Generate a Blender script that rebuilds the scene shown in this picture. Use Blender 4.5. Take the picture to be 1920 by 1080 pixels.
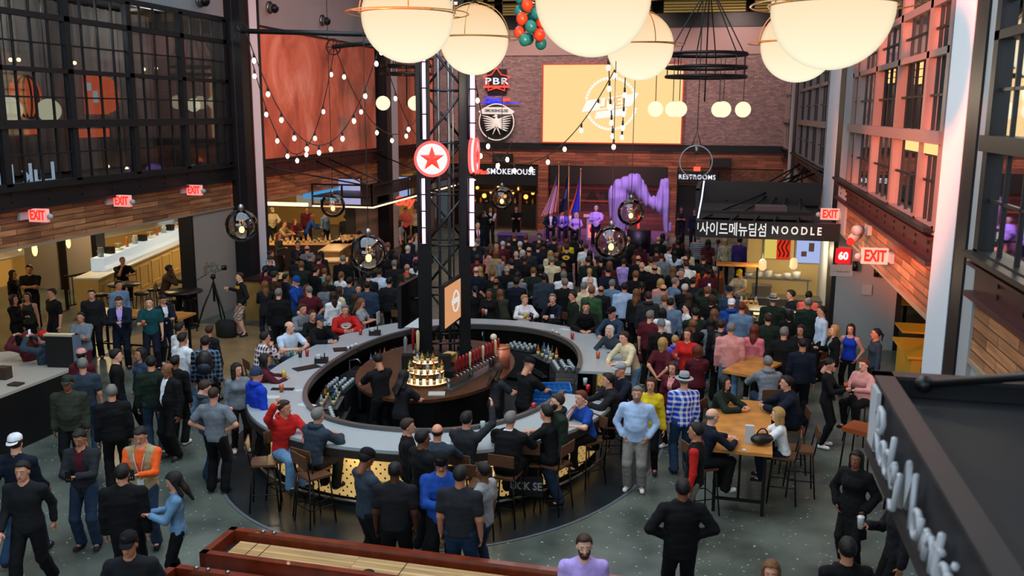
import bpy, math, random
import numpy as np
from mathutils import Vector, Matrix
from math import sin, cos, pi, radians

for _o in list(bpy.data.objects): bpy.data.objects.remove(_o)
SC = bpy.context.scene
COL = SC.collection
R = random.Random(7)

# ------------------------------------------------------------------ camera
CAM_H = 6.0
FPX = 1720.0
PITCH = math.atan((540 - 209.7) / FPX)
YAW = math.atan(390 * math.cos(PITCH) / FPX)
ROLL = .006
_fw = Vector((-sin(YAW) * cos(PITCH), cos(YAW) * cos(PITCH), -sin(PITCH)))
_r0 = Vector((cos(YAW), sin(YAW), 0)); _u0 = _r0.cross(_fw)
_rt = _r0 * cos(ROLL) + _u0 * sin(ROLL); _up = _u0 * cos(ROLL) - _r0 * sin(ROLL)
CAMP = Vector((0, 0, CAM_H))
cd = bpy.data.cameras.new('camera'); cam = bpy.data.objects.new('camera', cd); COL.objects.link(cam)
cam.matrix_world = Matrix.Translation(CAMP) @ Matrix((_rt, _up, -_fw)).transposed().to_4x4()
cd.sensor_width = 36; cd.lens = 36 * FPX / 1920; cd.clip_start = .1; cd.clip_end = 300
cd.dof.use_dof = True; cd.dof.focus_distance = 17; cd.dof.aperture_fstop = 1.4
SC.camera = cam
def ray(x, y): return _fw + _rt * ((x - 960) / FPX) - _up * ((y - 540) / FPX)
def atz(x, y, z=0.0): d = ray(x, y); return CAMP + d * ((z - CAM_H) / d.z)
def atx(x, y, X): d = ray(x, y); return CAMP + d * (X / d.x)
def aty(x, y, Y): d = ray(x, y); return CAMP + d * (Y / d.y)

# ------------------------------------------------------------------ colour management, world
vs = SC.view_settings
vs.view_transform = 'Standard'; vs.look = 'None'; vs.gamma = 1; vs.use_curve_mapping = False
vs.exposure = 0.2
W = bpy.data.worlds.new('world'); SC.world = W; W.use_nodes = True
W.node_tree.nodes['Background'].inputs[0].default_value = (.5, .62, .75, 1)
W.node_tree.nodes['Background'].inputs[1].default_value = .08

def area(name, loc, size, power, color, target=None, sy=None, spread=None):
    l = bpy.data.lights.new(name, 'AREA'); l.energy = power; l.color = color
    l.shape = 'RECTANGLE'; l.size = size; l.size_y = sy or size
    if spread: l.spread = radians(spread)
    o = bpy.data.objects.new(name, l); COL.objects.link(o); o.location = loc
    if target is not None:
        o.rotation_euler = (Vector(target) - Vector(loc)).to_track_quat('-Z', 'Y').to_euler()
    return o
def point(name, loc, power, color, r=.1):
    l = bpy.data.lights.new(name, 'POINT'); l.energy = power; l.color = color; l.shadow_soft_size = r
    o = bpy.data.objects.new(name, l); COL.objects.link(o); o.location = loc; return o
def spot(name, loc, target, power, color, angle=40, blend=.5, r=.1):
    l = bpy.data.lights.new(name, 'SPOT'); l.energy = power; l.color = color
    l.spot_size = radians(angle); l.spot_blend = blend; l.shadow_soft_size = r
    o = bpy.data.objects.new(name, l); COL.objects.link(o); o.location = loc
    o.rotation_euler = (Vector(target) - Vector(loc)).to_track_quat('-Z', 'Y').to_euler(); return o

XL, XR, YB = -14.4, 3.05, 46.0      # side walls and back wall of the hall
# daylight through the roof lights
area('skylight_daylight', (-5.5, 12, 12.6), 12, 1900, (.72, .87, 1.0), (-5.5, 13, 0), 14)
area('skylight_daylight', (-5.5, 30, 12.6), 10, 700, (.85, .88, 1.0), (-5.5, 30, 0), 14)
# added orange spots without fixtures washing the side walls, purple stage light
area('added_front_window_daylight', (-5.5, -5.6, 8.5), 15, 1150, (.78, .9, 1.0), (-5.5, 20, 4), 6)  # added fill from an unseen window, brightens surfaces facing the camera
spot('screen_wash_light', (-11, 1.5, 8.5), (3.05, 17.6, 6.4), 46000, (1, .2, .07), 25, .35, .5)  # added spot with no fixture, turns the right window frames orange
spot('screen_wash_light', (-1.5, 18, 8.6), (-14.4, 32, 6.6), 6500, (1, .30, .16), 50, .9, .5)  # added spot with no fixture, brightens the left banners
spot('stage_light', (-3.5, 31, 9), (-4, 40, 1.6), 3600, (.62, .30, 1), 34, .6)
spot('stage_light', (-8, 31, 9), (-6, 39.5, 1.6), 2000, (.85, .35, .95), 26, .6)
for _x in (-12.5, -8.5, -4, .5): spot('wall_wash_light', (_x, 42.6, 11.2), (_x, 46, 6.4), 2300, (1, .70, .58), 105, .9, .3)
spot('stage_light', (-5.4, 40, 3.2), (-5.4, 46, 1.8), 260, (1, .28, .25), 130, .9, .3)

# ------------------------------------------------------------------ materials
MATS = {}
def hexc(h):
    h = h.lstrip('#'); c = [int(h[i:i + 2], 16) / 255 for i in (0, 2, 4)]
    return tuple(x / 12.92 if x < .04045 else ((x + .055) / 1.055) ** 2.4 for x in c) + (1,)
def mat(name, col='#808080', rough=.6, metal=0, bump=0, bscale=40, var=0, vscale=3, emit=None, es=1, spec=.5, trans=0, ior=1.45, alpha=1, coat=0):
    if name in MATS: return MATS[name]
    m = bpy.data.materials.new(name); m.use_nodes = True; nt = m.node_tree; b = nt.nodes['Principled BSDF']
    c = hexc(col) if isinstance(col, str) else tuple(col)
    b.inputs['Base Color'].default_value = c
    b.inputs['Roughness'].default_value = rough; b.inputs['Metallic'].default_value = metal
    b.inputs['Specular IOR Level'].default_value = spec
    b.inputs['Transmission Weight'].default_value = trans; b.inputs['IOR'].default_value = ior
    b.inputs['Alpha'].default_value = alpha; b.inputs['Coat Weight'].default_value = coat
    if emit:
        b.inputs['Emission Color'].default_value = hexc(emit); b.inputs['Emission Strength'].default_value = es
    if bump or var:
        tc = nt.nodes.new('ShaderNodeTexCoord')
        if bump:
            n = nt.nodes.new('ShaderNodeTexNoise'); n.inputs['Scale'].default_value = bscale; n.inputs['Detail'].default_value = 3
            nt.links.new(tc.outputs['Object'], n.inputs['Vector'])
            bp = nt.nodes.new('ShaderNodeBump'); bp.inputs['Strength'].default_value = bump; bp.inputs['Distance'].default_value = .02
            nt.links.new(n.outputs['Fac'], bp.inputs['Height']); nt.links.new(bp.outputs['Normal'], b.inputs['Normal'])
        if var:
            n = nt.nodes.new('ShaderNodeTexNoise'); n.inputs['Scale'].default_value = vscale; n.inputs['Detail'].default_value = 5
            nt.links.new(tc.outputs['Object'], n.inputs['Vector'])
            r = nt.nodes.new('ShaderNodeMapRange'); r.inputs['From Min'].default_value = .3; r.inputs['From Max'].default_value = .7
            r.inputs['To Min'].default_value = 1 - var; r.inputs['To Max'].default_value = 1 + var
            nt.links.new(n.outputs['Fac'], r.inputs['Value'])
            mx = nt.nodes.new('ShaderNodeVectorMath'); mx.operation = 'SCALE'; mx.inputs[0].default_value = c[:3]
            nt.links.new(r.outputs['Result'], mx.inputs['Scale']); nt.links.new(mx.outputs[0], b.inputs['Base Color'])
    MATS[name] = m; return m
def brickmat(name, c1, c2, mortar, w, h, axis='Y', gap=.01, rough=.7, bump=.3, off=.5, nvar=.5, grain=None, squash=1):
    """planks / bricks in world units; axis = the horizontal world axis of the wall, 'F' = floor"""
    if name in MATS: return MATS[name]
    m = bpy.data.materials.new(name); m.use_nodes = True; nt = m.node_tree; b = nt.nodes['Principled BSDF']
    L = nt.links.new; N = nt.nodes.new
    tc = N('ShaderNodeTexCoord'); sp = N('ShaderNodeSeparateXYZ'); cb = N('ShaderNodeCombineXYZ')
    L(tc.outputs['Object'], sp.inputs[0])
    u, v = {'Y': ('Y', 'Z'), 'X': ('X', 'Z'), 'F': ('X', 'Y'), 'G': ('Y', 'X')}[axis]
    L(sp.outputs[u], cb.inputs[0]); L(sp.outputs[v], cb.inputs[1])
    br = N('ShaderNodeTexBrick'); br.inputs['Scale'].default_value = 1
    br.inputs['Brick Width'].default_value = w; br.inputs['Row Height'].default_value = h
    br.inputs['Mortar Size'].default_value = gap; br.inputs['Mortar Smooth'].default_value = .1
    br.offset = off; br.inputs['Bias'].default_value = 0
    br.inputs['Color1'].default_value = hexc(c1); br.inputs['Color2'].default_value = hexc(c2); br.inputs['Mortar'].default_value = hexc(mortar)
    L(cb.outputs[0], br.inputs['Vector'])
    n = N('ShaderNodeTexNoise'); n.inputs['Detail'].default_value = 6
    mp = N('ShaderNodeMapping'); L(cb.outputs[0], mp.inputs[0])
    g = grain or (1.2, 14); mp.inputs['Scale'].default_value = (g[0], g[1], 1); n.inputs['Scale'].default_value = 1
    L(mp.outputs[0], n.inputs['Vector'])
    r = N('ShaderNodeMapRange'); r.inputs['From Min'].default_value = .3; r.inputs['From Max'].default_value = .7
    r.inputs['To Min'].default_value = 1 - nvar; r.inputs['To Max'].default_value = 1 + nvar; L(n.outputs['Fac'], r.inputs['Value'])
    mx = N('ShaderNodeVectorMath'); mx.operation = 'SCALE'; L(br.outputs['Color'], mx.inputs[0]); L(r.outputs['Result'], mx.inputs['Scale'])
    L(mx.outputs[0], b.inputs['Base Color']); b.inputs['Roughness'].default_value = rough
    bp = N('ShaderNodeBump'); bp.inputs['Strength'].default_value = bump; bp.inputs['Distance'].default_value = .02; bp.invert = True
    L(br.outputs['Fac'], bp.inputs['Height']); L(bp.outputs['Normal'], b.inputs['Normal'])
    MATS[name] = m; return m
def emat(name, col, s=1.0):
    if name in MATS: return MATS[name]
    m = bpy.data.materials.new(name); m.use_nodes = True; nt = m.node_tree
    nt.nodes.remove(nt.nodes['Principled BSDF']); e = nt.nodes.new('ShaderNodeEmission')
    e.inputs[0].default_value = hexc(col); e.inputs[1].default_value = s
    nt.links.new(e.outputs[0], nt.nodes['Material Output'].inputs[0]); MATS[name] = m; return m
def glassmat(name, tint='#ffffff', refl=.25, rough=.02, ior=1.5):
    """thin pane / shell: part see-through, part mirror"""
    if name in MATS: return MATS[name]
    m = bpy.data.materials.new(name); m.use_nodes = True; nt = m.node_tree; nt.nodes.remove(nt.nodes['Principled BSDF'])
    N = nt.nodes.new; L = nt.links.new
    t = N('ShaderNodeBsdfTransparent'); t.inputs[0].default_value = hexc(tint)
    g = N('ShaderNodeBsdfGlossy'); g.inputs['Roughness'].default_value = rough; g.inputs['Color'].default_value = (.9, .92, .95, 1)
    f = N('ShaderNodeFresnel'); f.inputs['IOR'].default_value = ior
    a = N('ShaderNodeMath'); a.operation = 'ADD'; a.use_clamp = True; a.inputs[1].default_value = refl; L(f.outputs[0], a.inputs[0])
    x = N('ShaderNodeMixShader'); L(a.outputs[0], x.inputs[0]); L(t.outputs[0], x.inputs[1]); L(g.outputs[0], x.inputs[2])
    L(x.outputs[0], nt.nodes['Material Output'].inputs[0]); MATS[name] = m; return m

# ------------------------------------------------------------------ mesh building
class MB:
    def __init__(s): s.v = []; s.f = []; s.m = []; s.sm = []
    def add(s, v, f, mi=0, smooth=False):
        o = len(s.v); s.v += [tuple(p) for p in v]
        s.f += [tuple(i + o for i in q) for q in f]; s.m += [mi] * len(f); s.sm += [smooth] * len(f); return s
    def box(s, a, b, mi=0):
        x0, x1 = sorted((a[0], b[0])); y0, y1 = sorted((a[1], b[1])); z0, z1 = sorted((a[2], b[2]))
        return s.add([(x0, y0, z0), (x1, y0, z0), (x1, y1, z0), (x0, y1, z0), (x0, y0, z1), (x1, y0, z1), (x1, y1, z1), (x0, y1, z1)],
                     [(0, 3, 2, 1), (4, 5, 6, 7), (0, 1, 5, 4), (1, 2, 6, 5), (2, 3, 7, 6), (3, 0, 4, 7)], mi)
    def cbox(s, c, d, mi=0, rz=0):
        """centred box with dims d, turned rz about z"""
        ca, sa = cos(rz), sin(rz); V = []
        for z in (-.5, .5):
            for x, y in ((-.5, -.5), (.5, -.5), (.5, .5), (-.5, .5)):
                X, Y = x * d[0], y * d[1]; V.append((c[0] + X * ca - Y * sa, c[1] + X * sa + Y * ca, c[2] + z * d[2]))
        return s.add(V, [(0, 3, 2, 1), (4, 5, 6, 7), (0, 1, 5, 4), (1, 2, 6, 5), (2, 3, 7, 6), (3, 0, 4, 7)], mi)
    def quad(s, *p, mi=0): return s.add(p, [tuple(range(len(p)))], mi)
    def tube(s, pts, r, n=8, mi=0, cap=True, closed=False):
        pts = [Vector(p) for p in pts]; k = len(pts); rs = r if isinstance(r, (list, tuple)) else [r] * k
        V = []; F = []; prev = None
        for i, p in enumerate(pts):
            if closed: t = pts[(i + 1) % k] - pts[i - 1]
            else: t = pts[min(i + 1, k - 1)] - pts[max(i - 1, 0)]
            t.normalize()
            if prev is None:
                a = Vector((0, 0, 1)) if abs(t.z) < .9 else Vector((1, 0, 0)); u = t.cross(a).normalized()
            else: u = (prev - t * prev.dot(t)); u = u.normalized() if u.length > 1e-6 else t.orthogonal().normalized()
            prev = u; w = t.cross(u)
            for j in range(n):
                an = 2 * pi * j / n; V.append(p + (u * cos(an) + w * sin(an)) * rs[i])
        for i in range(k if closed else k - 1):
            for j in range(n):
                a = i * n + j; b = i * n + (j + 1) % n; c = ((i + 1) % k) * n + (j + 1) % n; d = ((i + 1) % k) * n + j
                F.append((a, b, c, d))
        if cap and not closed: F.append(tuple(range(n - 1, -1, -1))); F.append(tuple((k - 1) * n + j for j in range(n)))
        return s.add(V, F, mi, n > 5)
    def bar(s, a, b, w, mi=0): return s.tube([a, b], w * .7071, 4, mi)
    def lathe(s, prof, c=(0, 0, 0), n=20, mi=0, smooth=True, sx=1, sy=1):
        V = []; F = []
        for r, z in prof:
            for j in range(n): a = 2 * pi * j / n; V.append((c[0] + r * cos(a) * sx, c[1] + r * sin(a) * sy, c[2] + z))
        for i in range(len(prof) - 1):
            for j in range(n): F.append((i * n + j, i * n + (j + 1) % n, (i + 1) * n + (j + 1) % n, (i + 1) * n + j))
        if prof[0][0] > 1e-4: F.append(tuple(range(n - 1, -1, -1)))
        if prof[-1][0] > 1e-4: F.append(tuple((len(prof) - 1) * n + j for j in range(n)))
        return s.add(V, F, mi, smooth)
    def sphere(s, c, r, n=16, k=10, mi=0, s3=(1, 1, 1)):
        pr = [(max(r * sin(pi * i / k), 1e-5), -r * cos(pi * i / k) * s3[2]) for i in range(k + 1)]
        return s.lathe(pr, c, n, mi, True, s3[0], s3[1])
    def torus(s, c, R_, r, n=32, k=6, mi=0, ax='z'):
        P = []
        for i in range(n):
            a = 2 * pi * i / n; q = (R_ * cos(a), R_ * sin(a))
            P.append({'z': (c[0] + q[0], c[1] + q[1], c[2]), 'x': (c[0], c[1] + q[0], c[2] + q[1]), 'y': (c[0] + q[0], c[1], c[2] + q[1])}[ax])
        return s.tube(P, r, k, mi, closed=True)
    def prism(s, poly, z0, z1, mi=0, top=True):
        n = len(poly); V = [(p[0], p[1], z0) for p in poly] + [(p[0], p[1], z1) for p in poly]
        F = [(i, (i + 1) % n, n + (i + 1) % n, n + i) for i in range(n)] + [tuple(range(n - 1, -1, -1)), tuple(range(n, 2 * n))]
        return s.add(V, F, mi)
    def mesh(s, name, mats):
        me = bpy.data.meshes.new(name); me.from_pydata(s.v, [], s.f)
        for m in (mats if isinstance(mats, (list, tuple)) else [mats]): me.materials.append(m)
        me.polygons.foreach_set('material_index', s.m); me.polygons.foreach_set('use_smooth', s.sm); me.update(); return me
    def build(s, name, mats, parent=None, loc=None, rz=0):
        o = bpy.data.objects.new(name, s.mesh(name, mats)); COL.objects.link(o)
        if parent is not None: o.parent = parent
        if loc is not None: o.location = loc
        if rz: o.rotation_euler = (0, 0, rz)
        return o
def tag(o, label, cat, group=None):
    o['label'] = label; o['category'] = cat
    if group: o['group'] = group
    return o
def empty(name, loc=(0, 0, 0), rz=0, label=None, cat=None, group=None):
    o = bpy.data.objects.new(name, None); COL.objects.link(o); o.location = loc; o.rotation_euler = (0, 0, rz); o.empty_display_size = .1
    if label: tag(o, label, cat, group)
    return o
def struct(name, mb, m):
    o = mb.build(name, m); o['kind'] = 'structure'; return o
def dup(o, parent=None, loc=None, rz=None, label=None, group=None):
    c = o.copy(); COL.objects.link(c)
    if parent is not None: c.parent = parent
    for ch in o.children: dup(ch, c)
    if loc is not None: c.location = loc
    if rz is not None: c.rotation_euler = (0, 0, rz)
    if label: c['label'] = label
    if group: c['group'] = group
    return c
def textmesh(txt, size, depth=.02, m=None, name='lettering', parent=None, origin=(0, 0, 0), right=(1, 0, 0), upv=(0, 0, 1), align='CENTER', width=None, bold=0, shear=0, spacing=1.0):
    cu = bpy.data.curves.new('t', 'FONT'); cu.body = txt; cu.size = size; cu.extrude = depth / 2; cu.align_x = align; cu.align_y = 'CENTER'
    cu.offset = bold; cu.shear = shear; cu.space_character = spacing; cu.resolution_u = 3
    to = bpy.data.objects.new('t', cu); COL.objects.link(to)
    dg = bpy.context.evaluated_depsgraph_get(); dg.update()
    me = bpy.data.meshes.new_from_object(to.evaluated_get(dg)); bpy.data.objects.remove(to)
    n = len(me.vertices); co = np.empty(n * 3); me.vertices.foreach_get('co', co); co = co.reshape(-1, 3)
    if width and n: k = width / max(1e-6, (co[:, 0].max() - co[:, 0].min())); co[:, 0] *= k
    r = np.array(Vector(right).normalized()); u = np.array(Vector(upv).normalized()); w = np.cross(r, u)
    co = co[:, :1] * r + co[:, 1:2] * u + co[:, 2:] * w + np.array(origin)
    me.vertices.foreach_set('co', co.ravel()); me.materials.clear(); me.materials.append(m); me.name = name; me.update()
    o = bpy.data.objects.new(name, me); COL.objects.link(o)
    if parent is not None: o.parent = parent
    return o
# ------------------------------------------------------------------ setting
M_STEEL = mat('dark_steel', '#15161a', .45, .3)
M_STEEL2 = mat('painted_steel', '#3a2c2e', .5, .2)
M_RBEAM = mat('red_brown_steel', '#3c1a1c', .5, .2, var=.2, vscale=2)
M_GREYW = mat('grey_paint', '#8d9296', .75, var=.05, vscale=.7)
M_COLP = mat('column_paint', '#c2ccd6', .6)
M_WARMW = mat('warm_grey_paint', '#8f857c', .8, var=.06, vscale=.8)
M_DARKC = mat('dark_ceiling', '#0d0c0d', .9)
M_BLACK = mat('black_satin', '#08080a', .45)
M_CHROME = mat('stainless_steel', '#8d9296', .28, .9)
M_WOODB = brickmat('wood_band_y', '#a8744c', '#6e462b', '#38220f', 1.1, .135, 'Y', .008, .6, .3, .37, .45)
M_WOODBX = brickmat('wood_band_x', '#8a5038', '#5a2e1c', '#2a140a', 1.1, .15, 'X', .008, .6, .3, .37, .45)
M_BRICK = brickmat('grey_brick', '#82696a', '#655356', '#54464a', .26, .085, 'X', .008, .8, .4, .5, .3, (5, 9))

def floor_mat():
    m = mat('polished_concrete', '#4a534e', .32, spec=.5); nt = m.node_tree; b = nt.nodes['Principled BSDF']; N = nt.nodes.new; L = nt.links.new
    tc = N('ShaderNodeTexCoord'); n = N('ShaderNodeTexNoise'); n.inputs['Scale'].default_value = .9; n.inputs['Detail'].default_value = 7; L(tc.outputs['Object'], n.inputs['Vector'])
    cr = N('ShaderNodeValToRGB'); e = cr.color_ramp.elements; e[0].position = .35; e[0].color = hexc('#39403b'); e[1].position = .7; e[1].color = hexc('#687067'); L(n.outputs['Fac'], cr.inputs[0])
    v = N('ShaderNodeTexVoronoi'); v.inputs['Scale'].default_value = 9; L(tc.outputs['Object'], v.inputs['Vector'])
    n2 = N('ShaderNodeTexNoise'); n2.inputs['Scale'].default_value = 22; L(tc.outputs['Object'], n2.inputs['Vector'])
    a = N('ShaderNodeMath'); a.operation = 'MULTIPLY_ADD'; a.inputs[1].default_value = .35; L(n2.outputs['Fac'], a.inputs[0]); L(v.outputs['Distance'], a.inputs[2])
    lt = N('ShaderNodeMath'); lt.operation = 'LESS_THAN'; lt.inputs[1].default_value = .29; L(a.outputs[0], lt.inputs[0])
    mx = N('ShaderNodeMix'); mx.data_type = 'RGBA'; mx.inputs['B'].default_value = hexc('#a4ada4'); L(lt.outputs[0], mx.inputs['Factor']); L(cr.outputs[0], mx.inputs['A']); L(mx.outputs['Result'], b.inputs['Base Color'])
    return m
struct('floor', MB().box((-27, -6, -.2), (13, 50, 0)), floor_mat())
BC = (-4.85, 16.5)
def sell(a, b, t, n=2.35, c=BC):
    x, y = cos(t), sin(t); return (c[0] + a * math.copysign(abs(x) ** (2 / n), x), c[1] + b * math.copysign(abs(y) ** (2 / n), y))
zone = [sell(3.98, 5.35, 2 * pi * i / 96, 2.1, (-4.75, 16.5)) for i in range(96)]
struct('floor_inlay', MB().prism(zone, .0, .006), mat('dark_inlay_floor', '#1a2126', .3, var=.3, vscale=2))
zr = MB(); zo = [sell(4.03, 5.40, 2 * pi * i / 96, 2.1, (-4.75, 16.5)) for i in range(96)]
zr.add([(x, y, .009) for x, y in zone] + [(x, y, .009) for x, y in zo], [(i, (i + 1) % 96, 96 + (i + 1) % 96, 96 + i) for i in range(96)])
struct('floor_strip', zr, mat('inlay_strip', '#5a6068', .4))

# roof
c = MB(); c.box((-14.8, -6, 13.0), (-11.5, 47, 13.2)); c.box((.5, -6, 13.0), (3.6, 47, 13.2))
for y0, y1 in ((-6, 5), (19, 23), (37, 47)): c.box((-11.5, y0, 13.0), (.5, y1, 13.2))
struct('ceiling', c, M_DARKC)
struct('ceiling_upper', MB().box((-16, -6, 14.6), (5, 48, 14.8)), mat('roof_deck', '#20242a', .9))
t = MB()
for Y in (23, 27, 31, 35, 39, 43):
    t.box((-14.4, Y - .12, 11.9), (3.05, Y + .12, 12.15)); t.box((-14.4, Y - .1, 10.9), (3.05, Y + .1, 11.02))
    for i in range(11):
        x = -14.4 + i * 1.74; t.bar((x, Y, 11), (x + .87, Y, 11.95), .06); t.bar((x + .87, Y, 11.95), (x + 1.74, Y, 11), .06)
struct('roof_truss', t, M_DARKC)

# walls of the upper storey, left
def wall_boxes(name, m, *bs):
    b = MB()
    for a in bs: b.box(a[0], a[1])
    return struct(name, b, m)
wall_boxes('wall_left', M_GREYW, ((-14.75, -6, 8.65), (-14.4, 46, 13)))
wall_boxes('wall_left_lower', M_WARMW, ((-14.75, 23.15, 0), (-14.42, 26.6, 3.15)), ((-14.75, 35.1, 0), (-14.42, 39.2, 3.15)),
           ((-14.75, -6, 0), (-14.42, 9.0, 3.15)), ((-14.75, 43.8, 0), (-14.42, 46, 3.15)))
for k, (a, b) in enumerate(((-6, 25.45), (26.7, 37.7), (39.2, 46))):
    wall_boxes('wood_band', M_WOODB, ((-14.72, a, 3.12), (-14.4, b, 3.93)))
    bm_ = MB(); bm_.box((-14.6, a, 3.93), (-14.36, b, 4.34)); bm_.box((-14.6, a, 3.9), (-14.25, b, 3.96)); bm_.box((-14.6, a, 4.31), (-14.25, b, 4.37))
    n = int((b - a) / 1.1)
    for i in range(n):
        for zz in (4.05, 4.2): bm_.box((-14.37, a + .4 + i * 1.1, zz), (-14.34, a + .46 + i * 1.1, zz + .05), 1)
    struct('steel_beam', bm_, [M_STEEL if k == 0 else M_RBEAM, M_BLACK])
    struct('trim_%d' % (k + 1), MB().box((-14.74, a, 3.08), (-14.37, b, 3.13)), mat('trim_tan', '#8a7a66', .6))
cl = MB()
cl.box((-14.4, 25.95, 0), (-13.95, 26.6, 13)); cl.box((-14.4, 38.25, 0), (-13.95, 39.2, 13)); struct('column', cl, M_COLP)
cl = MB(); cl.box((-14.4, 25.45, 0), (-13.9, 25.95, 13), 0); cl.box((-14.4, 26.6, 0), (-13.92, 26.72, 13)); cl.box((-14.4, 37.7, 0), (-13.9, 38.25, 13)); cl.box((-13.9, 25.93, 0), (-13.88, 25.99, 13), 1)
struct('column_steel', cl, [M_STEEL, M_RBEAM])

M_WFR = mat('window_frame_black', '#101216', .5, .2)
GL = glassmat('dark_window_glass', '#8c9498', .07, .03)
def window_wall(name, X, y0, posts, y1, zr_, m, side, cols=4, skip=()):
    """steel window wall in a plane x=X; zr_ = heights of the transoms from the top down"""
    w = MB(); s = side
    for y in posts: w.box((X - .09 * s, y - .09, zr_[-1]), (X + .05 * s, y + .09, zr_[0]))
    for i, z in enumerate(zr_):
        t_ = (.07, .06, .05, .09, .06)[i]; w.box((X - (.09 if i != 3 else .14) * s, y0, z - t_), (X + .05 * s, y1, z + t_))
    for a, b in zip(posts[:-1], posts[1:]):
        for q in range(1, cols): yy = a + (b - a) * q / cols; w.box((X - .025 * s, yy - .018, zr_[-1]), (X + .025 * s, yy + .018, zr_[0]), 1)
    for zt, zb, nr in ((zr_[1], zr_[2], 2), (zr_[2], zr_[3], 2), (zr_[3], zr_[4], 2)):
        for q in range(1, nr): zz = zt + (zb - zt) * q / nr; w.box((X - .025 * s, y0, zz - .018), (X + .025 * s, y1, zz + .018), 1)
    o = struct(name, w, [m, M_WFR])
    g = MB()
    for a, b in zip(posts[:-1], posts[1:]):
        for zt, zb in zip(zr_[:-1], zr_[1:]):
            if (round(a, 1), round(zt, 2)) in skip: continue
            g.quad((X, a, zb), (X, b, zb), (X, b, zt), (X, a, zt))
    p = g.build('panes', GL, o); return o
M_WFRR = mat('window_frame_bronze', '#7a6664', .5, .1)
ZR = [8.6, 7.97, 6.83, 5.68, 4.4]
window_wall('window_1', -14.4, 4.0, [4.95, 7.2, 9.5, 11.8, 14.1, 16.35, 18.5, 20.75, 23.05, 25.3], 25.45, ZR, M_WFR, -1)
window_wall('window_2', XR, 13.7, [13.75, 15.05, 17.35, 19.7, 22.1, 23.0], 23.1, [8.6, 7.6, 6.87, 5.68, 4.4], M_WFRR, 1, skip=((15.1, 6.87), (17.4, 6.87)))
window_wall('window_3', XR, 28.0, [28.1, 30.6, 33.1, 35.6, 38.1], 38.2, [8.6, 7.6, 6.87, 5.68, 4.4], M_WFRR, 1)
window_wall('window_4', XR, 42.6, [42.7, 44.3, 45.9], 46, [8.6, 7.6, 6.87, 5.68, 4.4], M_WFRR, 1)
window_wall('window_5', XR, 1.0, [1.5, 4.0, 6.5, 9.0, 11.5], 11.6, [8.6, 7.6, 6.87, 5.68, 4.4], M_WFR, 1)

# rooms behind the upper windows
M_CURT = mat('grey_curtain', '#807a78', .9, var=.25, vscale=1.2)
def curtain(name, X, y0, y1, z0, z1, amp=.06, per=.35, m=None):
    n = int((y1 - y0) / per * 6); mb = MB(); V = []; F = []
    for i in range(n + 1):
        y = y0 + (y1 - y0) * i / n; x = X + amp * sin(2 * pi * (y - y0) / per); V += [(x, y, z0), (x, y, z1)]
    F = [(2 * i, 2 * i + 2, 2 * i + 3, 2 * i + 1) for i in range(n)]; mb.add(V, F, 0, True); return struct(name, mb, m or M_CURT)
wall_boxes('wall_room_left', mat('room_grey', '#4b4845', .9, var=.15, vscale=.6), ((-19, 4, 4.35), (-18.8, 25.4, 8.8)), ((-19, 25.3, 4.35), (-14.5, 25.45, 8.8)), ((-19, 3.9, 4.35), (-14.5, 4.05, 8.8)))
wall_boxes('floor_room_left', mat('room_floor', '#2c2a2a', .8), ((-26, -2, 4.2), (-14.6, 46, 4.34)))
wall_boxes('ceiling_room_left', mat('room_ceiling', '#3a3c40', .9), ((-19, 4, 8.8), (-14.5, 25.4, 8.95)))
curtain('curtain_room', -16.7, 4.2, 25.2, 4.4, 8.7)
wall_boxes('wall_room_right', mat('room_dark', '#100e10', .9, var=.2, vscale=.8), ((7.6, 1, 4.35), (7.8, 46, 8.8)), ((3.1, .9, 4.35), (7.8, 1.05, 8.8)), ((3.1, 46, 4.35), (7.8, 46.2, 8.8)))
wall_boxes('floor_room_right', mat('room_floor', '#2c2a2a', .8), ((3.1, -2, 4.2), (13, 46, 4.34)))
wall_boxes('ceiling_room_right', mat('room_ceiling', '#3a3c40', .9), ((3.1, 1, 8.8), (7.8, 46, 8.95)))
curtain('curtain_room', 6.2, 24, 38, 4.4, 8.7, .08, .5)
for y in (7, 11, 15, 19, 23): point('room_lamp', (-15.3, y, 8.2), 130, (1, .9, .8), .3)
for y in (16, 21, 31, 36): point('room_lamp', (4.8, y, 8.3), 60, (1, .8, .7), .3)

# right side
wall_boxes('wall_right', M_GREYW, ((XR, -6, 8.65), (XR + .35, 46, 13)))
wall_boxes('wall_right_lower', M_GREYW, ((XR + .05, 24.6, 0), (4.62, 25.6, 3.14)), ((XR + .3, -6, 3.14), (XR + .72, 46, 3.3)), ((XR + .02, -6, 0), (XR + .35, 13.0, 3.15)), ((XR + .02, 38.5, 0), (XR + .35, 46, 3.15)))
for k, (a, b) in enumerate(((-6, 11.6), (13.7, 24.6), (28.0, 39.6), (42.6, 46))):
    wall_boxes('wood_band', M_WOODB, ((XR, a, 3.12), (XR + .32, b, 3.93)))
    bm_ = MB(); bm_.box((XR - .04, a, 3.93), (XR + .2, b, 4.3)); bm_.box((XR - .15, a, 3.9), (XR + .2, b, 3.96)); bm_.box((XR - .15, a, 4.27), (XR + .2, b, 4.31)); bm_.box((XR - .22, a, 4.38), (XR + .1, b, 4.44), 1)
    n = int((b - a) / .9)
    for i in range(n):
        for zz in (4.04, 4.16): bm_.box((XR - .06, a + .4 + i * .9, zz), (XR - .03, a + .46 + i * .9, zz + .05), 1)
    struct('steel_beam', bm_, [M_RBEAM, M_BLACK])
    struct('trim_%d' % (k + 4), MB().box((XR - .03, a, 3.08), (XR + .34, b, 3.13)), mat('trim_tan', '#8a7a66', .6))
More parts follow.
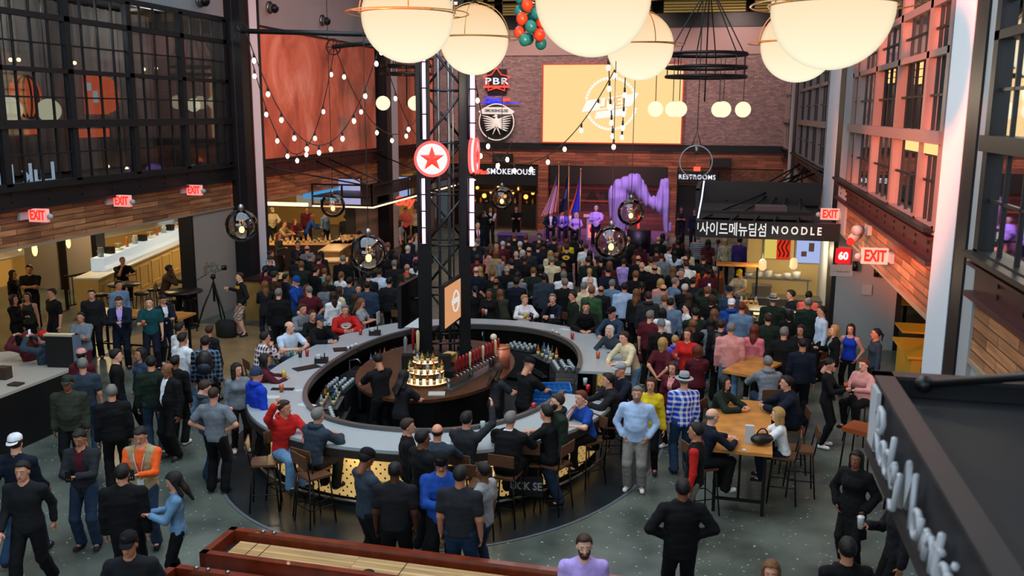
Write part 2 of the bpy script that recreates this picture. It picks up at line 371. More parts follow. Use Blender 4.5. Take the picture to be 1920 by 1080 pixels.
cl = MB(); cl.box((XR - .07, 12.6, 0), (XR + .3, 13.7, 13)); cl.box((XR - .07, 25.6, 0), (XR + .3, 28.0, 13)); cl.box((XR - .07, 40.9, 0), (XR + .3, 42.6, 13)); struct('column', cl, M_COLP)
cl = MB(); cl.box((XR - .03, 11.6, 0), (XR + .3, 12.05, 13)); cl.box((XR - .05, 23.1, 3.12), (XR + .3, 24.6, 13)); cl.box((XR - .02, 38.2, 0), (XR + .3, 39.6, 13)); struct('column_grey', cl, M_GREYW)
cl = MB(); cl.box((XR - .06, 12.05, 0), (XR + .3, 12.6, 13)); cl.box((XR - .06, 24.6, 3.14), (XR + .3, 25.6, 13)); cl.box((XR - .06, 24.6, 0), (XR + .05, 25.6, 3.14)); cl.box((XR - .06, 39.6, 0), (XR + .3, 40.9, 13))
struct('column_steel', cl, M_STEEL)

b = MB()
for y in (23.08, 35.0, 39.2, 43.7): b.box((-14.8, y, 0), (-14.38, y + .08, 3.1))
b.box((4.6, 24.55, 0), (4.72, 25.65, 3.14)); struct('door_trim', b, M_STEEL)
# back wall
BX0, BX1 = -14.4, XR
def bxyz(x, y, z=None): return aty(x, y, YB)
wall_boxes('wall_back', M_BRICK, ((BX0, YB, 4.45), (BX1, YB + .4, 8.75)))
wall_boxes('wall_back_upper', mat('mauve_plaster', '#8a7474', .85), ((BX0, YB - .05, 8.75), (BX1, YB + .35, 10.0)))
b = MB(); b.box((BX0, YB - .15, 4.15), (BX1, YB + .3, 4.47)); b.box((BX0, YB - .1, 10.0), (BX1, YB + .3, 10.65)); struct('steel_beam', b, M_STEEL)
wall_boxes('wood_band', M_WOODBX, ((BX0, YB - .08, 3.38), (BX1, YB + .3, 4.15)))
w = MB(); lv = MB()
for x0, x1 in ((-13.5, -11.2), (-10.8, -7.6), (-5.9, -4.9), (-4.3, -3.5), (-2.9, .9), (1.3, 2.7)):
    w.box((x0 - .12, YB - .1, 10.65), (x0, YB + .1, 11.9)); w.box((x1, YB - .1, 10.65), (x1 + .12, YB + .1, 11.9))
    for i in range(9): lv.box((x0, YB - .03, 10.7 + i * .13), (x1, YB + .05, 10.78 + i * .13))
w.box((BX0, YB - .1, 11.9), (BX1, YB + .1, 13)); o = struct('window_6', w, M_DARKC)
lv.build('louvre', mat('louvre_yellow', '#a08a48', .6, emit='#c9a45a', es=.25), o)
wall_boxes('wall_beyond', M_DARKC, ((BX0, YB + .5, 10.6), (BX1, YB + .6, 12)))
# lower back wall: smokehouse front, stage recess, restrooms
M_PLKX = brickmat('stage_planks', '#6a2c22', '#4b1d17', '#1a0907', 2.4, .22, 'X', .012, .5, .3, .4, .3)
P = lambda x, y: aty(x, y, YB)
b = MB(); b.box((-8.85, YB - .35, 0), (-8.35, YB + .1, 3.38)); b.box((-2.4, YB - .35, 0), (-1.95, YB + .1, 3.38)); struct('wood_pillar', b, M_WOODBX)
wall_boxes('wall_back_stage', M_PLKX, ((-8.35, YB + .3, 0), (-2.4, YB + .5, 3.38)))
b = MB(); b.box((-8.3, YB - .1, 2.45), (-2.45, YB + .25, 3.38)); struct('stage_soffit', b, M_BLACK)
b = MB()
for z in (2.2, 1.55): b.box((-8.35, YB + .1, z), (-2.4, YB + .3, z + .09))
struct('stage_rail', b, mat('red_wood', '#7a3428', .5))
wall_boxes('wall_back_right', brickmat('brown_brick', '#6b4230', '#573526', '#3c251b', .3, .1, 'X', .008, .8, .3, .5, .3, (5, 9)), ((-.0, YB - .05, 0), (BX1, YB + .3, 3.38)), ((-1.95, YB - .05, 2.5), (0, YB + .3, 3.38)))
wall_boxes('door_1', M_BLACK, ((-1.95, YB + .3, 0), (0, YB + .4, 2.5)))
wall_boxes('wall_smokehouse', mat('smokehouse_back', '#2a1a12', .8, var=.4, vscale=2), ((-14.4, YB + 2.6, 0), (-8.4, YB + 2.8, 3.4)), ((-8.9, YB + .1, 0), (-8.7, YB + 2.7, 3.4)))
b = MB()
for x in (-14.3, -12.9, -11.2, -9.9, -9.0): b.box((x, YB - .05, 0), (x + .12, YB + .1, 2.45))
b.box((-14.4, YB - .05, 1.95), (-8.85, YB + .1, 2.03)); struct('door_2', b, mat('door_wood', '#4a2513', .5))
wall_boxes('floor_annex', mat('annex_floor', '#3a2c22', .5), ((-15, 46.0, -.1), (4, 49, .004)))
# rooms at the sides, ground floor
M_CREAM = mat('cream_wall', '#b8975c', .8, var=.08, vscale=.7)
wall_boxes('wall_restaurant', M_CREAM, ((-25.6, 8, 0), (-25.4, 46, 4.2)), ((-25.5, 45.8, 0), (-14.6, 46, 4.2)), ((-25.5, 7.9, 0), (-14.8, 8.05, 4.2)))
wall_boxes('wall_restaurant_pier', M_WARMW, ((-22.9, 26.5, 0), (-20.15, 26.8, 4.1)))
b = MB(); b.box((-20.2, 26.4, 0), (-20.0, 26.85, 4.1)); b.box((-21.5, 26.42, 0), (-21.25, 26.5, 4.1)); struct('pier_trim', b, M_STEEL)
wall_boxes('ceiling_restaurant', mat('restaurant_ceiling', '#3a2f25', .9), ((-25.5, 8, 4.1), (-14.75, 46, 4.2)))
wall_boxes('wall_restaurant_right', mat('curtain_wall', '#5a3a42', .8), ((10.8, 5, 0), (11, 46, 4.2)), ((3.4, 4.9, 0), (11, 5.05, 4.2)), ((3.4, 45.8, 0), (11, 46, 4.2)))
wall_boxes('ceiling_restaurant_right', mat('restaurant_ceiling', '#3a2f25', .9), ((3.4, 5, 4.1), (11, 46, 4.2)))
wall_boxes('wall_front', M_GREYW, ((-14.8, -6.3, 0), (3.4, -6, 5.2)), ((-14.8, -6.3, 11.8), (3.4, -6, 13)), ((-14.8, -6.3, 5.2), (-13.2, -6, 11.8)), ((2.2, -6.3, 5.2), (3.4, -6, 11.8)))
b = MB()
for i in range(9): b.box((-13.2 + i * 1.925 - .05, -6.2, 5.2), (-13.2 + i * 1.925 + .05, -6.05, 11.8))
for z in (5.25, 7.4, 9.6, 11.75): b.box((-13.2, -6.2, z - .05), (2.2, -6.05, z + .05))
struct('added_window', b, M_WFR)  # unseen window frame, added behind the camera to go with the fill
for x, y, e in ((-19, 18, 200), (-19.5, 25, 420), (-17.5, 30, 330), (-17, 35, 200), (-17, 41, 120), (-23, 30, 150)): point('restaurant_lamp', (x, y, 3.7), e, (1, .72, .38), .25)
for x, y, e in ((5.2, 15.5, 110), (6.5, 24.5, 70), (5, 34, 100), (7.5, 13, 60)): point('restaurant_lamp', (x, y, 3.7), e, (1, .7, .36), .25)
point('smokehouse_lamp', (-11.5, 47.2, 2.9), 40, (1, .62, .3), .2)
# ------------------------------------------------------------------ people: implicit bodies meshed with surface nets
def surf_nets(f, lo, hi, h):
    lo = np.array(lo, float); n = np.maximum(3, np.ceil((np.array(hi) - lo) / h).astype(int) + 1)
    g = np.stack(np.meshgrid(*[lo[i] + h * np.arange(n[i]) for i in range(3)], indexing='ij'), -1)
    D = f(g.reshape(-1, 3)).reshape(n).astype(float)
    S = D < 0
    cn = np.zeros(n - 1, int); acc = np.zeros(tuple(n - 1) + (3,)); cnt = np.zeros(n - 1)
    cor = [(i, j, k) for i in (0, 1) for j in (0, 1) for k in (0, 1)]
    sl = lambda c: tuple(slice(c[a], n[a] - 1 + c[a]) for a in range(3))
    for a in cor:
        for ax in range(3):
            if a[ax] == 0:
                b = list(a); b[ax] = 1
                da = D[sl(a)]; db = D[sl(b)]; x = (da < 0) != (db < 0)
                t = np.where(x, da / np.where(x, da - db, 1), 0)
                for q in range(3):
                    acc[..., q] += x * (a[q] + (t if q == ax else 0))
                cnt += x
    act = cnt > 0; idx = -np.ones(n - 1, int); idx[act] = np.arange(act.sum())
    ii = np.argwhere(act); V = lo + h * (ii + acc[act] / cnt[act][:, None])
    F = []
    for ax in range(3):
        b1, b2 = (ax + 1) % 3, (ax + 2) % 3
        s0 = [slice(1, n[q] - 1) for q in range(3)]; s1 = list(s0)
        s0[ax] = slice(0, n[ax] - 1); s1[ax] = slice(1, n[ax])
        A = S[tuple(s0)]; B = S[tuple(s1)]
        for cond, flip in ((A & ~B, False), (~A & B, True)):
            e = np.argwhere(cond); off = np.ones(3, int); off[ax] = 0; e = e + off
            q = []
            for d1, d2 in ((-1, -1), (0, -1), (0, 0), (-1, 0)):
                c = e.copy(); c[:, b1] += d1; c[:, b2] += d2; q.append(idx[c[:, 0], c[:, 1], c[:, 2]])
            q = np.stack(q, 1)
            if flip: q = q[:, ::-1]
            F.append(q)
    F = np.concatenate(F); F = F[(F >= 0).all(1)]
    return V, F
def cap(p, a, b, ra, rb=None, sq=None):
    """distance to a tapered capsule; sq = (sx,sy,sz) squashes space"""
    rb = ra if rb is None else rb
    a = np.array(a, float); b = np.array(b, float)
    if sq is not None: s = np.array(sq); p = p / s; a = a / s; b = b / s
    ba = b - a; pa = p - a; L = max(1e-9, ba @ ba)
    t = np.clip(pa @ ba / L, 0, 1)
    d = np.linalg.norm(pa - t[:, None] * ba, axis=1) - (ra + (rb - ra) * t)
    return d * (min(sq) if sq is not None else 1)
def ell(p, c, r):
    r = np.array(r, float); q = (p - np.array(c)) / r; k = np.linalg.norm(q, axis=1)
    return (k - 1) * min(r)
def smin(a, b, k=.03):
    h = np.clip(.5 + .5 * (b - a) / k, 0, 1); return b * (1 - h) + a * h - k * h * (1 - h)
def sun(ds, k=.03):
    r = ds[0]
    for d in ds[1:]: r = smin(r, d, k)
    return r

def ik(a, t, l1, l2, pole):
    a = Vector(a); t = Vector(t); d = t - a; L = min(d.length, (l1 + l2) * .999); d.normalize()
    x = (l1 * l1 - l2 * l2 + L * L) / (2 * L); y = math.sqrt(max(0, l1 * l1 - x * x))
    pole = Vector(pole); pole = (pole - d * pole.dot(d))
    pole = pole.normalized() if pole.length > 1e-5 else d.orthogonal().normalized()
    return a + d * x + pole * y, a + d * L

# wr/wl = wrist targets of right(+x)/left arm; er/el = elbow poles; lean = forward shift of the chest; sit = seat height
ARM = dict(
    down=((.25, .03, .86), (.3, -1, 0)), swing_f=((.22, .24, .95), (.2, -1, -.2)), swing_b=((.24, -.16, .9), (.2, -1, 0)),
    pocket=((.2, .07, .94), (1, -.7, 0)), hip=((.17, .02, 1.04), (1, -.35, 0)), cross=((-.07, .22, 1.2), (1, .1, -.6)),
    phone=((.05, .34, 1.2), (.6, -.2, -1)), drink=((.12, .32, 1.2), (.5, -.3, -1)), up=((.1, .3, 1.62), (1, .1, -.7)),
    chin=((.05, .2, 1.43), (.5, .3, -1)), counter=((.12, .42, 1.13), (.8, -.2, -.4)), behind=((.04, -.2, .98), (1, -.5, 0)),
    reach=((.5, .42, 1.25), (.5, -.3, -1)), lap=((.12, .3, .98), (1, -.3, 0)), high=((.3, .28, 1.78), (1, .1, -.5)), wide=((.62, .1, 1.22), (.2, -.6, -1)))
POSE = dict(
    stand=dict(), pocket=dict(r='pocket', l='pocket'), crossed=dict(r='cross', l='cross'), phone=dict(r='phone', l='phone', hp=-22),
    drink=dict(r='drink'), hips=dict(r='hip', l='hip'), photo=dict(r='up', l='up', hp=6), chin=dict(r='chin', l='cross'),
    walk=dict(r='swing_f', l='swing_b', step=.3), behind=dict(r='behind', l='behind'), bartend=dict(r='counter', l='counter', hp=-25, lean=.08),
    leanbar=dict(r='counter', l='counter', lean=.22, hp=-5), reach=dict(r='reach', hp=-4), pointing=dict(r='high', l='pocket'),
    wide=dict(r='wide', l='pocket'), speak=dict(r='drink', l='counter', lean=.05, hp=-10),
    sitbar=dict(r='counter', l='counter', seat=.76, lean=.12), sitchin=dict(r='chin', l='counter', seat=.76, lean=.14),
    sitdrink=dict(r='drink', l='counter', seat=.76, lean=.06), sitback=dict(r='lap', l='lap', seat=.76, lean=-.02),
    sithead=dict(r='high', l='counter', seat=.76, lean=.06), chair=dict(r='lap', l='lap', seat=.46, lean=0))
BUILD = {0: (.93, .92), 1: (1.0, 1.0), 2: (1.08, 1.22)}
def skeleton(pose, sex, build, yaw):
    q = POSE[pose]; f = sex == 'f'; sw = (.165 if f else .195) * (BUILD[build][0]); hw = .09
    seat = q.get('seat'); lean = q.get('lean', 0.0)
    if seat is None: pz, up0 = .94, 0
    else: pz = seat + .09
    dz = pz - .94; J = {}
    J['pel'] = Vector((0, 0, pz)); J['wai'] = Vector((0, lean * .25, pz + .17)); J['che'] = Vector((0, lean * .7, pz + .36))
    J['nek'] = Vector((0, lean, pz + .51 - abs(lean) * .1)); J['hc'] = Vector((0, lean * 1.15 + .015, pz + .685 - abs(lean) * .1))
    fs = max(0, dz + .0) if seat else 0
    for s, k, fb in ((1, 'r', .05), (-1, 'l', .05)):
        a, pole = ARM[q.get(k, 'down')]
        sh = Vector((s * sw, lean * .95 - .01, pz + .452 - abs(lean) * .1)); J['sh' + k] = sh
        t = Vector((a[0] * s, a[1] + lean * .6, a[2]))
        if seat is not None and a[2] < 1.12: t.z = seat + .22 if k and q.get(k) == 'lap' else t.z + dz
        elif seat is not None: t.z += dz if q.get(k) != 'counter' else (1.13 - a[2])
        if q.get(k) == 'counter': t.z = max(t.z, 1.13) if seat != .46 else t.z
        J['el' + k], J['wr' + k] = ik(sh, t, .29, .25, (pole[0] * s, pole[1], pole[2]))
        hd = Vector((s * hw, 0, pz - .02)); J['hip' + k] = hd
        if seat is None:
            st = q.get('step', 0) * (1 if s > 0 else -1)
            an = Vector((s * .11, st * .9 - .02, .085 + (.04 if st < 0 else 0)))
            J['kn' + k], J['an' + k] = ik(hd, an, .44, .44, (s * .1, 1, 0))
            J['to' + k] = J['an' + k] + Vector((s * .03, .15, -.045 - (.035 if st < 0 else 0)))
        else:
            kn = Vector((s * .13, .43, pz - .03)); J['kn' + k] = kn
            an = Vector((s * .12, .36 if seat > .6 else .42, max(.085, kn.z - .43))); J['an' + k] = an
            J['to' + k] = an + Vector((s * .02, .15, -.03))
    J['yaw'] = yaw; J['hp'] = q.get('hp', 0); return J
def torso_d(p, J, f, b, g=0.0):
    w = BUILD[b][0]; belly = BUILD[b][1]; sq = (1, .66 * (1 + (belly - 1) * .5), 1)
    r = [.15 * w * (1.06 if f else 1), (.112 if f else .135) * belly, (.142 if f else .165) * w, .095 * w]
    P = [J['pel'], J['wai'], J['che'], J['nek'] - Vector((0, 0, .05))]
    ds = [cap(p, P[i], P[i + 1], r[i] + g, r[i + 1] + g, sq) for i in range(3)]
    if f: ds += [ell(p, tuple(J['che'] + Vector((s * .062, .075, -.01))), (.062 + g, .055 + g, .062 + g)) for s in (1, -1)]
    elif b == 2: ds.append(ell(p, tuple(J['wai'] + Vector((0, .06, .0))), (.15 + g, .12 + g, .14 + g)))
    sh = [cap(p, J['nek'] - Vector((0, 0, .045)), J['sh' + k], .055 + g * .7, .053 + g * .6, (1, .9, 1)) for k in 'rl']
    return sun(ds + sh, .05)
def arm_d(p, J, k, g=0, cut=1.0, b=1, flare=0):
    w = BUILD[b][1] ** .5; ds = [cap(p, J['sh' + k], J['el' + k], .054 * w + g, .042 * w + g + flare * .4)]
    if cut > 0: e = J['el' + k].lerp(J['wr' + k], cut); ds.append(cap(p, J['el' + k], e, .042 * w + g, (.042 - .014 * cut) * w + g + flare))
    return sun(ds, .02)
def leg_d(p, J, k, g=0, b=1, flare=0):
    w = BUILD[b][1] ** .5
    return sun([cap(p, J['hip' + k], J['kn' + k], .086 * w + g, .058 * w + g), cap(p, J['kn' + k], J['an' + k], .056 * w + g, .038 + g + flare),
                ell(p, tuple(J['kn' + k].lerp(J['an' + k], .3) - Vector((0, .012, 0))), (.052 + g, .056 + g, .12))], .03)
def headmat(J):
    return Matrix.Translation(J['hc']) @ Matrix.Rotation(radians(-J['yaw']), 4, 'Z') @ Matrix.Rotation(radians(J['hp']), 4, 'X')
HEADC = {}
def head_mesh():
    if 'h' in HEADC: return HEADC['h']
    def f(p):
        d = sun([ell(p, (0, -.012, .032), (.076, .096, .086)), ell(p, (0, .022, -.03), (.061, .066, .083)), ell(p, (0, .045, -.085), (.036, .036, .03))], .025)
        d = smin(d, cap(p, (-.034, .07, .028), (.034, .07, .028), .011), .02)
        d = smin(d, cap(p, (0, .086, .008), (0, .104, -.028), .007, .013), .01)
        d = smin(d, cap(p, (-.02, .083, -.058), (.02, .083, -.058), .009), .01)
        for s in (1, -1):
            d = np.maximum(d, -(ell(p, (s * .031, .1, .004), (.017, .015, .0105))))
            d = smin(d, ell(p, (s * .078, -.004, -.006), (.009, .02, .03)), .008)
        return smin(d, cap(p, (0, -.02, -.05), (0, -.03, -.17), .053, .06), .03)
    V, F = surf_nets(f, (-.1, -.125, -.2), (.1, .135, .135), .0085)
    C = V[F].mean(1); mi = np.zeros(len(F), int)
    mi[(abs(C[:, 0]) < .025) & (abs(C[:, 2] + .058) < .008) & (C[:, 1] > .08)] = 3
    mi[(abs(C[:, 0]) > .012) & (abs(C[:, 0]) < .045) & (C[:, 2] > .026) & (C[:, 2] < .034) & (C[:, 1] > .06)] = 2
    mb = MB()
    for s in (1, -1): mb.sphere((s * .031, .076, .004), .0125, 10, 8)
    EV = np.array(mb.v); EF = mb.f; em = []
    for q in EF:
        c = EV[list(q)].mean(0); s = 1 if c[0] > 0 else -1
        em.append(2 if np.hypot(c[0] - s * .031, c[2] - .004) < .0065 and c[1] > .08 else 1)
    HEADC['h'] = (V, [tuple(x) for x in F], list(mi), EV, EF, em); return HEADC['h']
def hand_part(mb, J, k, mode):
    s = 1 if k == 'r' else -1
    w = J['wr' + k]; d = (w - J['el' + k]).normalized()
    side = Vector((-s, 0, 0)); side = (side - d * side.dot(d)); side = side.normalized() if side.length > .1 else d.orthogonal().normalized()  # palm normal
    across = d.cross(side).normalized()
    if across.y < 0 and abs(d.y) < .7: across = -across
    if abs(d.y) >= .7: across = Vector((-s, 0, 0)) - d * (-s * d.x); across.normalize(); side = Vector((0, 0, -1)) - d * (-d.z); side.normalize()
    curl = {'relax': .35, 'grip': 1.15, 'flat': .12}[mode]
    # palm
    V = []; 
    for t, hw, th in ((-.015, .024, .02), (.03, .037, .016), (.085, .04, .012)):
        c = w + d * t
        for a in range(8):
            an = 2 * pi * a / 8; V.append(c + across * cos(an) * hw + side * sin(an) * th)
    F = [(i * 8 + j, i * 8 + (j + 1) % 8, (i + 1) * 8 + (j + 1) % 8, (i + 1) * 8 + j) for i in range(2) for j in range(8)] + [tuple(range(16, 24)), tuple(range(7, -1, -1))]
    mb.add(V, F, 0, True)
    for i, L in enumerate((.072, .08, .074, .058)):
        p = w + d * .08 + across * (.028 - .0185 * i); dr = d.copy(); P = [p]; 
        for j, (fr) in enumerate((.45, .3, .25)):
            a = curl * (.7 + .35 * j); dr = (Matrix.Rotation(a, 3, across) @ dr) if (Matrix.Rotation(.1, 3, across) @ d).dot(side) > d.dot(side) else (Matrix.Rotation(-a, 3, across) @ dr)
            p = p + dr * (L * fr); P.append(p)
        mb.tube(P, [.0095, .009, .008, .006], 6)
    p = w + d * .03 + across * .032; t1 = p + (across * .7 + d * .6 + side * .25).normalized() * .035; t2 = t1 + (across * .15 + d * .8 + side * .5).normalized() * .03
    mb.tube([p, t1, t2], [.013, .011, .008], 6)
BODY = {}
HMODE = dict(down='relax', swing_f='relax', swing_b='relax', pocket='relax', hip='relax', cross='relax', phone='grip', drink='grip', up='grip', chin='grip', counter='relax', behind='relax', reach='grip', lap='relax', high='relax', wide='relax')
def body_mesh(pose, sex, build, yaw, skirt):
    key = ('b', pose, sex, build, yaw)
    if key in BODY: return BODY[key]
    J = skeleton(pose, sex, build, yaw); f = sex == 'f'
    def sd(p):
        ds = [torso_d(p, J, f, build)] + [arm_d(p, J, k, 0, 1, build) for k in 'rl'] + [leg_d(p, J, k, 0, build) for k in 'rl']
        ds += [cap(p, J['an' + k], J['to' + k], .036, .03, (1, 1, .9)) for k in 'rl'] + [cap(p, J['nek'] - Vector((0, 0, .06)), J['nek'] + Vector((0, .01, .1)), .06, .052)]
        return sun(ds, .022)
    V, F = bounds_nets(sd, J, .021)
    mb = MB(); mb.add(V, [tuple(q) for q in F], 0, True)
    M = headmat(J); hv, hf, hm, ev, ef, em = head_mesh(); A = np.array(M)
    mb.add(hv @ A[:3, :3].T + A[:3, 3], hf, 0, True); mb.m[-len(hf):] = [int(x) for x in hm]
    mb.add(ev @ A[:3, :3].T + A[:3, 3], ef, 0, True); mb.m[-len(ef):] = em
    q = POSE[pose]
    for k in 'rl': hand_part(mb, J, k, HMODE[q.get(k, 'down')])
    me = mb.mesh('body', [SKIN[1], M_EYE, M_BROW, M_LIP]); BODY[key] = (me, J); return BODY[key]
def bounds_nets(sd, J, h, only=None):
    pts = np.array([list(v) for k, v in J.items() if isinstance(v, Vector) and k != 'hc' and (only is None or k in only)])
    lo = pts.min(0) - .24; hi = pts.max(0) + .24; lo[2] = max(lo[2], -.03)
    return surf_nets(sd, lo, hi, h)
def folds(p, amp, seed=0.0):
    return amp * (np.sin(p[:, 2] * 62 + p[:, 0] * 31 + seed) * np.sin(p[:, 0] * 38 - p[:, 2] * 19 + seed * 2) + .6 * np.sin(p[:, 1] * 55 + p[:, 2] * 47 + seed))
TOPG = dict(t=(.014, .0), l=(.014, 1), j=(.021, 1), s=(.02, 1), h=(.021, 1), d=(.008, None), v=(.024, None), i=(.008, 1), c=(.028, 1))
def top_mesh(pose, sex, build, kind):
    key = (kind, pose, sex, build)
    if key in BODY: return BODY[key]
    J = skeleton(pose, sex, build, 0); f = sex == 'f'; g, cut = TOPG[kind]; sit = POSE[pose].get('seat')
    hem = J['pel'].z - (.02 if sit else {'t': .06, 'l': .08, 'j': .1, 's': .14, 'h': .08, 'd': .05, 'v': .06, 'i': -.02, 'c': .45}[kind])
    def sd(p):
        ds = [torso_d(p, J, f, build, g)]
        if hem < J['pel'].z: ds.append(cap(p, J['pel'], J['pel'] - Vector((0, 0, .16 if kind != 'c' else .5)), (.15 + g) * BUILD[build][0], (.158 + g) * BUILD[build][0] + (.04 if kind == 'c' else 0), (1, .68 * (1 + (BUILD[build][1] - 1) * .5), 1)))
        d = sun(ds, .05)
        if sit and kind != 'i':
            pass
        d = np.maximum(d, hem - p[:, 2])
        if cut is not None:
            fl = .012 if kind in 'jhsc' else .006
            c = {'t': -.0}.get(kind, .9)
            if kind == 't':
                for k in 'rl': d = smin(d, cap(p, J['sh' + k], J['sh' + k].lerp(J['el' + k], .66), .054 + g, .056 + g), .03)
            else:
                for k in 'rl': d = smin(d, arm_d(p, J, k, g * .8, c, build, fl), .035)
        # neck opening
        n = J['nek'] + Vector((0, .012, .03)); d = np.maximum(d, -(cap(p, n, n + Vector((0, .02, .16)), .058 if kind != 'd' else .085, .09)))
        if kind == 'd': 
            for k in 'rl': d = np.maximum(d, -cap(p, J['sh' + k], J['sh' + k] + Vector((0, 0, .1)), .07))
        if kind in 'sv' or kind == 'j' and False:
            c0 = J['wai'].z - .08
            wd = np.where(p[:, 2] > c0, .012 + .13 * np.clip((p[:, 2] - c0), 0, .38), .004)
            cutd = np.where(p[:, 1] > J['che'].y * .5 + .0, np.abs(p[:, 0]) - wd, .3)
            lim = J['nek'].z - .0
            d = np.maximum(d, -cutd)
        d = d + folds(p, .0022 if kind in 'tild' else .0036, build + len(pose))
        return d
    V, F = bounds_nets(sd, J, .019)
    mb = MB(); mb.add(V, [tuple(q) for q in F], 0, True)
    if kind == 'h':   # hood lying on the shoulders
        c = J['nek'] + Vector((0, -.055, .045))
        V2, F2 = surf_nets(lambda p: np.maximum(sun([ell(p, c, (.12, .085, .06)), cap(p, c + Vector((-.09, .06, -.01)), c + Vector((.09, .06, -.01)), .03)], .04), -ell(p, c + Vector((0, .055, .045)), (.085, .085, .06))), np.array(c) - .17, np.array(c) + .17, .015)
        mb.add(V2, [tuple(q) for q in F2], 0, True)
    if kind in 'lsjc':   # collar
        n = J['nek'] + Vector((0, .006, .035)); P = []
        for i in range(13):
            a = radians(-155 + 310 * i / 12) - pi / 2; P.append(n + Vector((cos(a) * .068, sin(a) * .066, -.018 * (1 + sin(a)))))
        mb.tube(P, .015, 6)
    BODY[key] = mb.mesh('top', FAB('grey')); return BODY[key]
def bottom_mesh(pose, sex, build, kind):
    key = ('bot' + kind, pose, sex, build)
    if key in BODY: return BODY[key]
    J = skeleton(pose, sex, build, 0); f = sex == 'f'; w = BUILD[build][0]
    g = .018 if not f else .009
    def sd(p):
        top = J['wai'].z - .1
        d = cap(p, J['pel'], J['pel'] + Vector((0, 0, .12)), (.148 + .01) * w, (.135 + .008) * w, (1, .68 * (1 + (BUILD[build][1] - 1) * .5), 1))
        if kind == 'skirt':
            sitb = POSE[pose].get('seat')
            e = (J['knr'] + J['knl']) * .5; d = smin(d, cap(p, J['pel'], e, .15, .17, (1, .8, 1)), .04)
        else:
            for k in 'rl':
                l = leg_d(p, J, k, g, build, .022 if not f else .008)
                if kind == 'shorts':
                    q = J['knr' if k == 'r' else 'knl'].lerp(J['an' + k], -.05); l = np.maximum(cap(p, J['hip' + k], q, .1, .082), -.0 - 0 * p[:, 0])
                d = smin(d, l, .02)
            if kind != 'shorts':
                for k in 'rl': an = J['an' + k]; d = np.maximum(d, np.where(np.linalg.norm(p - np.array(an), axis=1) < .13, (an.z - .02) - p[:, 2] if POSE[pose].get('seat') is None else -1, -1))
        d = np.maximum(d, p[:, 2] - top)
        return d + folds(p, .0025, build)
    V, F = bounds_nets(sd, J, .02, only=('pel', 'wai', 'hipr', 'hipl', 'knr', 'knl', 'anr', 'anl'))
    mb = MB(); mb.add(V, [tuple(q) for q in F], 0, True); BODY[key] = mb.mesh('trousers', FAB('grey')); return BODY[key]
def shoe_mesh(pose, sex, k):
    key = ('shoe' + k, pose, sex)
    if key in BODY: return BODY[key]
    J = skeleton(pose, sex, 1, 0); a = J['an' + k]; t = J['to' + k]; lo = np.minimum(a, t) - .1; hi = np.maximum(a, t) + .1
    zz = min(a.z, t.z) - .04
    def sd(p):
        d = sun([cap(p, a + Vector((0, -.02, -.03)), a + Vector((0, 0, .015)), .047, .045), cap(p, a + Vector((0, -.01, -.04)), t + Vector((0, -.01, 0)), .043, .038)], .03)
        return np.maximum(d, zz - p[:, 2])
    V, F = surf_nets(sd, lo, hi, .014); F = [tuple(q) for q in F]; mb = MB(); mb.add(V, F, 0, True)
    C = [sum(V[i][2] for i in q) / 4 for q in F]; mb.m = [1 if c < zz + .022 else 0 for c in C]
    BODY[key] = mb.mesh('shoe', [FAB('black'), M_SOLE]); return BODY[key]
HAIRC = {}
def hair_mesh(st):
    if st in HAIRC: return HAIRC[st]
    hl = lambda y: np.interp(y, [-.11, -.05, .0, .025, .05, .1], [-.085, -.06, .005, .045, .078, .094])
    def f(p):
        gr = {'s': .012, 'z': .006, 'b': .007, 'l': .018, 'o': .02, 'c': .024, 'p': .01, 'n': .01}[st]
        d = ell(p, (0, -.014, .034), (.077 + gr, .097 + gr, .087 + gr))
        cut = hl(p[:, 1]) - p[:, 2]
        if st in 'loc': cut = np.where(p[:, 1] < .03, -1, cut)
        d = np.maximum(d, cut * .7)
        if st == 'b': d = np.maximum(d, p[:, 2] - .035)
        if st == 's': d = smin(d, np.maximum(ell(p, (.012, .045, .1), (.05, .045, .024)), -1), .02)
        if st == 'l':
            d = sun([d, cap(p, (0, -.06, .0), (0, -.09, -.16), .075, .07, (1, .55, 1)), cap(p, (0, -.09, -.16), (0, -.105, -.32), .07, .045, (1, .5, 1))] + [cap(p, (s * .075, -.005, .03), (s * .088, -.02, -.2), .024, .028) for s in (1, -1)], .03)
        if st == 'o': d = sun([d, cap(p, (0, -.055, .0), (0, -.06, -.09), .08, .07, (1, .7, 1))] + [cap(p, (s * .077, .0, .03), (s * .08, .01, -.1), .028, .03) for s in (1, -1)], .03)
        if st == 'c': d = sun([d, cap(p, (0, -.05, .0), (0, -.07, -.13), .09, .085, (1, .7, 1))] + [cap(p, (s * .08, .0, .03), (s * .095, -.005, -.14), .036, .04) for s in (1, -1)], .03)
        if st == 'p': d = sun([d, cap(p, (0, -.1, .04), (0, -.15, -.02), .022, .026), cap(p, (0, -.15, -.02), (0, -.14, -.16), .026, .012)], .015)
        if st == 'n': d = smin(d, ell(p, (0, -.1, .07), (.045, .04, .04)), .015)
        face = ell(p, (0, .1, -.045), (.058, .085, .115)) if st in 'loc' else np.full(len(p), 1.)
        d = np.maximum(d, -face)
        a = .006 if st == 'c' else .0018
        return d + a * np.sin(p[:, 0] * 130 + p[:, 2] * 40) * np.sin(p[:, 1] * 110 + p[:, 2] * 70)
    V, F = surf_nets(f, (-.15, -.2, -.4), (.15, .14, .17), .0125)
    mb = MB(); mb.add(V, [tuple(q) for q in F], 0, True); HAIRC[st] = mb.mesh('hair', FAB('black')); return HAIRC[st]
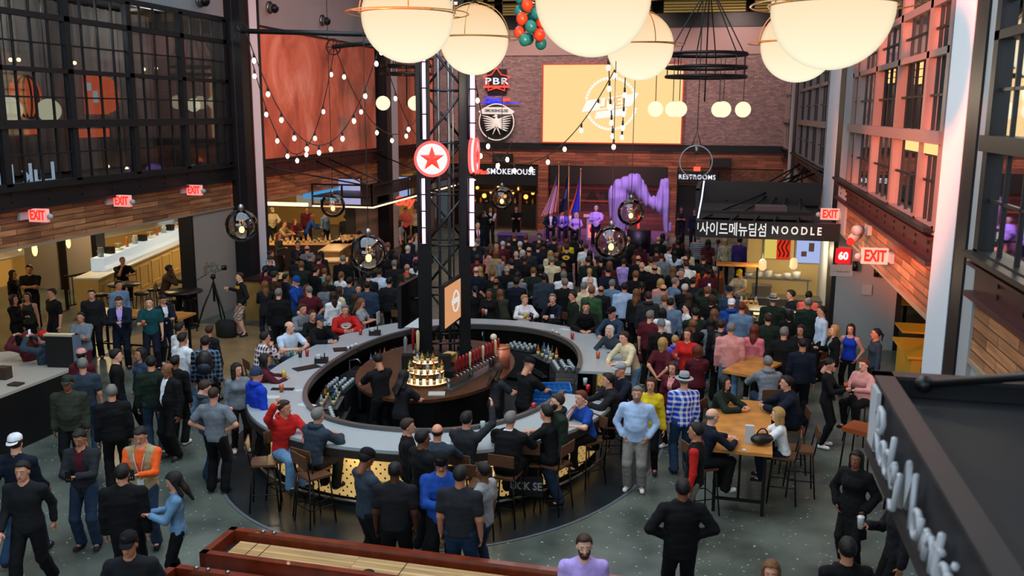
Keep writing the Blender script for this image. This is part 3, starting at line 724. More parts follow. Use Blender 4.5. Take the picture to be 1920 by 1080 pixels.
def beard_mesh():
    if 'beard' in HAIRC: return HAIRC['beard']
    V, F = surf_nets(lambda p: np.maximum(np.maximum(sun([ell(p, (0, .026, -.036), (.066, .07, .088)), ell(p, (0, .048, -.09), (.042, .04, .036))], .02), p[:, 2] + .035 + np.where(abs(p[:, 0]) > .045, -.03, .0)), -ell(p, (0, .1, -.055), (.022, .03, .008))), (-.09, -.04, -.16), (.09, .13, .03), .011)
    mb = MB(); mb.add(V, [tuple(q) for q in F], 0, True); HAIRC['beard'] = mb.mesh('beard', FAB('black')); return HAIRC['beard']
def hat_mesh(st):
    if 'hat' + st in HAIRC: return HAIRC['hat' + st]
    mb = MB(); c = (0, -.012, 0)
    if st == 'cap' or st == 'bcap':
        sgn = 1 if st == 'cap' else -1
        mb.lathe([(.093, .045), (.094, .075), (.085, .11), (.06, .135), (.025, .147), (.001, .148)], c, 18, 0, True, .93, 1.14)
        V = []
        for i in range(9):
            a = pi * i / 8; V.append((cos(a) * .074, sgn * (.07 + sin(a) * .02), .056)); V.append((cos(a) * .07, sgn * (.085 + sin(a) * .085), .042 - .01 * sin(a)))
        n = len(V); V2 = [(x, y, z - .008) for x, y, z in V]; F = []
        for i in range(8): F += [(2 * i, 2 * i + 1, 2 * i + 3, 2 * i + 2), (n + 2 * i, n + 2 * i + 2, n + 2 * i + 3, n + 2 * i + 1), (2 * i + 1, n + 2 * i + 1, n + 2 * i + 3, 2 * i + 3)]
        mb.add(V + V2, F, 0, True)
    elif st == 'hat':
        mb.lathe([(.165, .042), (.162, .048), (.1, .055), (.094, .06), (.09, .11), (.08, .15), (.045, .155), (.001, .143)], c, 22, 0, True, .93, 1.1)
        mb.lathe([(.101, .055), (.098, .082)], c, 22, 1, True, .93, 1.1)
    elif st == 'beanie':
        mb.lathe([(.09, .01), (.096, .015), (.096, .05), (.09, .09), (.07, .13), (.035, .152), (.001, .156)], c, 18, 0, True, .93, 1.12)
    HAIRC['hat' + st] = mb.mesh('hat', [FAB('black'), FAB('black')]); return HAIRC['hat' + st]

FC = dict(black='#0c0d10', navy='#0e1626', blue='#17408f', royal='#1438b0', denim='#26384f', ltdenim='#5f84a6', jean='#1f3550', grey='#4a4e54', ltgrey='#8d9298', dkgrey='#22252a', heather='#6b737c',
          white='#d9dde2', cream='#cfc3a0', tan='#9c8a68', khaki='#8a8068', red='#b4201c', maroon='#4c1420', pink='#d2707a', rose='#c98a86', salmon='#e2695c', yellow='#c9b01c', green='#2d4f34', olive='#2c3026', dkgreen='#16241c', teal='#0f4248',
          purple='#33235f', lav='#5c55b8', orange='#e05a20', brown='#3a2618', sky='#9db6d8', steel='#5d7896', ltblue='#b8cbe0', lilac='#b39be0', aqua='#5fa79a', slate='#2b3743', charcoal='#17181c', gold='#c98d1c', stone='#7c7a74')
def FAB(c, pat=None, c2=None):
    n = 'fabric_' + c + ('_' + pat + (c2 or '') if pat else '')
    if n in MATS: return MATS[n]
    if not pat: return mat(n, FC[c], .85, bump=.25, bscale=26, var=.18, vscale=9, spec=.25)
    m = mat(n, FC[c], .85, spec=.25); nt = m.node_tree; b = nt.nodes['Principled BSDF']; N = nt.nodes.new; L = nt.links.new
    tc = N('ShaderNodeTexCoord'); sp = N('ShaderNodeSeparateXYZ'); L(tc.outputs['Object'], sp.inputs[0])
    def wave(ax, fr, th):
        a = N('ShaderNodeMath'); a.operation = 'MULTIPLY'; a.inputs[1].default_value = fr
        if ax == 'H': 
            h = N('ShaderNodeMath'); h.operation = 'ADD'; L(sp.outputs['X'], h.inputs[0]); L(sp.outputs['Y'], h.inputs[1]); L(h.outputs[0], a.inputs[0])
        else: L(sp.outputs[ax], a.inputs[0])
        fr_ = N('ShaderNodeMath'); fr_.operation = 'FRACT'; L(a.outputs[0], fr_.inputs[0])
        g = N('ShaderNodeMath'); g.operation = 'LESS_THAN'; g.inputs[1].default_value = th; L(fr_.outputs[0], g.inputs[0]); return g.outputs[0]
    if pat == 'stripe': fac = wave('Z', 14, .45)
    else:
        k = {'plaid': 11, 'check': 22}[pat]; a1, a2 = wave('Z', k, .42), wave('H', k, .42); s = N('ShaderNodeMath'); s.operation = 'ADD'; L(a1, s.inputs[0]); L(a2, s.inputs[1])
        h = N('ShaderNodeMath'); h.operation = 'MULTIPLY'; h.inputs[1].default_value = .5; L(s.outputs[0], h.inputs[0]); fac = h.outputs[0]
    mx = N('ShaderNodeMix'); mx.data_type = 'RGBA'; mx.inputs['A'].default_value = hexc(FC[c]); mx.inputs['B'].default_value = hexc(FC[c2]); L(fac, mx.inputs['Factor'])
    L(mx.outputs['Result'], b.inputs['Base Color']); return m
SKIN = [mat('skin_' + str(i), c, .5, spec=.35) for i, c in enumerate(('#d9a58c', '#c98f74', '#b07a5c', '#7c4e36', '#4a2c1e'))]
M_EYE = mat('eye_white', '#8f877e', .3); M_BROW = mat('brow', '#20140e', .8); M_LIP = mat('lip', '#8c4440', .5); M_SOLE = mat('shoe_sole', '#a9a9a6', .7)
HAIRCOL = dict(k='#0b0908', n='#2e1c12', y='#a5824c', g='#6d6a66', w='#b9b5ac', r='#5f2513', d='#17100c', a='#6b4526')
HMAT = {k: mat('hair_' + k, c, .55, bump=.5, bscale=90, spec=.4) for k, c in HAIRCOL.items()}
def slot(o, i, m): o.material_slots[i].link = 'OBJECT'; o.material_slots[i].material = m
def part_of(me, name, root, m, mw=None):
    o = bpy.data.objects.new(name, me); COL.objects.link(o); o.parent = root
    if mw is not None: o.matrix_local = mw
    for i, mm in enumerate(m if isinstance(m, (list, tuple)) else [m]):
        if mm is not None: slot(o, i, mm)
    return o
# ------------------------------------------------------------------ signs, screens, posters
def lit_box(name, label, cat, a, b, m, group=None, frame=None):
    o = MB().box(a, b).build(name, m); tag(o, label, cat, group); return o
# banner posters on the left wall
def poster_mat():
    m = mat('banner_print', '#a0482e', .7); nt = m.node_tree; bs = nt.nodes['Principled BSDF']; N = nt.nodes.new; L = nt.links.new
    tc = N('ShaderNodeTexCoord'); mp = N('ShaderNodeMapping'); mp.inputs['Scale'].default_value = (1, .55, .35); mp.inputs['Rotation'].default_value = (.35, 0, 0); L(tc.outputs['Object'], mp.inputs[0])
    n = N('ShaderNodeTexNoise'); n.inputs['Scale'].default_value = 1.1; n.inputs['Detail'].default_value = 9; n.inputs['Roughness'].default_value = .62; n.inputs['Distortion'].default_value = .6; L(mp.outputs[0], n.inputs[0])
    cr = N('ShaderNodeValToRGB'); e = cr.color_ramp.elements; e[0].position = .3; e[0].color = hexc('#8a4438'); e[1].position = .75; e[1].color = hexc('#eab09a')
    x = cr.color_ramp.elements.new(.52); x.color = hexc('#cc7458'); L(n.outputs['Fac'], cr.inputs[0])
    w = N('ShaderNodeTexWave'); w.bands_direction = 'Y'; w.inputs['Scale'].default_value = 2.2; w.inputs['Distortion'].default_value = 3; L(mp.outputs[0], w.inputs[0])
    sp = N('ShaderNodeSeparateXYZ'); L(tc.outputs['Object'], sp.inputs[0])
    mr = N('ShaderNodeMapRange'); mr.inputs['From Min'].default_value = 7.0; mr.inputs['From Max'].default_value = 8.2; L(sp.outputs['Z'], mr.inputs['Value'])
    mx = N('ShaderNodeMix'); mx.data_type = 'RGBA'; mx.inputs['B'].default_value = hexc('#4a2a26'); L(cr.outputs[0], mx.inputs['A'])
    mm = N('ShaderNodeMath'); mm.operation = 'MULTIPLY'; L(mr.outputs[0], mm.inputs[0]); L(w.outputs['Fac'], mm.inputs[1]); L(mm.outputs[0], mx.inputs['Factor']); L(mx.outputs['Result'], bs.inputs['Base Color']); return m
for (a, b, lab) in ((26.85, 37.5, 'large weathered orange-red banner print on the left wall between two columns'), (39.4, 45.6, 'second orange-red banner print on the left wall, beyond the far column')):
    o = empty('banner', (-14.4, (a + b) / 2, 4.4), 0, lab, 'banner')
    MB().box((0, a - (a + b) / 2, 0), (.06, b - (a + b) / 2, 4.2)).build('print', poster_mat(), o)
    f = MB()
    for z in (-.02, 4.17): f.box((-.02, a - (a + b) / 2 - .05, z), (.1, b - (a + b) / 2 + .05, z + .07))
    for y in (a - (a + b) / 2 - .05, b - (a + b) / 2): f.box((-.02, y, 0), (.1, y + .06, 4.2))
    f.build('frame', M_BLACK, o)
# main LED screen on the back wall
s0 = aty(1020, 122, YB - .1); s1 = aty(1276, 269, YB - .1)
o = empty('led_screen', (s0.x, YB, s1.z), 0, 'huge glowing cream LED screen with white round logo on brick wall', 'screen')
x0, x1, z0, z1 = 0, s1.x - s0.x, 0, s0.z - s1.z
MB().box((x0, -.18, z0), (x1, -.02, z1)).build('display', emat('screen_cream', '#f6cf8e', 1.0), o)
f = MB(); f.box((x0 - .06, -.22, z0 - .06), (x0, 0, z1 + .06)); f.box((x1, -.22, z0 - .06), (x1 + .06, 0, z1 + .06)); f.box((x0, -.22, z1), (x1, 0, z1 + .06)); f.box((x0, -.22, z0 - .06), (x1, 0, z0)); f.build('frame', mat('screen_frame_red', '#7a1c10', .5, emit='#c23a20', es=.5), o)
lx, lz = (1147 - 1020) / 256 * x1, z1 * (1 - (195 - 122) / 147)
M_LOGO = emat('logo_white', '#f3efe6', 1.0)
g = MB()
for i in range(48):
    a0, a1 = 2 * pi * i / 48, 2 * pi * (i + .8) / 48
    if 23 <= i <= 26 or i >= 47 or i <= 2: continue
    g.quad(*[(lx + r * cos(a), -.2, lz + r * sin(a)) for r, a in ((1.17, a0), (1.17, a1), (1.3, a1), (1.3, a0))])
g.quad((lx - 1.45, -.2, lz - .42), (lx + 1.0, -.2, lz - .1), (lx + 1.35, -.2, lz + .52), (lx - 1.2, -.2, lz + .15)); g.quad((lx - .8, -.2, lz - .75), (lx + .7, -.2, lz - .55), (lx + .8, -.2, lz - .2), (lx - .7, -.2, lz - .4))
g.build('logo', M_LOGO, o)
textmesh('LIVE!', .62, .01, emat('logo_letters', '#f0c07a', 1.0), 'lettering', o, (lx - .02, -.215, lz + .03), (1, 0, .12), (-.12, 0, 1), bold=.02, shear=.2)
# signs on the brick
def sign_text(name, txt, pos, width, size, m, lab, cat='sign', bold=.01, box=None, **k):
    o = empty(name, pos, 0, lab, cat)
    textmesh(txt, size, .04, m, 'lettering', o, (0, -.06, 0), width=width, bold=bold, **k)
    if box: MB().box((-box[0], -.03, -box[1]), (box[0], .02, box[1])).build('backing', box[2], o)
    return o
M_NRED = emat('neon_red', '#ff4a38', 1.6); M_NWHT = emat('neon_white', '#f4f2ff', 1.0); M_NBLU = emat('neon_blue', '#3038ff', 1.8); M_NPINK = emat('neon_pink', '#ffb9e6', 3.2)
p = P(932, 153); o = sign_text('neon_sign', 'PBR', (p.x, YB - .05, p.z), 1.2, .46, M_NWHT, 'red and white neon PBR sign with star outline on brick wall', bold=.004, spacing=1.15)
g = MB(); st = []
for i in range(10): r = .72 if i % 2 == 0 else .42; a = pi / 2 + i * pi / 5; st.append((r * cos(a) * 1.0, -.1, r * sin(a) * .85 + .05))
g.tube(st, .03, 6, closed=True); g.box((-.66, -.09, -.3), (.66, -.05, -.2)); g.build('neon_tube', M_NRED, o)
MB().box((-.5, -.04, -.6), (.5, .04, .62)).build('backing', M_BLACK, o)
p = P(933, 187); o = sign_text('neon_sign', 'Coors', (p.x - .25, YB - .05, p.z), .85, .36, M_NBLU, 'small blue neon Coors script sign under the star sign', shear=.3)
textmesh('BAR', .2, .03, M_NRED, 'lettering', o, (.75, -.06, 0), bold=.01); MB().tube([(-.6, -.06, -.16), (1.4, -.06, -.16)], .02, 6).build('neon_tube', M_NBLU, o)
p = P(932, 229); o = empty('eagle_sign', (p.x, YB, p.z), 0, 'round black sign with white spread eagle above the smokehouse front', 'sign')
MB().tube([(0, -.12, 0), (0, 0, 0)], .92, 40).build('disc', M_BLACK, o)
g = MB(); g.torus((0, -.13, 0), .9, .03, 40, 6, 0, 'y')
for s in (1, -1):
    for i in range(7): g.tube([(s * .1, -.14, .12 - i * .06), (s * .45, -.14, .26 - i * .11), (s * (.82 - .04 * i), -.14, .34 - i * .13)], [.035, .03, .008], 5)
    g.tube([(s * .05, -.14, -.3), (s * .2, -.14, -.62)], [.04, .012], 5)
g.sphere((0, -.13, -.02), .13, 10, 8, 0, (1, .3, 2.0)); g.sphere((-.03, -.14, .3), .08, 10, 8, 0, (1, .3, 1)); g.tube([(-.1, -.14, .3), (-.2, -.14, .27)], [.03, .005], 5)
g.quad((-.95, -.14, .52), (-.75, -.14, .4), (.75, -.14, .4), (.95, -.14, .52), (.6, -.14, .74), (-.6, -.14, .74)); g.build('eagle', mat('sign_white', '#c8c6c2', .6, emit='#d8d4d0', es=.35), o)
textmesh('SMOKEHOUSE', .2, .01, M_BLACK, 'lettering', o, (0, -.155, .57), width=1.2, bold=.004)
p = P(948, 326); o = empty('smokehouse_sign', (p.x, YB - .1, p.z), 0, 'black fascia sign reading SMOKEHOUSE in white letters', 'sign')
MB().box((-2.1, -.1, -.55), (1.85, .05, .42)).build('fascia', M_BLACK, o)
textmesh('SMOKEHOUSE', .4, .05, M_NWHT, 'lettering', o, (.33, -.13, .12), width=2.5, bold=.002, spacing=1.12); textmesh('Guy Fieri', .3, .04, M_NRED, 'script', o, (-1.42, -.13, .08), width=1.0, bold=.02, shear=.3)
p = P(1307, 332); o = sign_text('restrooms_sign', 'RESTROOMS', (p.x, YB - .12, p.z), 1.75, .32, M_NWHT, 'black sign reading RESTROOMS in white letters beside the stage', bold=.001, spacing=1.1, box=(1.0, .3, M_BLACK))
p = P(1307, 317); tag(MB().box((p.x - .16, YB - .2, p.z - .09), (p.x + .16, YB - .1, p.z + .12)).build('exit_sign', emat('exit_red_glow', '#ff5a44', 1.5)), 'small glowing red exit sign above the RESTROOMS sign', 'sign')
for x, lab in ((945, 'black loudspeaker box on the wood band above the smokehouse sign'), (1352, 'black loudspeaker box on the wood band right of the RESTROOMS sign')):
    p = P(x, 296 if x < 1000 else 305); o = empty('loudspeaker', (p.x, YB - .3, p.z), 0, lab, 'speaker'); MB().box((-.5, -.15, -.22), (.5, .2, .22)).build('cabinet', M_BLACK, o); MB().box((-.45, -.17, -.18), (.45, -.15, .18)).build('grille', mat('grille', '#1b1b1f', .9), o)
# exit signs along the wood bands
M_EXB = mat('exit_case', '#9ea3a6', .5); M_EXR = emat('exit_red', '#ff2a20', 1.7); M_EXP = mat('exit_plate', '#d8b0aa', .5, emit='#ff8a80', es=.5)
def exit_sign(px, py, X, lab, s=1.0):
    p = atx(px, py, X); d = 1 if X < 0 else -1
    o = empty('exit_sign', (X, p.y, p.z), 0, lab, 'sign', None)
    L_ = .3 * s; H = .14 * s
    MB().box((-.02 * d, -L_, -H * .6), (.06 * d, L_, H * .6)).build('mounting', M_EXB, o)
    # faces the camera end of the hall
    MB().box((.06 * d, -.05, -H), (.5 * d, .05, H)).build('case', M_EXP, o)
    for sg in (-1, 1): textmesh('EXIT', .28 * s, .012, M_EXR, 'lettering', o, (.28 * d, .056 * sg, 0), (-sg, 0, 0), bold=.008, width=.36)
    for sg in (-1, 1): MB().sphere((.28 * d + .27 * sg, 0, -.02), .065, 10, 6).build('emergency_lamp', M_EXB, o)
    return o
for a in ((52, 403, XL, 'lit red EXIT sign, nearest to the camera on the left wood band'), (211, 376, XL, 'lit red EXIT sign, middle one on the left wood band'), (348, 356, XL, 'lit red EXIT sign, farthest on the left wood band beside the column'),
          (1671, 481, XR, 'large lit red EXIT sign, nearest on the right wood band'), (1578, 402, XR, 'lit red EXIT sign on the right wood band beside the far column')): exit_sign(*a)
p = atx(1632, 430, XR); o = empty('emergency_light', (XR, p.y, p.z), 0, 'twin-head emergency light with red glow between two EXIT signs', 'lamp')
MB().box((-.08, -.2, -.1), (0, .2, .1)).build('case', M_EXB, o); MB().tube([(-.2, .1, -.1), (-.34, 0, -.22)], .1, 12).build('lamp_head', M_EXB, o); MB().tube([(-.2, -.2, 0), (-.34, -.3, 0)], .1, 12).build('lamp_head', M_EXB, o); MB().sphere((-.36, .0, -.26), .08).build('bulb', M_EXR, o)
# items on the pale pier under the right band (it faces down the hall)
PY = 24.6
def pier(px, py): return aty(px, py, PY)
p = pier(1580, 480); o = empty('number_sign', (p.x, PY, p.z), 0, 'small red lit sign with white number 60 on the pale right pier', 'sign')
MB().box((-.18, -.1, -.18), (.18, 0, .2)).build('case', mat('sign_red', '#a01016', .4, emit='#ff1420', es=.6), o); textmesh('60', .26, .01, emat('sign_num', '#ffd8d0', 2), 'lettering', o, (0, -.11, .01), width=.24, bold=.01)
p = pier(1578, 507); o = empty('notice_board', (p.x, PY, p.z), 0, 'white notice board with small arrow below the red number sign', 'sign')
MB().box((-.28, -.03, -.15), (.28, 0, .15)).build('board', mat('board_white', '#a8a8aa', .5), o); textmesh('< THIS WAY', .06, .004, M_BLACK, 'lettering', o, (0, -.035, -.03), width=.4)
p = pier(1625, 543); tag(MB().box((p.x - .12, PY - .05, p.z - .13), (p.x + .12, PY, p.z + .13)).build('control_panel', M_EXB), 'small grey control panel on the pale right pier', 'panel')
for px_, py_, lab in ((1602, 497, 'black sconce beside the notice board on the right pier'), (1642, 508, 'black sconce by the edge of the right wood band')):
    p = pier(px_, py_); o = empty('sconce', (p.x, PY, p.z), 0, lab, 'lamp'); MB().tube([(0, -.16, -.12), (0, -.16, .12)], .07, 12).build('shade', M_BLACK, o); MB().box((-.03, -.12, -.03), (.03, 0, .03)).build('bracket', M_BLACK, o)
# lit things behind the left glass; the orange ones are added shapes for reflections
def gp(px, py, X=-16.0): return atx(px, py, X)
M_ORL = emat('added_orange_lit_print', '#ff6a3c', .95)
c0 = gp(45, 182); r = .5; g = MB(); o = empty('round_wall_light', tuple(c0), 0, 'round orange ribbed wall light behind the left window glass', 'lamp')  # added glowing disc, stands in for a reflection
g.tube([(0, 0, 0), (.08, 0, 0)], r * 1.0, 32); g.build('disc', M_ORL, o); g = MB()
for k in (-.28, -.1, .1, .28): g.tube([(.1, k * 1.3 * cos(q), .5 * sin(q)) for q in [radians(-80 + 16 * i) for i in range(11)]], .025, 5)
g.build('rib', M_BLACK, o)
c0 = gp(183, 178); o = empty('added_orange_screen', tuple(c0), 0, 'added square orange screen with round motif behind the left window glass', 'screen')  # added glowing panel, stands in for a reflection
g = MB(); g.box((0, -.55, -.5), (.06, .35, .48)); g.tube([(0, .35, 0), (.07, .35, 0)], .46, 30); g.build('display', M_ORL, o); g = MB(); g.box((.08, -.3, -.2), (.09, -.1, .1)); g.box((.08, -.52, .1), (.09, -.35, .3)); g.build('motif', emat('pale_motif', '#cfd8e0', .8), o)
g = MB(); c0 = gp(177, 250); g.box((c0.x, c0.y - .75, c0.z - .1), (c0.x + .05, c0.y + .55, c0.z + .12)); tag(g.build('light_strip', M_ORL), 'long orange light strip behind the left window glass', 'light')  # added glowing strip, stands in for a reflection
g = MB(); c0 = gp(60, 247); g.box((c0.x, c0.y - .25, c0.z - .06), (c0.x + .05, c0.y + .2, c0.z + .06)); tag(g.build('light_strip', M_ORL), 'added short orange light strip behind the left window glass', 'light')  # added glowing strip, stands in for a reflection
M_GLOBE = emat('globe_glow', '#fff1c8', 1.05)
for px_, py_, r, lab in ((363, 197, .2, 'small cream globe lamp hanging behind the left window glass'), (18, 205, .27, 'cream globe lamp low behind the leftmost panes'), (92, 207, .27, 'cream globe lamp behind glass, right of the added round orange light')):
    c0 = gp(px_, py_, -15.4); o = empty('globe_lamp', tuple(c0), 0, lab, 'lamp'); MB().sphere((0, 0, 0), r, 20, 14).build('globe', M_GLOBE, o); MB().tube([(0, 0, r), (0, 0, 8.8 - c0.z)], .012, 5).build('cable', M_BLACK, o)
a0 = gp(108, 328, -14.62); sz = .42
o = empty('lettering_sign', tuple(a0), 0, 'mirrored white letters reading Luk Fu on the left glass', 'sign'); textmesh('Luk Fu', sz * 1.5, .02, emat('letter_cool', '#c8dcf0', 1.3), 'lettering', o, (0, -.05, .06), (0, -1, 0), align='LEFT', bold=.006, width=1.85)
for px_, py_ in ((147, 312), (202, 312), (238, 316), (20, 112), (35, 112), (140, 118), (248, 122), (270, 130), (293, 128)):
    c0 = gp(px_, py_, -16.4); o = empty('filament_bulb', tuple(c0), 0, 'small lit filament bulb hanging in the room behind the left windows', 'lamp', 'filament bulbs behind the left glass'); MB().sphere((0, 0, 0), .05, 8, 6).build('bulb', emat('bulb_warm', '#ffdca0', 6), o); MB().tube([(0, 0, .04), (0, 0, 8.8 - c0.z)], .008, 4).build('cable', M_BLACK, o)
# lit things behind the right glass
for px_, py_, w_, h_, lab in ((1672, 140, .6, .35, 'bright orange menu light in the right upstairs window, left one'), (1727, 135, .95, .42, 'bright orange grid light panel in the right upstairs window'), (1780, 130, .7, .35, 'bright orange light panel in the rightmost upstairs pane')):
    p = atx(px_, py_, 3.55); o = empty('lit_grid_panel', tuple(p), 0, lab, 'light'); g = MB(); n = 4
    for i in range(n):
        for j in range(3): g.box((-.02, (-.5 + i / n) * w_, (-.5 + j / 3) * h_), (.02, (-.5 + (i + .85) / n) * w_, (-.5 + (j + .8) / 3) * h_))
    g.build('cells', emat('hot_orange', '#ffb070', 1.6), o); MB().box((.03, -w_ * .55, -h_ * .6), (.05, w_ * .55, h_ * .6)).build('backing', M_BLACK, o)
p = atx(1740, 274, 3.0); g = MB(); o = empty('ledge_light', tuple(p), 0, 'row of bright orange lit cells below the right window sill', 'light')
for i in range(10): g.box((0, -1.5 + i * .33, -.11), (.02, -1.25 + i * .33, .1))
g.build('cells', emat('hot_orange', '#ffb070', 1.6), o); MB().box((.02, -1.6, -.14), (.035, 1.85, .13)).build('backing', M_BLACK, o)
p = atx(1622, 342, 3.2); o = empty('glass_sign', tuple(p), 0, 'small white lettered sign seen through the right windows', 'sign'); textmesh('LIVE BAR', .2, .02, M_NWHT, 'lettering', o, (0, 0, 0), (0, -1, 0), width=2.2)
for px_, py_, w_, h_ in ((1708, 352, .05, .3), (1741, 360, .05, .28), (1754, 358, .3, .06), (1757, 372, .2, .1)):
    p = atx(px_, py_, 3.5); tag(MB().box((p.x, p.y - w_ / 2, p.z - h_ / 2), (p.x + .03, p.y + w_ / 2, p.z + h_ / 2)).build('small_light', M_NWHT), 'small white light behind the lower right window panes', 'light', 'small lights behind the right glass')
# ------------------------------------------------------------------ lamps
M_BRASS = mat('brass', '#a8793c', .35, .7)
def big_globe_mat():
    m = mat('big_globe_glow', '#e8dcc0', .5); nt = m.node_tree; N = nt.nodes.new; L = nt.links.new; nt.nodes.remove(nt.nodes['Principled BSDF'])
    e = N('ShaderNodeEmission'); tc = N('ShaderNodeTexCoord'); sp = N('ShaderNodeSeparateXYZ'); L(tc.outputs['Object'], sp.inputs[0])
    mr = N('ShaderNodeMapRange'); mr.inputs['From Min'].default_value = -.6; mr.inputs['From Max'].default_value = .5; L(sp.outputs['Z'], mr.inputs['Value'])
    cr = N('ShaderNodeValToRGB'); cr.color_ramp.elements[0].color = hexc('#fdf6d6'); cr.color_ramp.elements[1].color = hexc('#f2c898'); L(mr.outputs[0], cr.inputs[0]); L(cr.outputs[0], e.inputs[0])
    lw = N('ShaderNodeLayerWeight'); lw.inputs[0].default_value = .25; m2 = N('ShaderNodeMapRange'); m2.inputs['From Min'].default_value = .35; m2.inputs['From Max'].default_value = 1; m2.inputs['To Min'].default_value = .95; m2.inputs['To Max'].default_value = .55
    L(lw.outputs['Facing'], m2.inputs['Value']); L(m2.outputs[0], e.inputs[1]); L(e.outputs[0], nt.nodes['Material Output'].inputs[0]); return m
M_BG = big_globe_mat()
for px_, cy, rpx, ang, lab in ((764, 30, 82, 20, 'huge cream globe lamp in a brass ring frame, leftmost of the row'), (889, 75, 62, 0, 'large cream globe lamp just right of the leftmost huge globe'), (1112, -4, 103, 10, 'biggest cream globe lamp, cut off by the top edge at the centre'),
                           (1200, 87, 60, 30, 'cream globe lamp in front of the LED screen, lower right of the biggest globe'), (1561, 16, 102, 25, 'huge cream globe lamp near the right windows'), (1497, 84, 64, 0, 'cream globe lamp tucked behind the rightmost huge globe')):
    D = FPX * .6 / rpx; d = ray(px_, cy).normalized(); c = CAMP + d * (D * 1.0)
    o = empty('globe_pendant', tuple(c), radians(ang), lab, 'lamp', None)
    MB().sphere((0, 0, 0), .6, 40, 26).build('globe', M_BG, o)
    f = MB(); f.torus((0, 0, .03), .625, .011, 48, 6)
    for k in range(4):
        a = pi / 2 * k; f.tube([(.625 * cos(a) * cos(t), .625 * sin(a) * cos(t), .03 + .61 * sin(t)) for t in [pi / 2 * i / 10 * .93 for i in range(11)]], .009, 5)
    f.torus((0, 0, .6), .07, .012, 14, 5); f.torus((.0, .0, .03), .80, .008, 48, 5)
    for k in range(4): a = pi / 2 * k + .4; f.bar((.62 * cos(a), .62 * sin(a), .03), (.8 * cos(a), .8 * sin(a), .03), .01)
    f.build('ring_frame', M_BRASS, o)
    MB().tube([(0, 0, .6), (0, 0, 13.0 - c.z)], .012, 6).build('cable', M_BLACK, o)
    MB().tube([(0, 0, .6), (0, 0, .75)], .04, 10).build('fitting', M_BLACK, o)
    point('globe_glow', tuple(c - Vector((0, 0, .75))), 60, (1, .82, .6), .3)
# ring chandeliers
M_SG = emat('small_globe_glow', '#ffe6c0', 1.15)
def chandelier(px_, ytop, ys, hw, D, globes, gy, gr, lab, hub):
    c = CAMP + ray(px_, ys[0]).normalized() * D; o = empty('ring_chandelier', tuple(c), 0, lab, 'chandelier'); k = D / FPX
    f = MB()
    for y in ys:
        z = -(y - ys[0]) * k; R_ = hw * k; f.torus((0, 0, z), R_, .05, 40, 6); f.torus((0, 0, z), R_ * .8, .025, 32, 5)
    f.build('ring', M_BLACK, o); f = MB()
    for i in range(6): a = 2 * pi * i / 6 + .3; f.tube([(hw * k * cos(a), hw * k * sin(a), -(ys[-1] - ys[0]) * k), (hw * k * cos(a), hw * k * sin(a), 0), (0, 0, hub)], .018, 5)
    f.tube([(0, 0, -1.3), (0, 0, 13 - c.z)], .022, 6); f.build('suspension', M_BLACK, o)
    for i, gx in enumerate(globes):
        x = (gx - px_) * k; y = (1 if i % 2 else -1) * math.sqrt(max(0, (hw * k) ** 2 - x * x)) * .6; z = -(gy - ys[0]) * k
        g = MB().sphere((x, y, z), gr * k, 18, 12).build('globe', M_SG, o); MB().tube([(x, y, z + gr * k), (x, y, 0)], .012, 5).build('cable', M_BLACK, g)
    return o
chandelier(1325, 95, (102, 125, 141), 70, 27, (1238, 1268, 1282, 1351, 1358, 1393), 198, 14, 'black ring chandelier with small white globes before the brick wall', 1.9)
chandelier(762, 118, (124, 138), 45, 32, (718, 768, 786), 190, 13, 'black ring chandelier with small globes left of the tower', 2)
# smoky glass pendants
M_SMOKE = glassmat('smoky_glass', '#e0d0c0', .05, .03, 1.28)
for px_, py_, rpx, D, lab in ((453, 423, 29, 17.5, 'smoky glass ball pendant beside the left column'), (624, 385, 22.5, 23, 'small smoky glass ball pendant in front of the left food counter'), (691, 475, 35.5, 15.5, 'largest smoky glass ball pendant, over the left crowd'),
                              (941, 372, 22, 24, 'smoky glass ball pendant in front of the smokehouse entrance'), (1183, 398, 25, 21, 'smoky glass ball pendant in front of the draped shape'), (1146, 455, 31.5, 17, 'smoky glass ball pendant hanging low before the stage')):
    c = CAMP + ray(px_, py_).normalized() * D; r = rpx * D / FPX
    o = empty('glass_pendant', tuple(c), 0, lab, 'lamp')
    MB().sphere((0, 0, 0), r, 32, 22).build('glass_ball', M_SMOKE, o)
    MB().lathe([(.045, r - .02), (.05, r + .06), (.015, r + .1)], n=12).build('fitting', M_CHROME, o)
    b_ = MB().sphere((0, 0, -r * .25), r * .16, 10, 8, 0, (1, 1, 1.3)).build('bulb', emat('pendant_bulb', '#ffb060', 9), o); MB().tube([(0, 0, -r * .1), (0, 0, r)], .012, 5).build('stem', M_BLACK, b_)
    MB().tube([(0, 0, r + .1), (0, 0, 13 - c.z)], .008, 5).build('cable', M_BLACK, o)
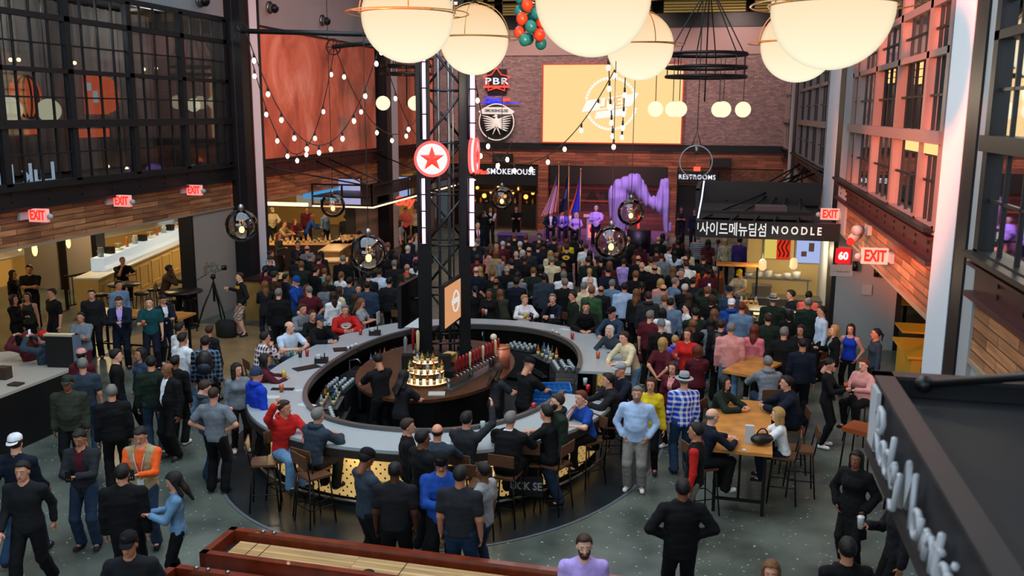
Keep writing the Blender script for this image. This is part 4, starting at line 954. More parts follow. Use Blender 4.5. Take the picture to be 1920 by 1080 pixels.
# string lights: cable strands from anchor arms, bulbs hanging below
M_SB = emat('string_bulb', '#ffdcb0', 14); M_CABLE = mat('cable_brown', '#2a1612', .7)
def strand(a, b, sag, n, lab, grp='string light strands', drop=.16):
    a = Vector(a); b = Vector(b); P_ = []
    for i in range(25):
        t = i / 24; p = a.lerp(b, t); p.z -= sag * 4 * t * (1 - t); P_.append(p)
    o = empty('string_lights', tuple(a), 0, lab, 'string lights')
    MB().tube([p - a for p in P_], .012, 5).build('cable', M_CABLE, o)
    bm = None
    for i in range(n):
        t = (i + .5) / n; p = a.lerp(b, t); p.z -= sag * 4 * t * (1 - t); q = p - a
        if bm is None:
            bm = MB().sphere((0, 0, -drop), .042, 10, 8, 0, (1, 1, 1.35)).build('bulb', M_SB, o, tuple(q)); sk = MB().tube([(0, 0, 0), (0, 0, -.1)], .022, 8).build('socket', M_BLACK, bm)
        else:
            c = bm.copy(); COL.objects.link(c); c.parent = o; c.location = q; s2 = sk.copy(); COL.objects.link(s2); s2.parent = c
    return o
def at(px_, py_, D): return CAMP + ray(px_, py_).normalized() * D
strand(at(462, 62, 21), at(716, 70, 21), 2.35, 11, 'long sagging string of lit bulbs in front of the orange banner')
strand(at(465, 85, 23), at(628, 85, 24), 2.6, 9, 'second string of lit bulbs, hanging behind the long one')
strand(at(628, 88, 23), at(800, 190, 25), 1.4, 6, 'string of bulbs from the arm down toward the tower')
strand(at(700, 30, 22), at(800, 270, 24), .6, 4, 'short string of bulbs hanging beside the left globe lamp')
strand(at(885, 110, 20), at(960, 265, 22), 1.1, 4, 'string of bulbs in front of the eagle sign')
strand(at(1170, 95, 22), at(885, 265, 21), 1.35, 9, 'string of bulbs sagging across the left half of the LED screen')
strand(at(1140, 90, 19), at(1152, 270, 20), .2, 6, 'string of bulbs hanging straight down before the LED screen')
strand(at(1175, 92, 20), at(1166, 250, 21), .3, 5, 'second string of bulbs hanging down beside the straight one')
for a, b, w_, lab in (((452, 58), (745, 66), .055, 'long black cable arm with wheel on the left column'), ((625, 88), (700, 80), .05, 'shorter black cable arm with wheel below the long one')):
    A = at(a[0], a[1], 21.5); B = at(b[0], b[1], 20.5); o = empty('cable_arm', tuple(A), 0, lab, 'arm')
    MB().tube([(0, 0, 0), B - A], w_, 8).build('arm', M_BLACK, o); g = MB(); g.torus((0, 0, 0), .17, .015, 24, 5, 0, 'y')
    for i in range(4): q = pi * i / 4; g.bar((.17 * cos(q), 0, .17 * sin(q)), (-.17 * cos(q), 0, -.17 * sin(q)), .012)
    g.build('wheel', M_BLACK, o)
# round chrome sconces high on the left wall
for px_, py_, r, lab in ((504, 14, .2, 'round chrome wall speaker above the banner, left one'), (603, 38, .2, 'round chrome wall speaker above the banner, right one'), (373, 0, .2, 'round chrome wall speaker above the left windows')):
    p = atx(px_, py_, XL); o = empty('loudspeaker', tuple(p), 0, lab, 'speaker'); MB().tube([(0, 0, 0), (.06, 0, 0)], r, 20).build('plate', M_CHROME, o)
    MB().tube([(.06, 0, 0), (.3, -.2, -.06)], [r * .6, r * .75], 18).build('barrel', M_CHROME, o); MB().tube([(.3, -.2, -.06), (.31, -.21, -.063)], r * .6, 18).build('lens', M_BLACK, o)
# balloon cluster
bc = at(995, 22, 26); o = empty('balloon_column', tuple(bc), 0, 'column of teal and orange balloons hanging behind the biggest globe lamp', 'balloons')
for i in range(30):
    a = i * 2.4; z = 1.2 - i * .07; MB().sphere((.3 * cos(a), .3 * sin(a), z), .16, 12, 8, 0, (1, 1, 1.1)).build('balloon', mat('balloon_teal', '#1f8a86', .25) if i % 5 > 1 else mat('balloon_orange', '#e0502a', .25), o)
MB().tube([(0, 0, 1.3), (0, 0, 13 - bc.z)], .015, 5).build('cable', M_BLACK, o)
# hanging loop hook near the restrooms
p = at(1305, 303, 27); o = empty('ring_pendant', tuple(p), 0, 'thin steel ring pendant in front of the RESTROOMS sign', 'lamp'); k = 27 / FPX
MB().torus((0, 0, 0), 29 * k, .02, 32, 5, 0, 'y').build('ring', M_CHROME, o); MB().tube([(-8 * k, 0, 29 * k), (0, 0, 55 * k), (8 * k, 0, 29 * k)], .02, 5).build('hanger', M_BLACK, o)
MB().tube([(0, 0, 52 * k), (0, 0, 13 - p.z)], .015, 5).build('cable', M_BLACK, o); MB().tube([(0, 0, 29 * k), (0, 0, 12 * k)], .05, 8).build('spotlight', M_CHROME, o)
# ------------------------------------------------------------------ steel tower with neon, star signs and screens
TC = (-5.33, 17.65); TR = radians(17.2)
tw = empty('lattice_tower', (TC[0], TC[1], 1.1), TR, 'tall black steel lattice tower rising from the bar island', 'tower')
M_TW = mat('tower_black', '#101114', .4, .3)
cn = [(-.4, -.4), (.4, -.4), (.4, .4), (-.4, .4)]
for i, (x, y) in enumerate(cn):
    g = MB(); r = .135 if i == 0 else .105; g.box((x - r, y - r, 0), (x + r, y + r, 7.3)); g.box((x - r * 1.5, y - r * 1.5, 0), (x + r * 1.5, y + r * 1.5, .06)); g.build('post', M_TW, tw)
    s = MB(); dx, dy = x / .4, y / .4; s.tube([(x, y, 6.6), (x + dx * .35, y + dy * .35, 8.2), (x + dx * 1.0, y + dy * 1.0, 10.5), (x + dx * 1.6, y + dy * 1.6, 11.6)], [.1, .1, .08, .06], 8); s.build('branch', M_TW, tw)
M_LAT = mat('lattice_steel', '#3a3d42', .35, .7)
for i in range(4):
    a, b = cn[i], cn[(i + 1) % 4]; g = MB(); z = .3; k = 0
    while z < 6.6:
        p, q = (a, b) if k % 2 == 0 else (b, a); g.tube([(p[0], p[1], z), (q[0], q[1], z + 1.0)], .028, 6); g.tube([(a[0], a[1], z), (b[0], b[1], z)], .022, 6); z += 1.0; k += 1
    g.build('lattice', M_LAT, tw)
g = MB(); g.tube([(.1, .1, 0), (.1, .1, 7.5)], .035, 8); g.tube([(-.1, .2, 0), (-.1, .2, 7.5)], .03, 8); g.tube([(.18, -.15, 0), (.18, -.15, 7.5)], .02, 6); g.build('conduit', M_CHROME, tw)
def neon(px_, ys, D, lab):
    for i in range(len(ys) - 1):
        a = at(px_, ys[i], D); b = at(px_, ys[i + 1] - 3, D); b.x, b.y = a.x, a.y; yield a, b
for px_, y0, y1, lab in ((796, 66, 262, 'pink-white neon tube on the left of the tower, above the star sign'), (795, 332, 457, 'pink-white neon tube on the left of the tower, below the star sign'), (886, 135, 262, 'pink-white neon tube on the right of the tower, above the star sign'), (885, 332, 462, 'pink-white neon tube on the right of the tower, below the star sign')):
    a = at(px_, y0, 17.6); b = at(px_, y1, 17.6); L_ = a.z - b.z * 1; o = empty('neon_tube_light', (b.x, b.y, b.z), 0, lab, 'lamp')
    MB().tube([(0, 0, 0), (0, 0, L_)], .042 if px_ > 850 else .03, 10).build('tube', M_NPINK, o); g = MB()
    for i in range(5): g.torus((0, 0, L_ * i / 4), .06, .014, 12, 5)
    g.build('clip', M_BLACK, o)['kind'] = 'stuff'; MB().tube([(-.07 if px_ < 850 else -.09, .06, 0), (-.07 if px_ < 850 else -.09, .06, L_)], .035, 6).build('backing', M_BLACK, o)
def star_sign(px_, py_, rz, lab, r=.32, D=17.25):
    c = at(px_, py_, D); o = empty('star_sign', tuple(c), rz, lab, 'sign'); 
    MB().tube([(0, -.05, 0), (0, .05, 0)], r * .93, 40).build('face', emat('sign_face_white', '#f3ecea', 1.0), o)
    g = MB(); g.torus((0, -.05, 0), r * .96, .028, 40, 6, 0, 'y'); g.torus((0, .05, 0), r * .96, .028, 40, 6, 0, 'y'); g.build('rim', emat('rim_red', '#ff5a58', 1.6), o)
    for s in (-1, 1):
        V = [(0, s * .085, 0)]; F = []
        for i in range(10): q = pi / 2 + i * pi / 5; rr = r * (.74 if i % 2 == 0 else .29); V.append((rr * cos(q), s * .055, rr * sin(q)))
        F = [(0, 1 + i, 1 + (i + 1) % 10) for i in range(10)]; MB().add(V, F).build('star', mat('star_red', '#d02a22', .5, emit='#ff4a38', es=.55), o)
    MB().tube([(0, .0, -r * 1.3), (0, .0, -r)], .02, 6).build('bracket', M_BLACK, o)
star_sign(810, 298, radians(17), 'round white sign with a red star on the left of the tower'); star_sign(889, 292, radians(17 + 81), 'round red star sign seen edge-on, right of the tower')
# screens hung on the tower
o = empty('flat_screen', (-4.9, 16.2, 1.97), 0, 'orange-lit flat screen with pale logo on the right side of the tower', 'screen')
MB().box((-.08, -.05, -.05), (-.0, 1.42, .83)).build('case', M_BLACK, o)
MB().box((0, -.0, 0), (.012, 1.37, .78)).build('display', emat('screen_peach', '#d99a6a', .85), o)
g = MB(); g.torus((.02, .68, .4), .2, .02, 24, 5, 0, 'x'); g.box((.013, .42, .36), (.02, .94, .46)); g.build('logo', emat('logo_pale', '#dcd8d4', .9), o)
MB().tube([(-.08, .9, .4), (-.35, 1.1, .4)], .03, 6).build('bracket', M_BLACK, o)
p = at(800, 575, 17.4); o = empty('flat_screen', (-5.85, 16.5, 1.9), 0, 'dark back of a flat screen on the left side of the tower', 'screen'); MB().box((-.08, -.05, -.05), (0, 1.3, .8)).build('case', M_BLACK, o)
MB().box((-.09, 0, 0), (-.08, 1.25, .75)).build('display', emat('screen_peach', '#d99a6a', .85), o); MB().tube([(0, .7, .4), (.2, .9, .4)], .03, 6).build('bracket', M_BLACK, o)
# ------------------------------------------------------------------ the oval bar
NB = 120
M_TOP = mat('bar_top', '#9aa2a6', .3, var=.05, vscale=1.2); M_RIM = mat('bar_rim', '#5c5a58', .35, .5)
def ring_slab(name, ao, bo, ai, bi, z0, z1, t0, t1, m, parent=None, n=NB):
    """slab between two ovals from angle t0 to t1"""
    V = []; F = []; k = n
    for i in range(k + 1):
        t = t0 + (t1 - t0) * i / k; xo, yo = sell(ao, bo, t); xi, yi = sell(ai, bi, t); V += [(xo, yo, z0), (xo, yo, z1), (xi, yi, z1), (xi, yi, z0)]
    for i in range(k):
        a = 4 * i
        for j in range(4): F.append((a + j, a + 4 + j, a + 4 + (j + 1) % 4, a + (j + 1) % 4))
    F += [(0, 1, 2, 3), (4 * k + 3, 4 * k + 2, 4 * k + 1, 4 * k)]
    return MB().add(V, F).build(name, m, parent)
G0, G1 = radians(5), radians(-13)       # the staff opening on the right side
bar = empty('oval_bar', (0, 0, 0), 0, 'large oval bar with light grey counter top around the tower', 'bar')
ring_slab('counter_top', 3.4, 4.42, 2.42, 3.62, 1.05, 1.1, G0, 2 * pi + G1, M_TOP, bar)
ring_slab('counter_edge', 3.42, 4.44, 3.30, 4.32, .93, 1.048, G0, 2 * pi + G1, mat('bar_edge', '#2a201c', .4), bar)
ring_slab('inner_rim', 2.44, 3.64, 2.36, 3.56, 1.05, 1.16, G0, 2 * pi + G1, M_RIM, bar)
ring_slab('inner_wall', 2.75, 3.95, 2.68, 3.88, 0, 1.04, G0, 2 * pi + G1, M_BLACK, bar)
# lit perforated front panel, with a UV map for its dots
def panel():
    V = []; F = []; UV = []; n = 200; s = 0; prev = None
    for i in range(n + 1):
        t = G0 + (2 * pi + G1 - G0) * i / n; p = sell(3.06, 4.1, t)
        if prev: s += math.hypot(p[0] - prev[0], p[1] - prev[1])
        prev = p; V += [(p[0], p[1], .16), (p[0], p[1], .92)]; UV.append(s)
    F = [(2 * i, 2 * i + 2, 2 * i + 3, 2 * i + 1) for i in range(n)]
    o = MB().add(V, F, 0, True).build('front_panel', None, bar); o.data.materials.clear(); ul = o.data.uv_layers.new(name='UVMap')
    for f in o.data.polygons:
        for li in f.loop_indices: v = o.data.loops[li].vertex_index; ul.data[li].uv = (UV[v // 2], V[v][2])
    m = mat('perforated_panel', '#e0c48c', .5); nt = m.node_tree; b = nt.nodes['Principled BSDF']; N = nt.nodes.new; L = nt.links.new
    uv = N('ShaderNodeUVMap'); sp = N('ShaderNodeSeparateXYZ'); L(uv.outputs[0], sp.inputs[0])
    def M(op, a, b_=None, c_=None):
        x = N('ShaderNodeMath'); x.operation = op
        for i, v in enumerate((a, b_, c_)):
            if v is None: continue
            if isinstance(v, (int, float)): x.inputs[i].default_value = v
            else: L(v, x.inputs[i])
        return x.outputs[0]
    u = M('MULTIPLY', sp.outputs[0], 1 / .14); v = M('MULTIPLY', sp.outputs[1], 1 / .07)
    row = M('FLOOR', v); u2 = M('ADD', u, M('MULTIPLY', M('MODULO', row, 2.0), .5)); fu = M('SUBTRACT', M('FRACT', u2), .5); fv = M('SUBTRACT', M('FRACT', v), .5)
    d = M('SQRT', M('ADD', M('POWER', M('MULTIPLY', fu, .14), 2.0), M('POWER', M('MULTIPLY', fv, .07), 2.0))); dot = M('LESS_THAN', d, .0165)
    mx = N('ShaderNodeMix'); mx.data_type = 'RGBA'; mx.inputs['A'].default_value = hexc('#d9b878'); mx.inputs['B'].default_value = hexc('#1a0f08'); L(dot, mx.inputs['Factor']); L(mx.outputs['Result'], b.inputs['Base Color'])
    b.inputs['Emission Color'].default_value = hexc('#f0c474'); L(M('MULTIPLY', M('SUBTRACT', 1.0, dot), .34), b.inputs['Emission Strength'])
    o.data.materials.append(m)
panel()
ring_slab('plinth', 3.04, 4.08, 2.9, 3.94, 0, .16, G0, 2 * pi + G1, M_BLACK, bar)
g = MB(); 
for i in range(60):
    t = G0 + (2 * pi + G1 - G0) * i / 59; p = sell(3.3, 4.32, t)
    if i % 6 == 0: q = sell(3.08, 4.12, t); g.tube([(p[0], p[1], .2), (q[0], q[1], .2)], .015, 5)
g.tube([(*sell(3.3, 4.32, G0 + (2 * pi + G1 - G0) * i / 119), .2) for i in range(120)], .022, 6); g.build('foot_rail', M_CHROME, bar)
for i in range(44):   # the strip lamps under the counter
    t = radians(172) + (radians(342) - radians(172)) * i / 43
    if i % 4 == 0: x, y = sell(3.24, 4.3, t); point('counter_strip_lamp', (x, y, .86), 3.2, (1, .76, .42), .05)
struct('bar_mat', MB().prism([sell(2.66, 3.86, 2 * pi * i / 80) for i in range(80)], .0065, .016), mat('rubber_mat', '#12181b', .5))
# island
ISC = (-5.3, 17.0)
M_WALNUT = mat('walnut', '#4a2c1a', .35, var=.35, vscale=5)
isl = empty('bar_island', (ISC[0], ISC[1], 0), 0, 'oval walnut-topped island counter in the middle of the bar', 'counter')
def ov(a, b, n=64): return [(a * cos(2 * pi * i / n), b * sin(2 * pi * i / n)) for i in range(n)]
MB().prism(ov(1.5, 2.25), .93, .99).build('counter_top', M_WALNUT, isl); MB().prism(ov(1.3, 2.0), 0, .93).build('base', M_BLACK, isl); MB().prism(ov(.62, 1.0), .99, 1.1).build('tower_plinth', M_TW, isl)
# tiered lit bottle shelf
bs = empty('bottle_display', (-5.2, 15.95, .99), radians(12), 'three-tier lit semicircular shelf holding liquor bottles on the island', 'shelf')
M_LSH = emat('shelf_glow', '#ffc890', 2.6)
TI = [(.46, .04), (.36, .22), (.26, .40)]
for r, z in TI:
    pl = [(r * cos(a), r * sin(a)) for a in [pi + pi * i / 20 for i in range(21)]]; MB().prism(pl, z - .035, z).build('tier', mat('shelf_wood', '#5a341c', .5), bs); MB().prism([(x * .96, y * .96) for x, y in pl], z, z + .006).build('glow_panel', M_LSH, bs)
MB().box((-.46, -.02, 0), (.46, .16, .5)).build('back', M_BLACK, bs)
def bottle_kind(m, cap_m, tall=.26, r=.034):
    g = MB(); g.lathe([(r, 0), (r, tall * .55), (r * .85, tall * .65), (r * .38, tall * .75), (r * .36, tall * .93)], n=12, mi=0); g.lathe([(r * .42, tall * .9), (r * .42, tall)], n=8, mi=1); g.lathe([(r * 1.03, tall * .15), (r * 1.03, tall * .42)], n=12, mi=2)
    return [g, [m, cap_m, mat('label_' + m.name, '#c9b88a', .6)]]
BCOL = {k: mat('bottle_' + k, c, .12, spec=.8) for k, c in dict(amber='#9a5212', green='#24401c', clear='#8c9aa0', dark='#1c0f0c', gold='#c08a28', blue='#2a5a8c').items()}
BOT = {}
def bottle(kind, loc, parent=None, tall=.26, lab=None, grp='liquor bottles on the lit tiers', r=.034):
    if (kind, tall, r) not in BOT: g, ms = bottle_kind(BCOL[kind], M_BLACK, tall, r); BOT[(kind, tall, r)] = g.mesh('bottle', ms)
    o = bpy.data.objects.new('bottle', BOT[(kind, tall, r)]); COL.objects.link(o); o.location = loc; tag(o, lab or 'small liquor bottle standing on the lit tiered shelf of the island', 'bottle', grp); return o
mw = Matrix.Translation((-5.2, 15.95, .99)) @ Matrix.Rotation(radians(12), 4, 'Z')
for ti, (r, z) in enumerate(TI):
    n = (10, 8, 6)[ti]
    for i in range(n):
        a = pi + pi * (i + .5) / n; p = mw @ Vector(((r - .055) * cos(a), (r - .055) * sin(a), z + .006)); bottle(('amber', 'gold', 'dark', 'green', 'clear')[(i * 2 + ti) % 5], p, tall=.2 + .02 * ((i + ti) % 3))
# beer taps
ta, tb = atz(853, 702, 1.3), atz(932, 662, 1.3); dv = (tb - ta); L_ = dv.length; az = math.atan2(dv.y, dv.x)
tp = empty('beer_tap_tower', (ta.x, ta.y, .99), az, 'steel beer tap box with a row of red tap handles', 'beer tap')
MB().box((-.1, -.02, .0), (L_ + .1, .18, .05)).build('drip_tray', M_CHROME, tp); MB().box((-.05, .05, .24), (L_ + .05, .2, .36)).build('header', mat('dark_chrome', '#2c2e32', .3, .8), tp)
for x in (.0, L_ / 2, L_): MB().tube([(x, .13, .05), (x, .13, .24)], .045, 12).build('column', M_CHROME, tp)
sh = None
for i in range(14):
    x = L_ * i / 13
    if sh is None:
        sh = MB().tube([(0, .03, .3), (0, -.06, .3), (0, -.08, .22)], .014, 8).build('faucet', M_CHROME, tp)
        hd = MB().lathe([(.012, 0), (.016, .05), (.024, .2), (.028, .28), (.012, .31)], n=10).build('handle', mat('tap_red', '#8c1216', .3), sh, (0, -.03, .31))
    else:
        c = sh.copy(); COL.objects.link(c); c.parent = tp; c.location = (x, 0, 0); h2 = hd.copy(); COL.objects.link(h2); h2.parent = c; slot(h2, 0, mat('tap_red', '#8c1216') if i % 4 else mat('tap_cream', '#c9b890', .4))
p = atz(938, 690, 1.0); o = empty('copper_tank', (p.x, p.y + .1, .99), 0, 'pink copper half-round tap drum at the right end of the tap row', 'tank'); MB().tube([(0, 0, 0), (0, 0, .42)], .17, 28).build('drum', mat('copper_pink', '#c4745c', .35, .5), o); MB().torus((0, 0, .42), .17, .012, 28, 5).build('rim', M_BRASS, o)
MB().sphere((-.15, -.05, .62), .07, 12, 10).build('finial', mat('skull_cream', '#c8bfa8', .5), o); MB().tube([(-.15, -.05, .3), (-.15, -.05, .58)], .03, 8).build('handle', mat('tap_red', '#8c1216'), o)
p = atz(825, 668, 1.3); o = empty('display_box', (p.x + .12, p.y + .2, .99), az, 'pale wooden open box beside the tap handles', 'box'); g = MB(); g.box((-.17, -.1, .3), (.17, .1, .33)); g.box((-.17, -.1, 0), (.17, .1, .03)); g.box((-.17, -.1, 0), (-.14, .1, .33)); g.box((.14, -.1, 0), (.17, .1, .33)); g.build('body', mat('pale_wood', '#c9a868', .5), o)
p = atz(790, 740, 1.0); tag(MB().cbox((p.x + .25, p.y + .12, 1.0), (.3, .22, .02), 0, .25).build('paper_stack', mat('paper', '#a9aaa0', .7)), 'stack of pale papers on the front edge of the walnut island', 'paper')
# second tap column at the left of the island, blenders
for px_, py_, col, lab in ((762, 668, 'tap_striped', 'tall black and white striped tap handle at the left end of the island'), (776, 650, 'tap_red', 'tall red tap handle beside the striped one'), (785, 655, 'tap_cream', 'cream tap handle at the left end of the island')):
    p = atz(px_, py_, 1.35); o = empty('tap_handle', (max(p.x, -6.5), p.y, .99), 0, lab, 'beer tap'); MB().tube([(0, 0, 0), (0, 0, .3)], .03, 8).build('column', M_CHROME, o); MB().lathe([(.018, 0), (.03, .1), (.04, .4), (.02, .46)], n=10).build('handle', mat(col, '#6a6c6c' if col == 'tap_striped' else '#8c1216', .4), o, (0, -.04, .3))
# point-of-sale screens
def pos(p, rz, lab, on=True):
    o = empty('register_screen', tuple(p), rz, lab, 'monitor'); MB().cbox((0, 0, .02), (.22, .2, .03)).build('base', M_BLACK, o); MB().tube([(0, 0, .03), (0, .02, .16)], .025, 8).build('stand', M_BLACK, o)
    c = MB(); c.add([(-.2, -.02, .12), (.2, -.02, .12), (.2, .08, .4), (-.2, .08, .4), (-.2, .01, .11), (.2, .01, .11), (.2, .11, .39), (-.2, .11, .39)], [(0, 1, 2, 3), (7, 6, 5, 4), (0, 4, 5, 1), (1, 5, 6, 2), (2, 6, 7, 3), (3, 7, 4, 0)]); k = c.build('case', M_BLACK, o)
    MB().add([(-.18, -.024, .135), (.18, -.024, .135), (.18, .071, .388), (-.18, .071, .388)], [(0, 1, 2, 3)]).build('display', emat('screen_cool', '#b4c2cc', .75) if on else M_BLACK, o); return o
pos(atz(772, 625, 1.1), .1, 'register screen with pale display at the far left of the bar', True)
# back-of-bar equipment round the inside wall
M_ICE = mat('glassware', '#8e9a9e', .1, spec=.9)
GLM = MB().lathe([(.03, 0), (.036, .1), (.033, .1), (.028, .01)], n=10).mesh('glass', M_ICE)
EQ = ['sink', 'rack', 'well', 'rack', 'sink', 'well', 'rack', 'well', 'sink', 'rack', 'well', 'rack', 'sink', 'well', 'rack', 'well', 'sink']
_pl = [sell(2.12, 3.3, radians(6 + 334 * i / 600)) for i in range(601)]; _cs = [0]
for _i in range(600): _cs.append(_cs[-1] + math.hypot(_pl[_i + 1][0] - _pl[_i][0], _pl[_i + 1][1] - _pl[_i][1]))
def arcpt(f):
    t = f * _cs[-1]; i = next(k for k in range(1, 601) if _cs[k] >= t or k == 600); return _pl[i - 1], _pl[min(600, i + 3)]
for i, kd in enumerate(EQ):
    (x, y), (x2, y2) = arcpt((i + .5) / len(EQ)); rz = math.atan2(y2 - y, x2 - x)
    if kd == 'sink':
        o = empty('bar_sink', (x, y, 0), rz, 'stainless bar sink under the inner edge of the bar', 'sink', 'stainless sinks inside the bar'); g = MB(); g.box((-.38, -.24, .1), (.38, .2, .78)); g.build('cabinet', M_CHROME, o); g = MB()
        for s in (-1, 1): g.box((s * .21 - .17, -.2, .781), (s * .21 + .17, .2, .79))
        g.build('basin', M_BLACK, o); MB().tube([(0, -.2, .78), (0, -.2, 1.0), (0, -.02, 1.04), (0, .06, .96)], .014, 8).build('faucet', M_CHROME, o)
    elif kd == 'rack':
        o = empty('glass_rack', (x, y, 0), rz, 'stainless shelf with rows of upturned glasses inside the bar', 'rack', 'glass racks inside the bar'); MB().box((-.38, -.24, .1), (.38, .22, .72)).build('cabinet', M_CHROME, o); MB().box((-.38, -.24, .72), (.38, .22, .74)).build('grid', M_BLACK, o)
        for a in range(5):
            for b_ in range(3):
                c = bpy.data.objects.new('drinking_glass', GLM); COL.objects.link(c); c.matrix_world = Matrix.Translation((x, y, .74)) @ Matrix.Rotation(rz, 4, 'Z') @ Matrix.Translation((-.28 + a * .135, -.17 + b_ * .16, 0)); tag(c, 'clear glass standing on a rack inside the bar', 'glass', 'glasses on the racks inside the bar')
    else:
        o = empty('speed_rail', (x, y, 0), rz, 'black ice well and speed rail lined with bottles inside the bar', 'rack', 'bottle rails inside the bar'); MB().box((-.38, -.2, .1), (.38, .26, .7)).build('cabinet', M_BLACK, o); MB().box((-.38, -.2, .7), (.38, .26, .72)).build('lid', M_CHROME, o)
        g = MB(); g.box((-.38, .26, .4), (.38, .38, .42)); g.box((-.38, .37, .42), (.38, .38, .52)); g.build('rail', M_CHROME, o)
        for a in range(8):
            p = Matrix.Translation((x, y, .72)) @ Matrix.Rotation(rz, 4, 'Z') @ Vector((-.33 + a * .09, .16 - .2 * (a % 2), 0)); bottle(('dark', 'green', 'clear', 'amber', 'blue')[(a + i) % 5], p, None, .28, 'bottle standing on a black rail unit inside the bar', 'bottles on the rails inside the bar', .036)
# blue glass crate
p = atz(1035, 750, .95); o = empty('crate', (p.x - .05, p.y + .25, .82), radians(14), 'blue plastic glass crate inside the right side of the bar', 'crate'); M_CR = mat('crate_blue', '#0f66b4', .45); g = MB()
for z in (0, .09, .18, .27):
    for s in (-1, 1): g.box((-.34, s * .25 - .012, z), (.34, s * .25 + .012, z + .035)); g.box((s * .34 - .012, -.25, z), (s * .34 + .012, .25, z + .035))
for i in range(9): g.box((-.34 + i * .085 - .006, -.25, 0), (-.34 + i * .085 + .006, -.24, .3)); g.box((-.34 + i * .085 - .006, .24, 0), (-.34 + i * .085 + .006, .25, .3))
g.build('frame', M_CR, o); g = MB()
for i in range(1, 6): g.box((-.33, -.25 + i * .083, .2), (.33, -.245 + i * .083, .28))
for i in range(1, 7): g.box((-.34 + i * .097, -.24, .2), (-.335 + i * .097, .24, .28))
g.box((-.33, -.24, 0), (.33, .24, .012)); g.build('divider', M_CR, o)
MB().cbox((p.x - .05, p.y + .25, .41), (.7, .55, .8), 0, radians(14)).build('crate_stand', M_CHROME); tag(bpy.data.objects['crate_stand'], 'low steel stand carrying the blue crate', 'stand')
# things on the bar top
def on(px_, py_): return atz(px_, py_, 1.101)
def cup(px_, py_, col, lab, z=1.101, hh=.13, r=.042, p=None):
    p = p or atz(px_, py_, z); o = MB().lathe([(r * .75, 0), (r, hh), (r * .93, hh), (r * .7, .01)], n=14).build('cup', mat('cup_' + col, {'red': '#a01018', 'beer': '#a8481c', 'clear': '#9aa6a8', 'yellow': '#c0a028', 'teal': '#2a6a60', 'black': '#0c0c0e', 'white': '#c8cacc'}[col], .2, spec=.7), None, (p.x, p.y, p.z)); tag(o, lab, 'cup'); return o
for a in ((576, 668, 'red', 'tall red cup in front of the seated person in the pale shirt'), (563, 670, 'black', 'dark drink beside the tall red cup'), (547, 668, 'teal', 'teal-green cup left of the dark drink'), (533, 708, 'yellow', 'yellow drink on the left curve of the bar'), (528, 735, 'beer', 'amber beer cup on the left curve of the bar'), (676, 628, 'red', 'small red cup beside the red sweatshirt'),
          (1073, 636, 'red', 'red cup near the papers on the far right of the bar'), (1121, 672, 'beer', 'amber beer cup on the right end of the far counter'), (985, 598, 'yellow', 'yellow drink before the person in the white cardigan'), (997, 598, 'black', 'dark bottle-shaped cup beside the yellow drink'), (1102, 735, 'red', 'red cup on the near right counter'), (1097, 722, 'clear', 'clear glass on the near right counter'),
          (1048, 795, 'red', 'red cup beside the dark green jacket at the bar'), (852, 820, 'red', 'red cup on the front counter between two seated people'), (905, 805, 'clear', 'clear cup on the front counter'), (1000, 770, 'red', 'red cup near the opening of the front counter'), (911, 590, 'clear', 'clear glass at the far end of the bar near the orange screen')): cup(*a)
for px_, py_, w_, d_, rz, lab in ((650, 655, .55, .3, .5, 'black rubber bar mat with white cups on the far left counter'), (575, 690, .5, .25, .9, 'black bar mat on the left curve'), (530, 730, .4, .12, .2, 'narrow black mat under the amber beer'), (1030, 625, .5, .2, -.6, 'black bar mat on the far right counter')):
    p = on(px_, py_); tag(MB().cbox((p.x, p.y, 1.108), (w_, d_, .014), 0, rz).build('bar_mat', M_BLACK), lab, 'mat')
for i, (px_, py_) in enumerate(((653, 655), (660, 652), (667, 649), (1036, 622), (1044, 626))): cup(px_, py_, 'white', 'small white cup on a black bar mat', 1.115, .06, .03)['group'] = 'white cups on the bar mats'
def caddy(px_, py_, lab):
    p = on(px_, py_); o = empty('bar_caddy', (p.x, p.y, 1.1), .3, lab, 'caddy'); g = MB(); g.box((-.13, -.08, 0), (.13, .08, .1)); g.build('box', M_BLACK, o); MB().box((-.1, -.06, .1), (-.02, .06, .16)).build('napkins', mat('napkin', '#b8babc', .8), o); MB().lathe([(.012, .1), (.012, .2)], (.06, 0, 0), 8).build('straws', M_BLACK, o)
for a in ((703, 628, 'black caddy with napkins on the far left counter'), (1040, 603, 'black caddy with white cups on the far right counter'), (603, 680, 'black caddy at the left inner rim of the bar')): caddy(*a)
for px_, py_, w_, rz, lab in ((508, 745, .3, .2, 'white paper on the left curve of the bar'), (1062, 618, .28, -.5, 'red and white menu card on the far right counter'), (565, 732, .2, .5, 'white napkin in the middle of the left counter'), (855, 838, .5, .1, 'white papers spread on the front counter'), (575, 760, .3, -.3, 'crumpled white napkin on the left front counter')):
    p = on(px_, py_); tag(MB().cbox((p.x, p.y, 1.104), (w_, w_ * .6, .006), 0, rz).build('paper', mat('paper_white', '#b9bcbe', .7)), lab, 'paper')
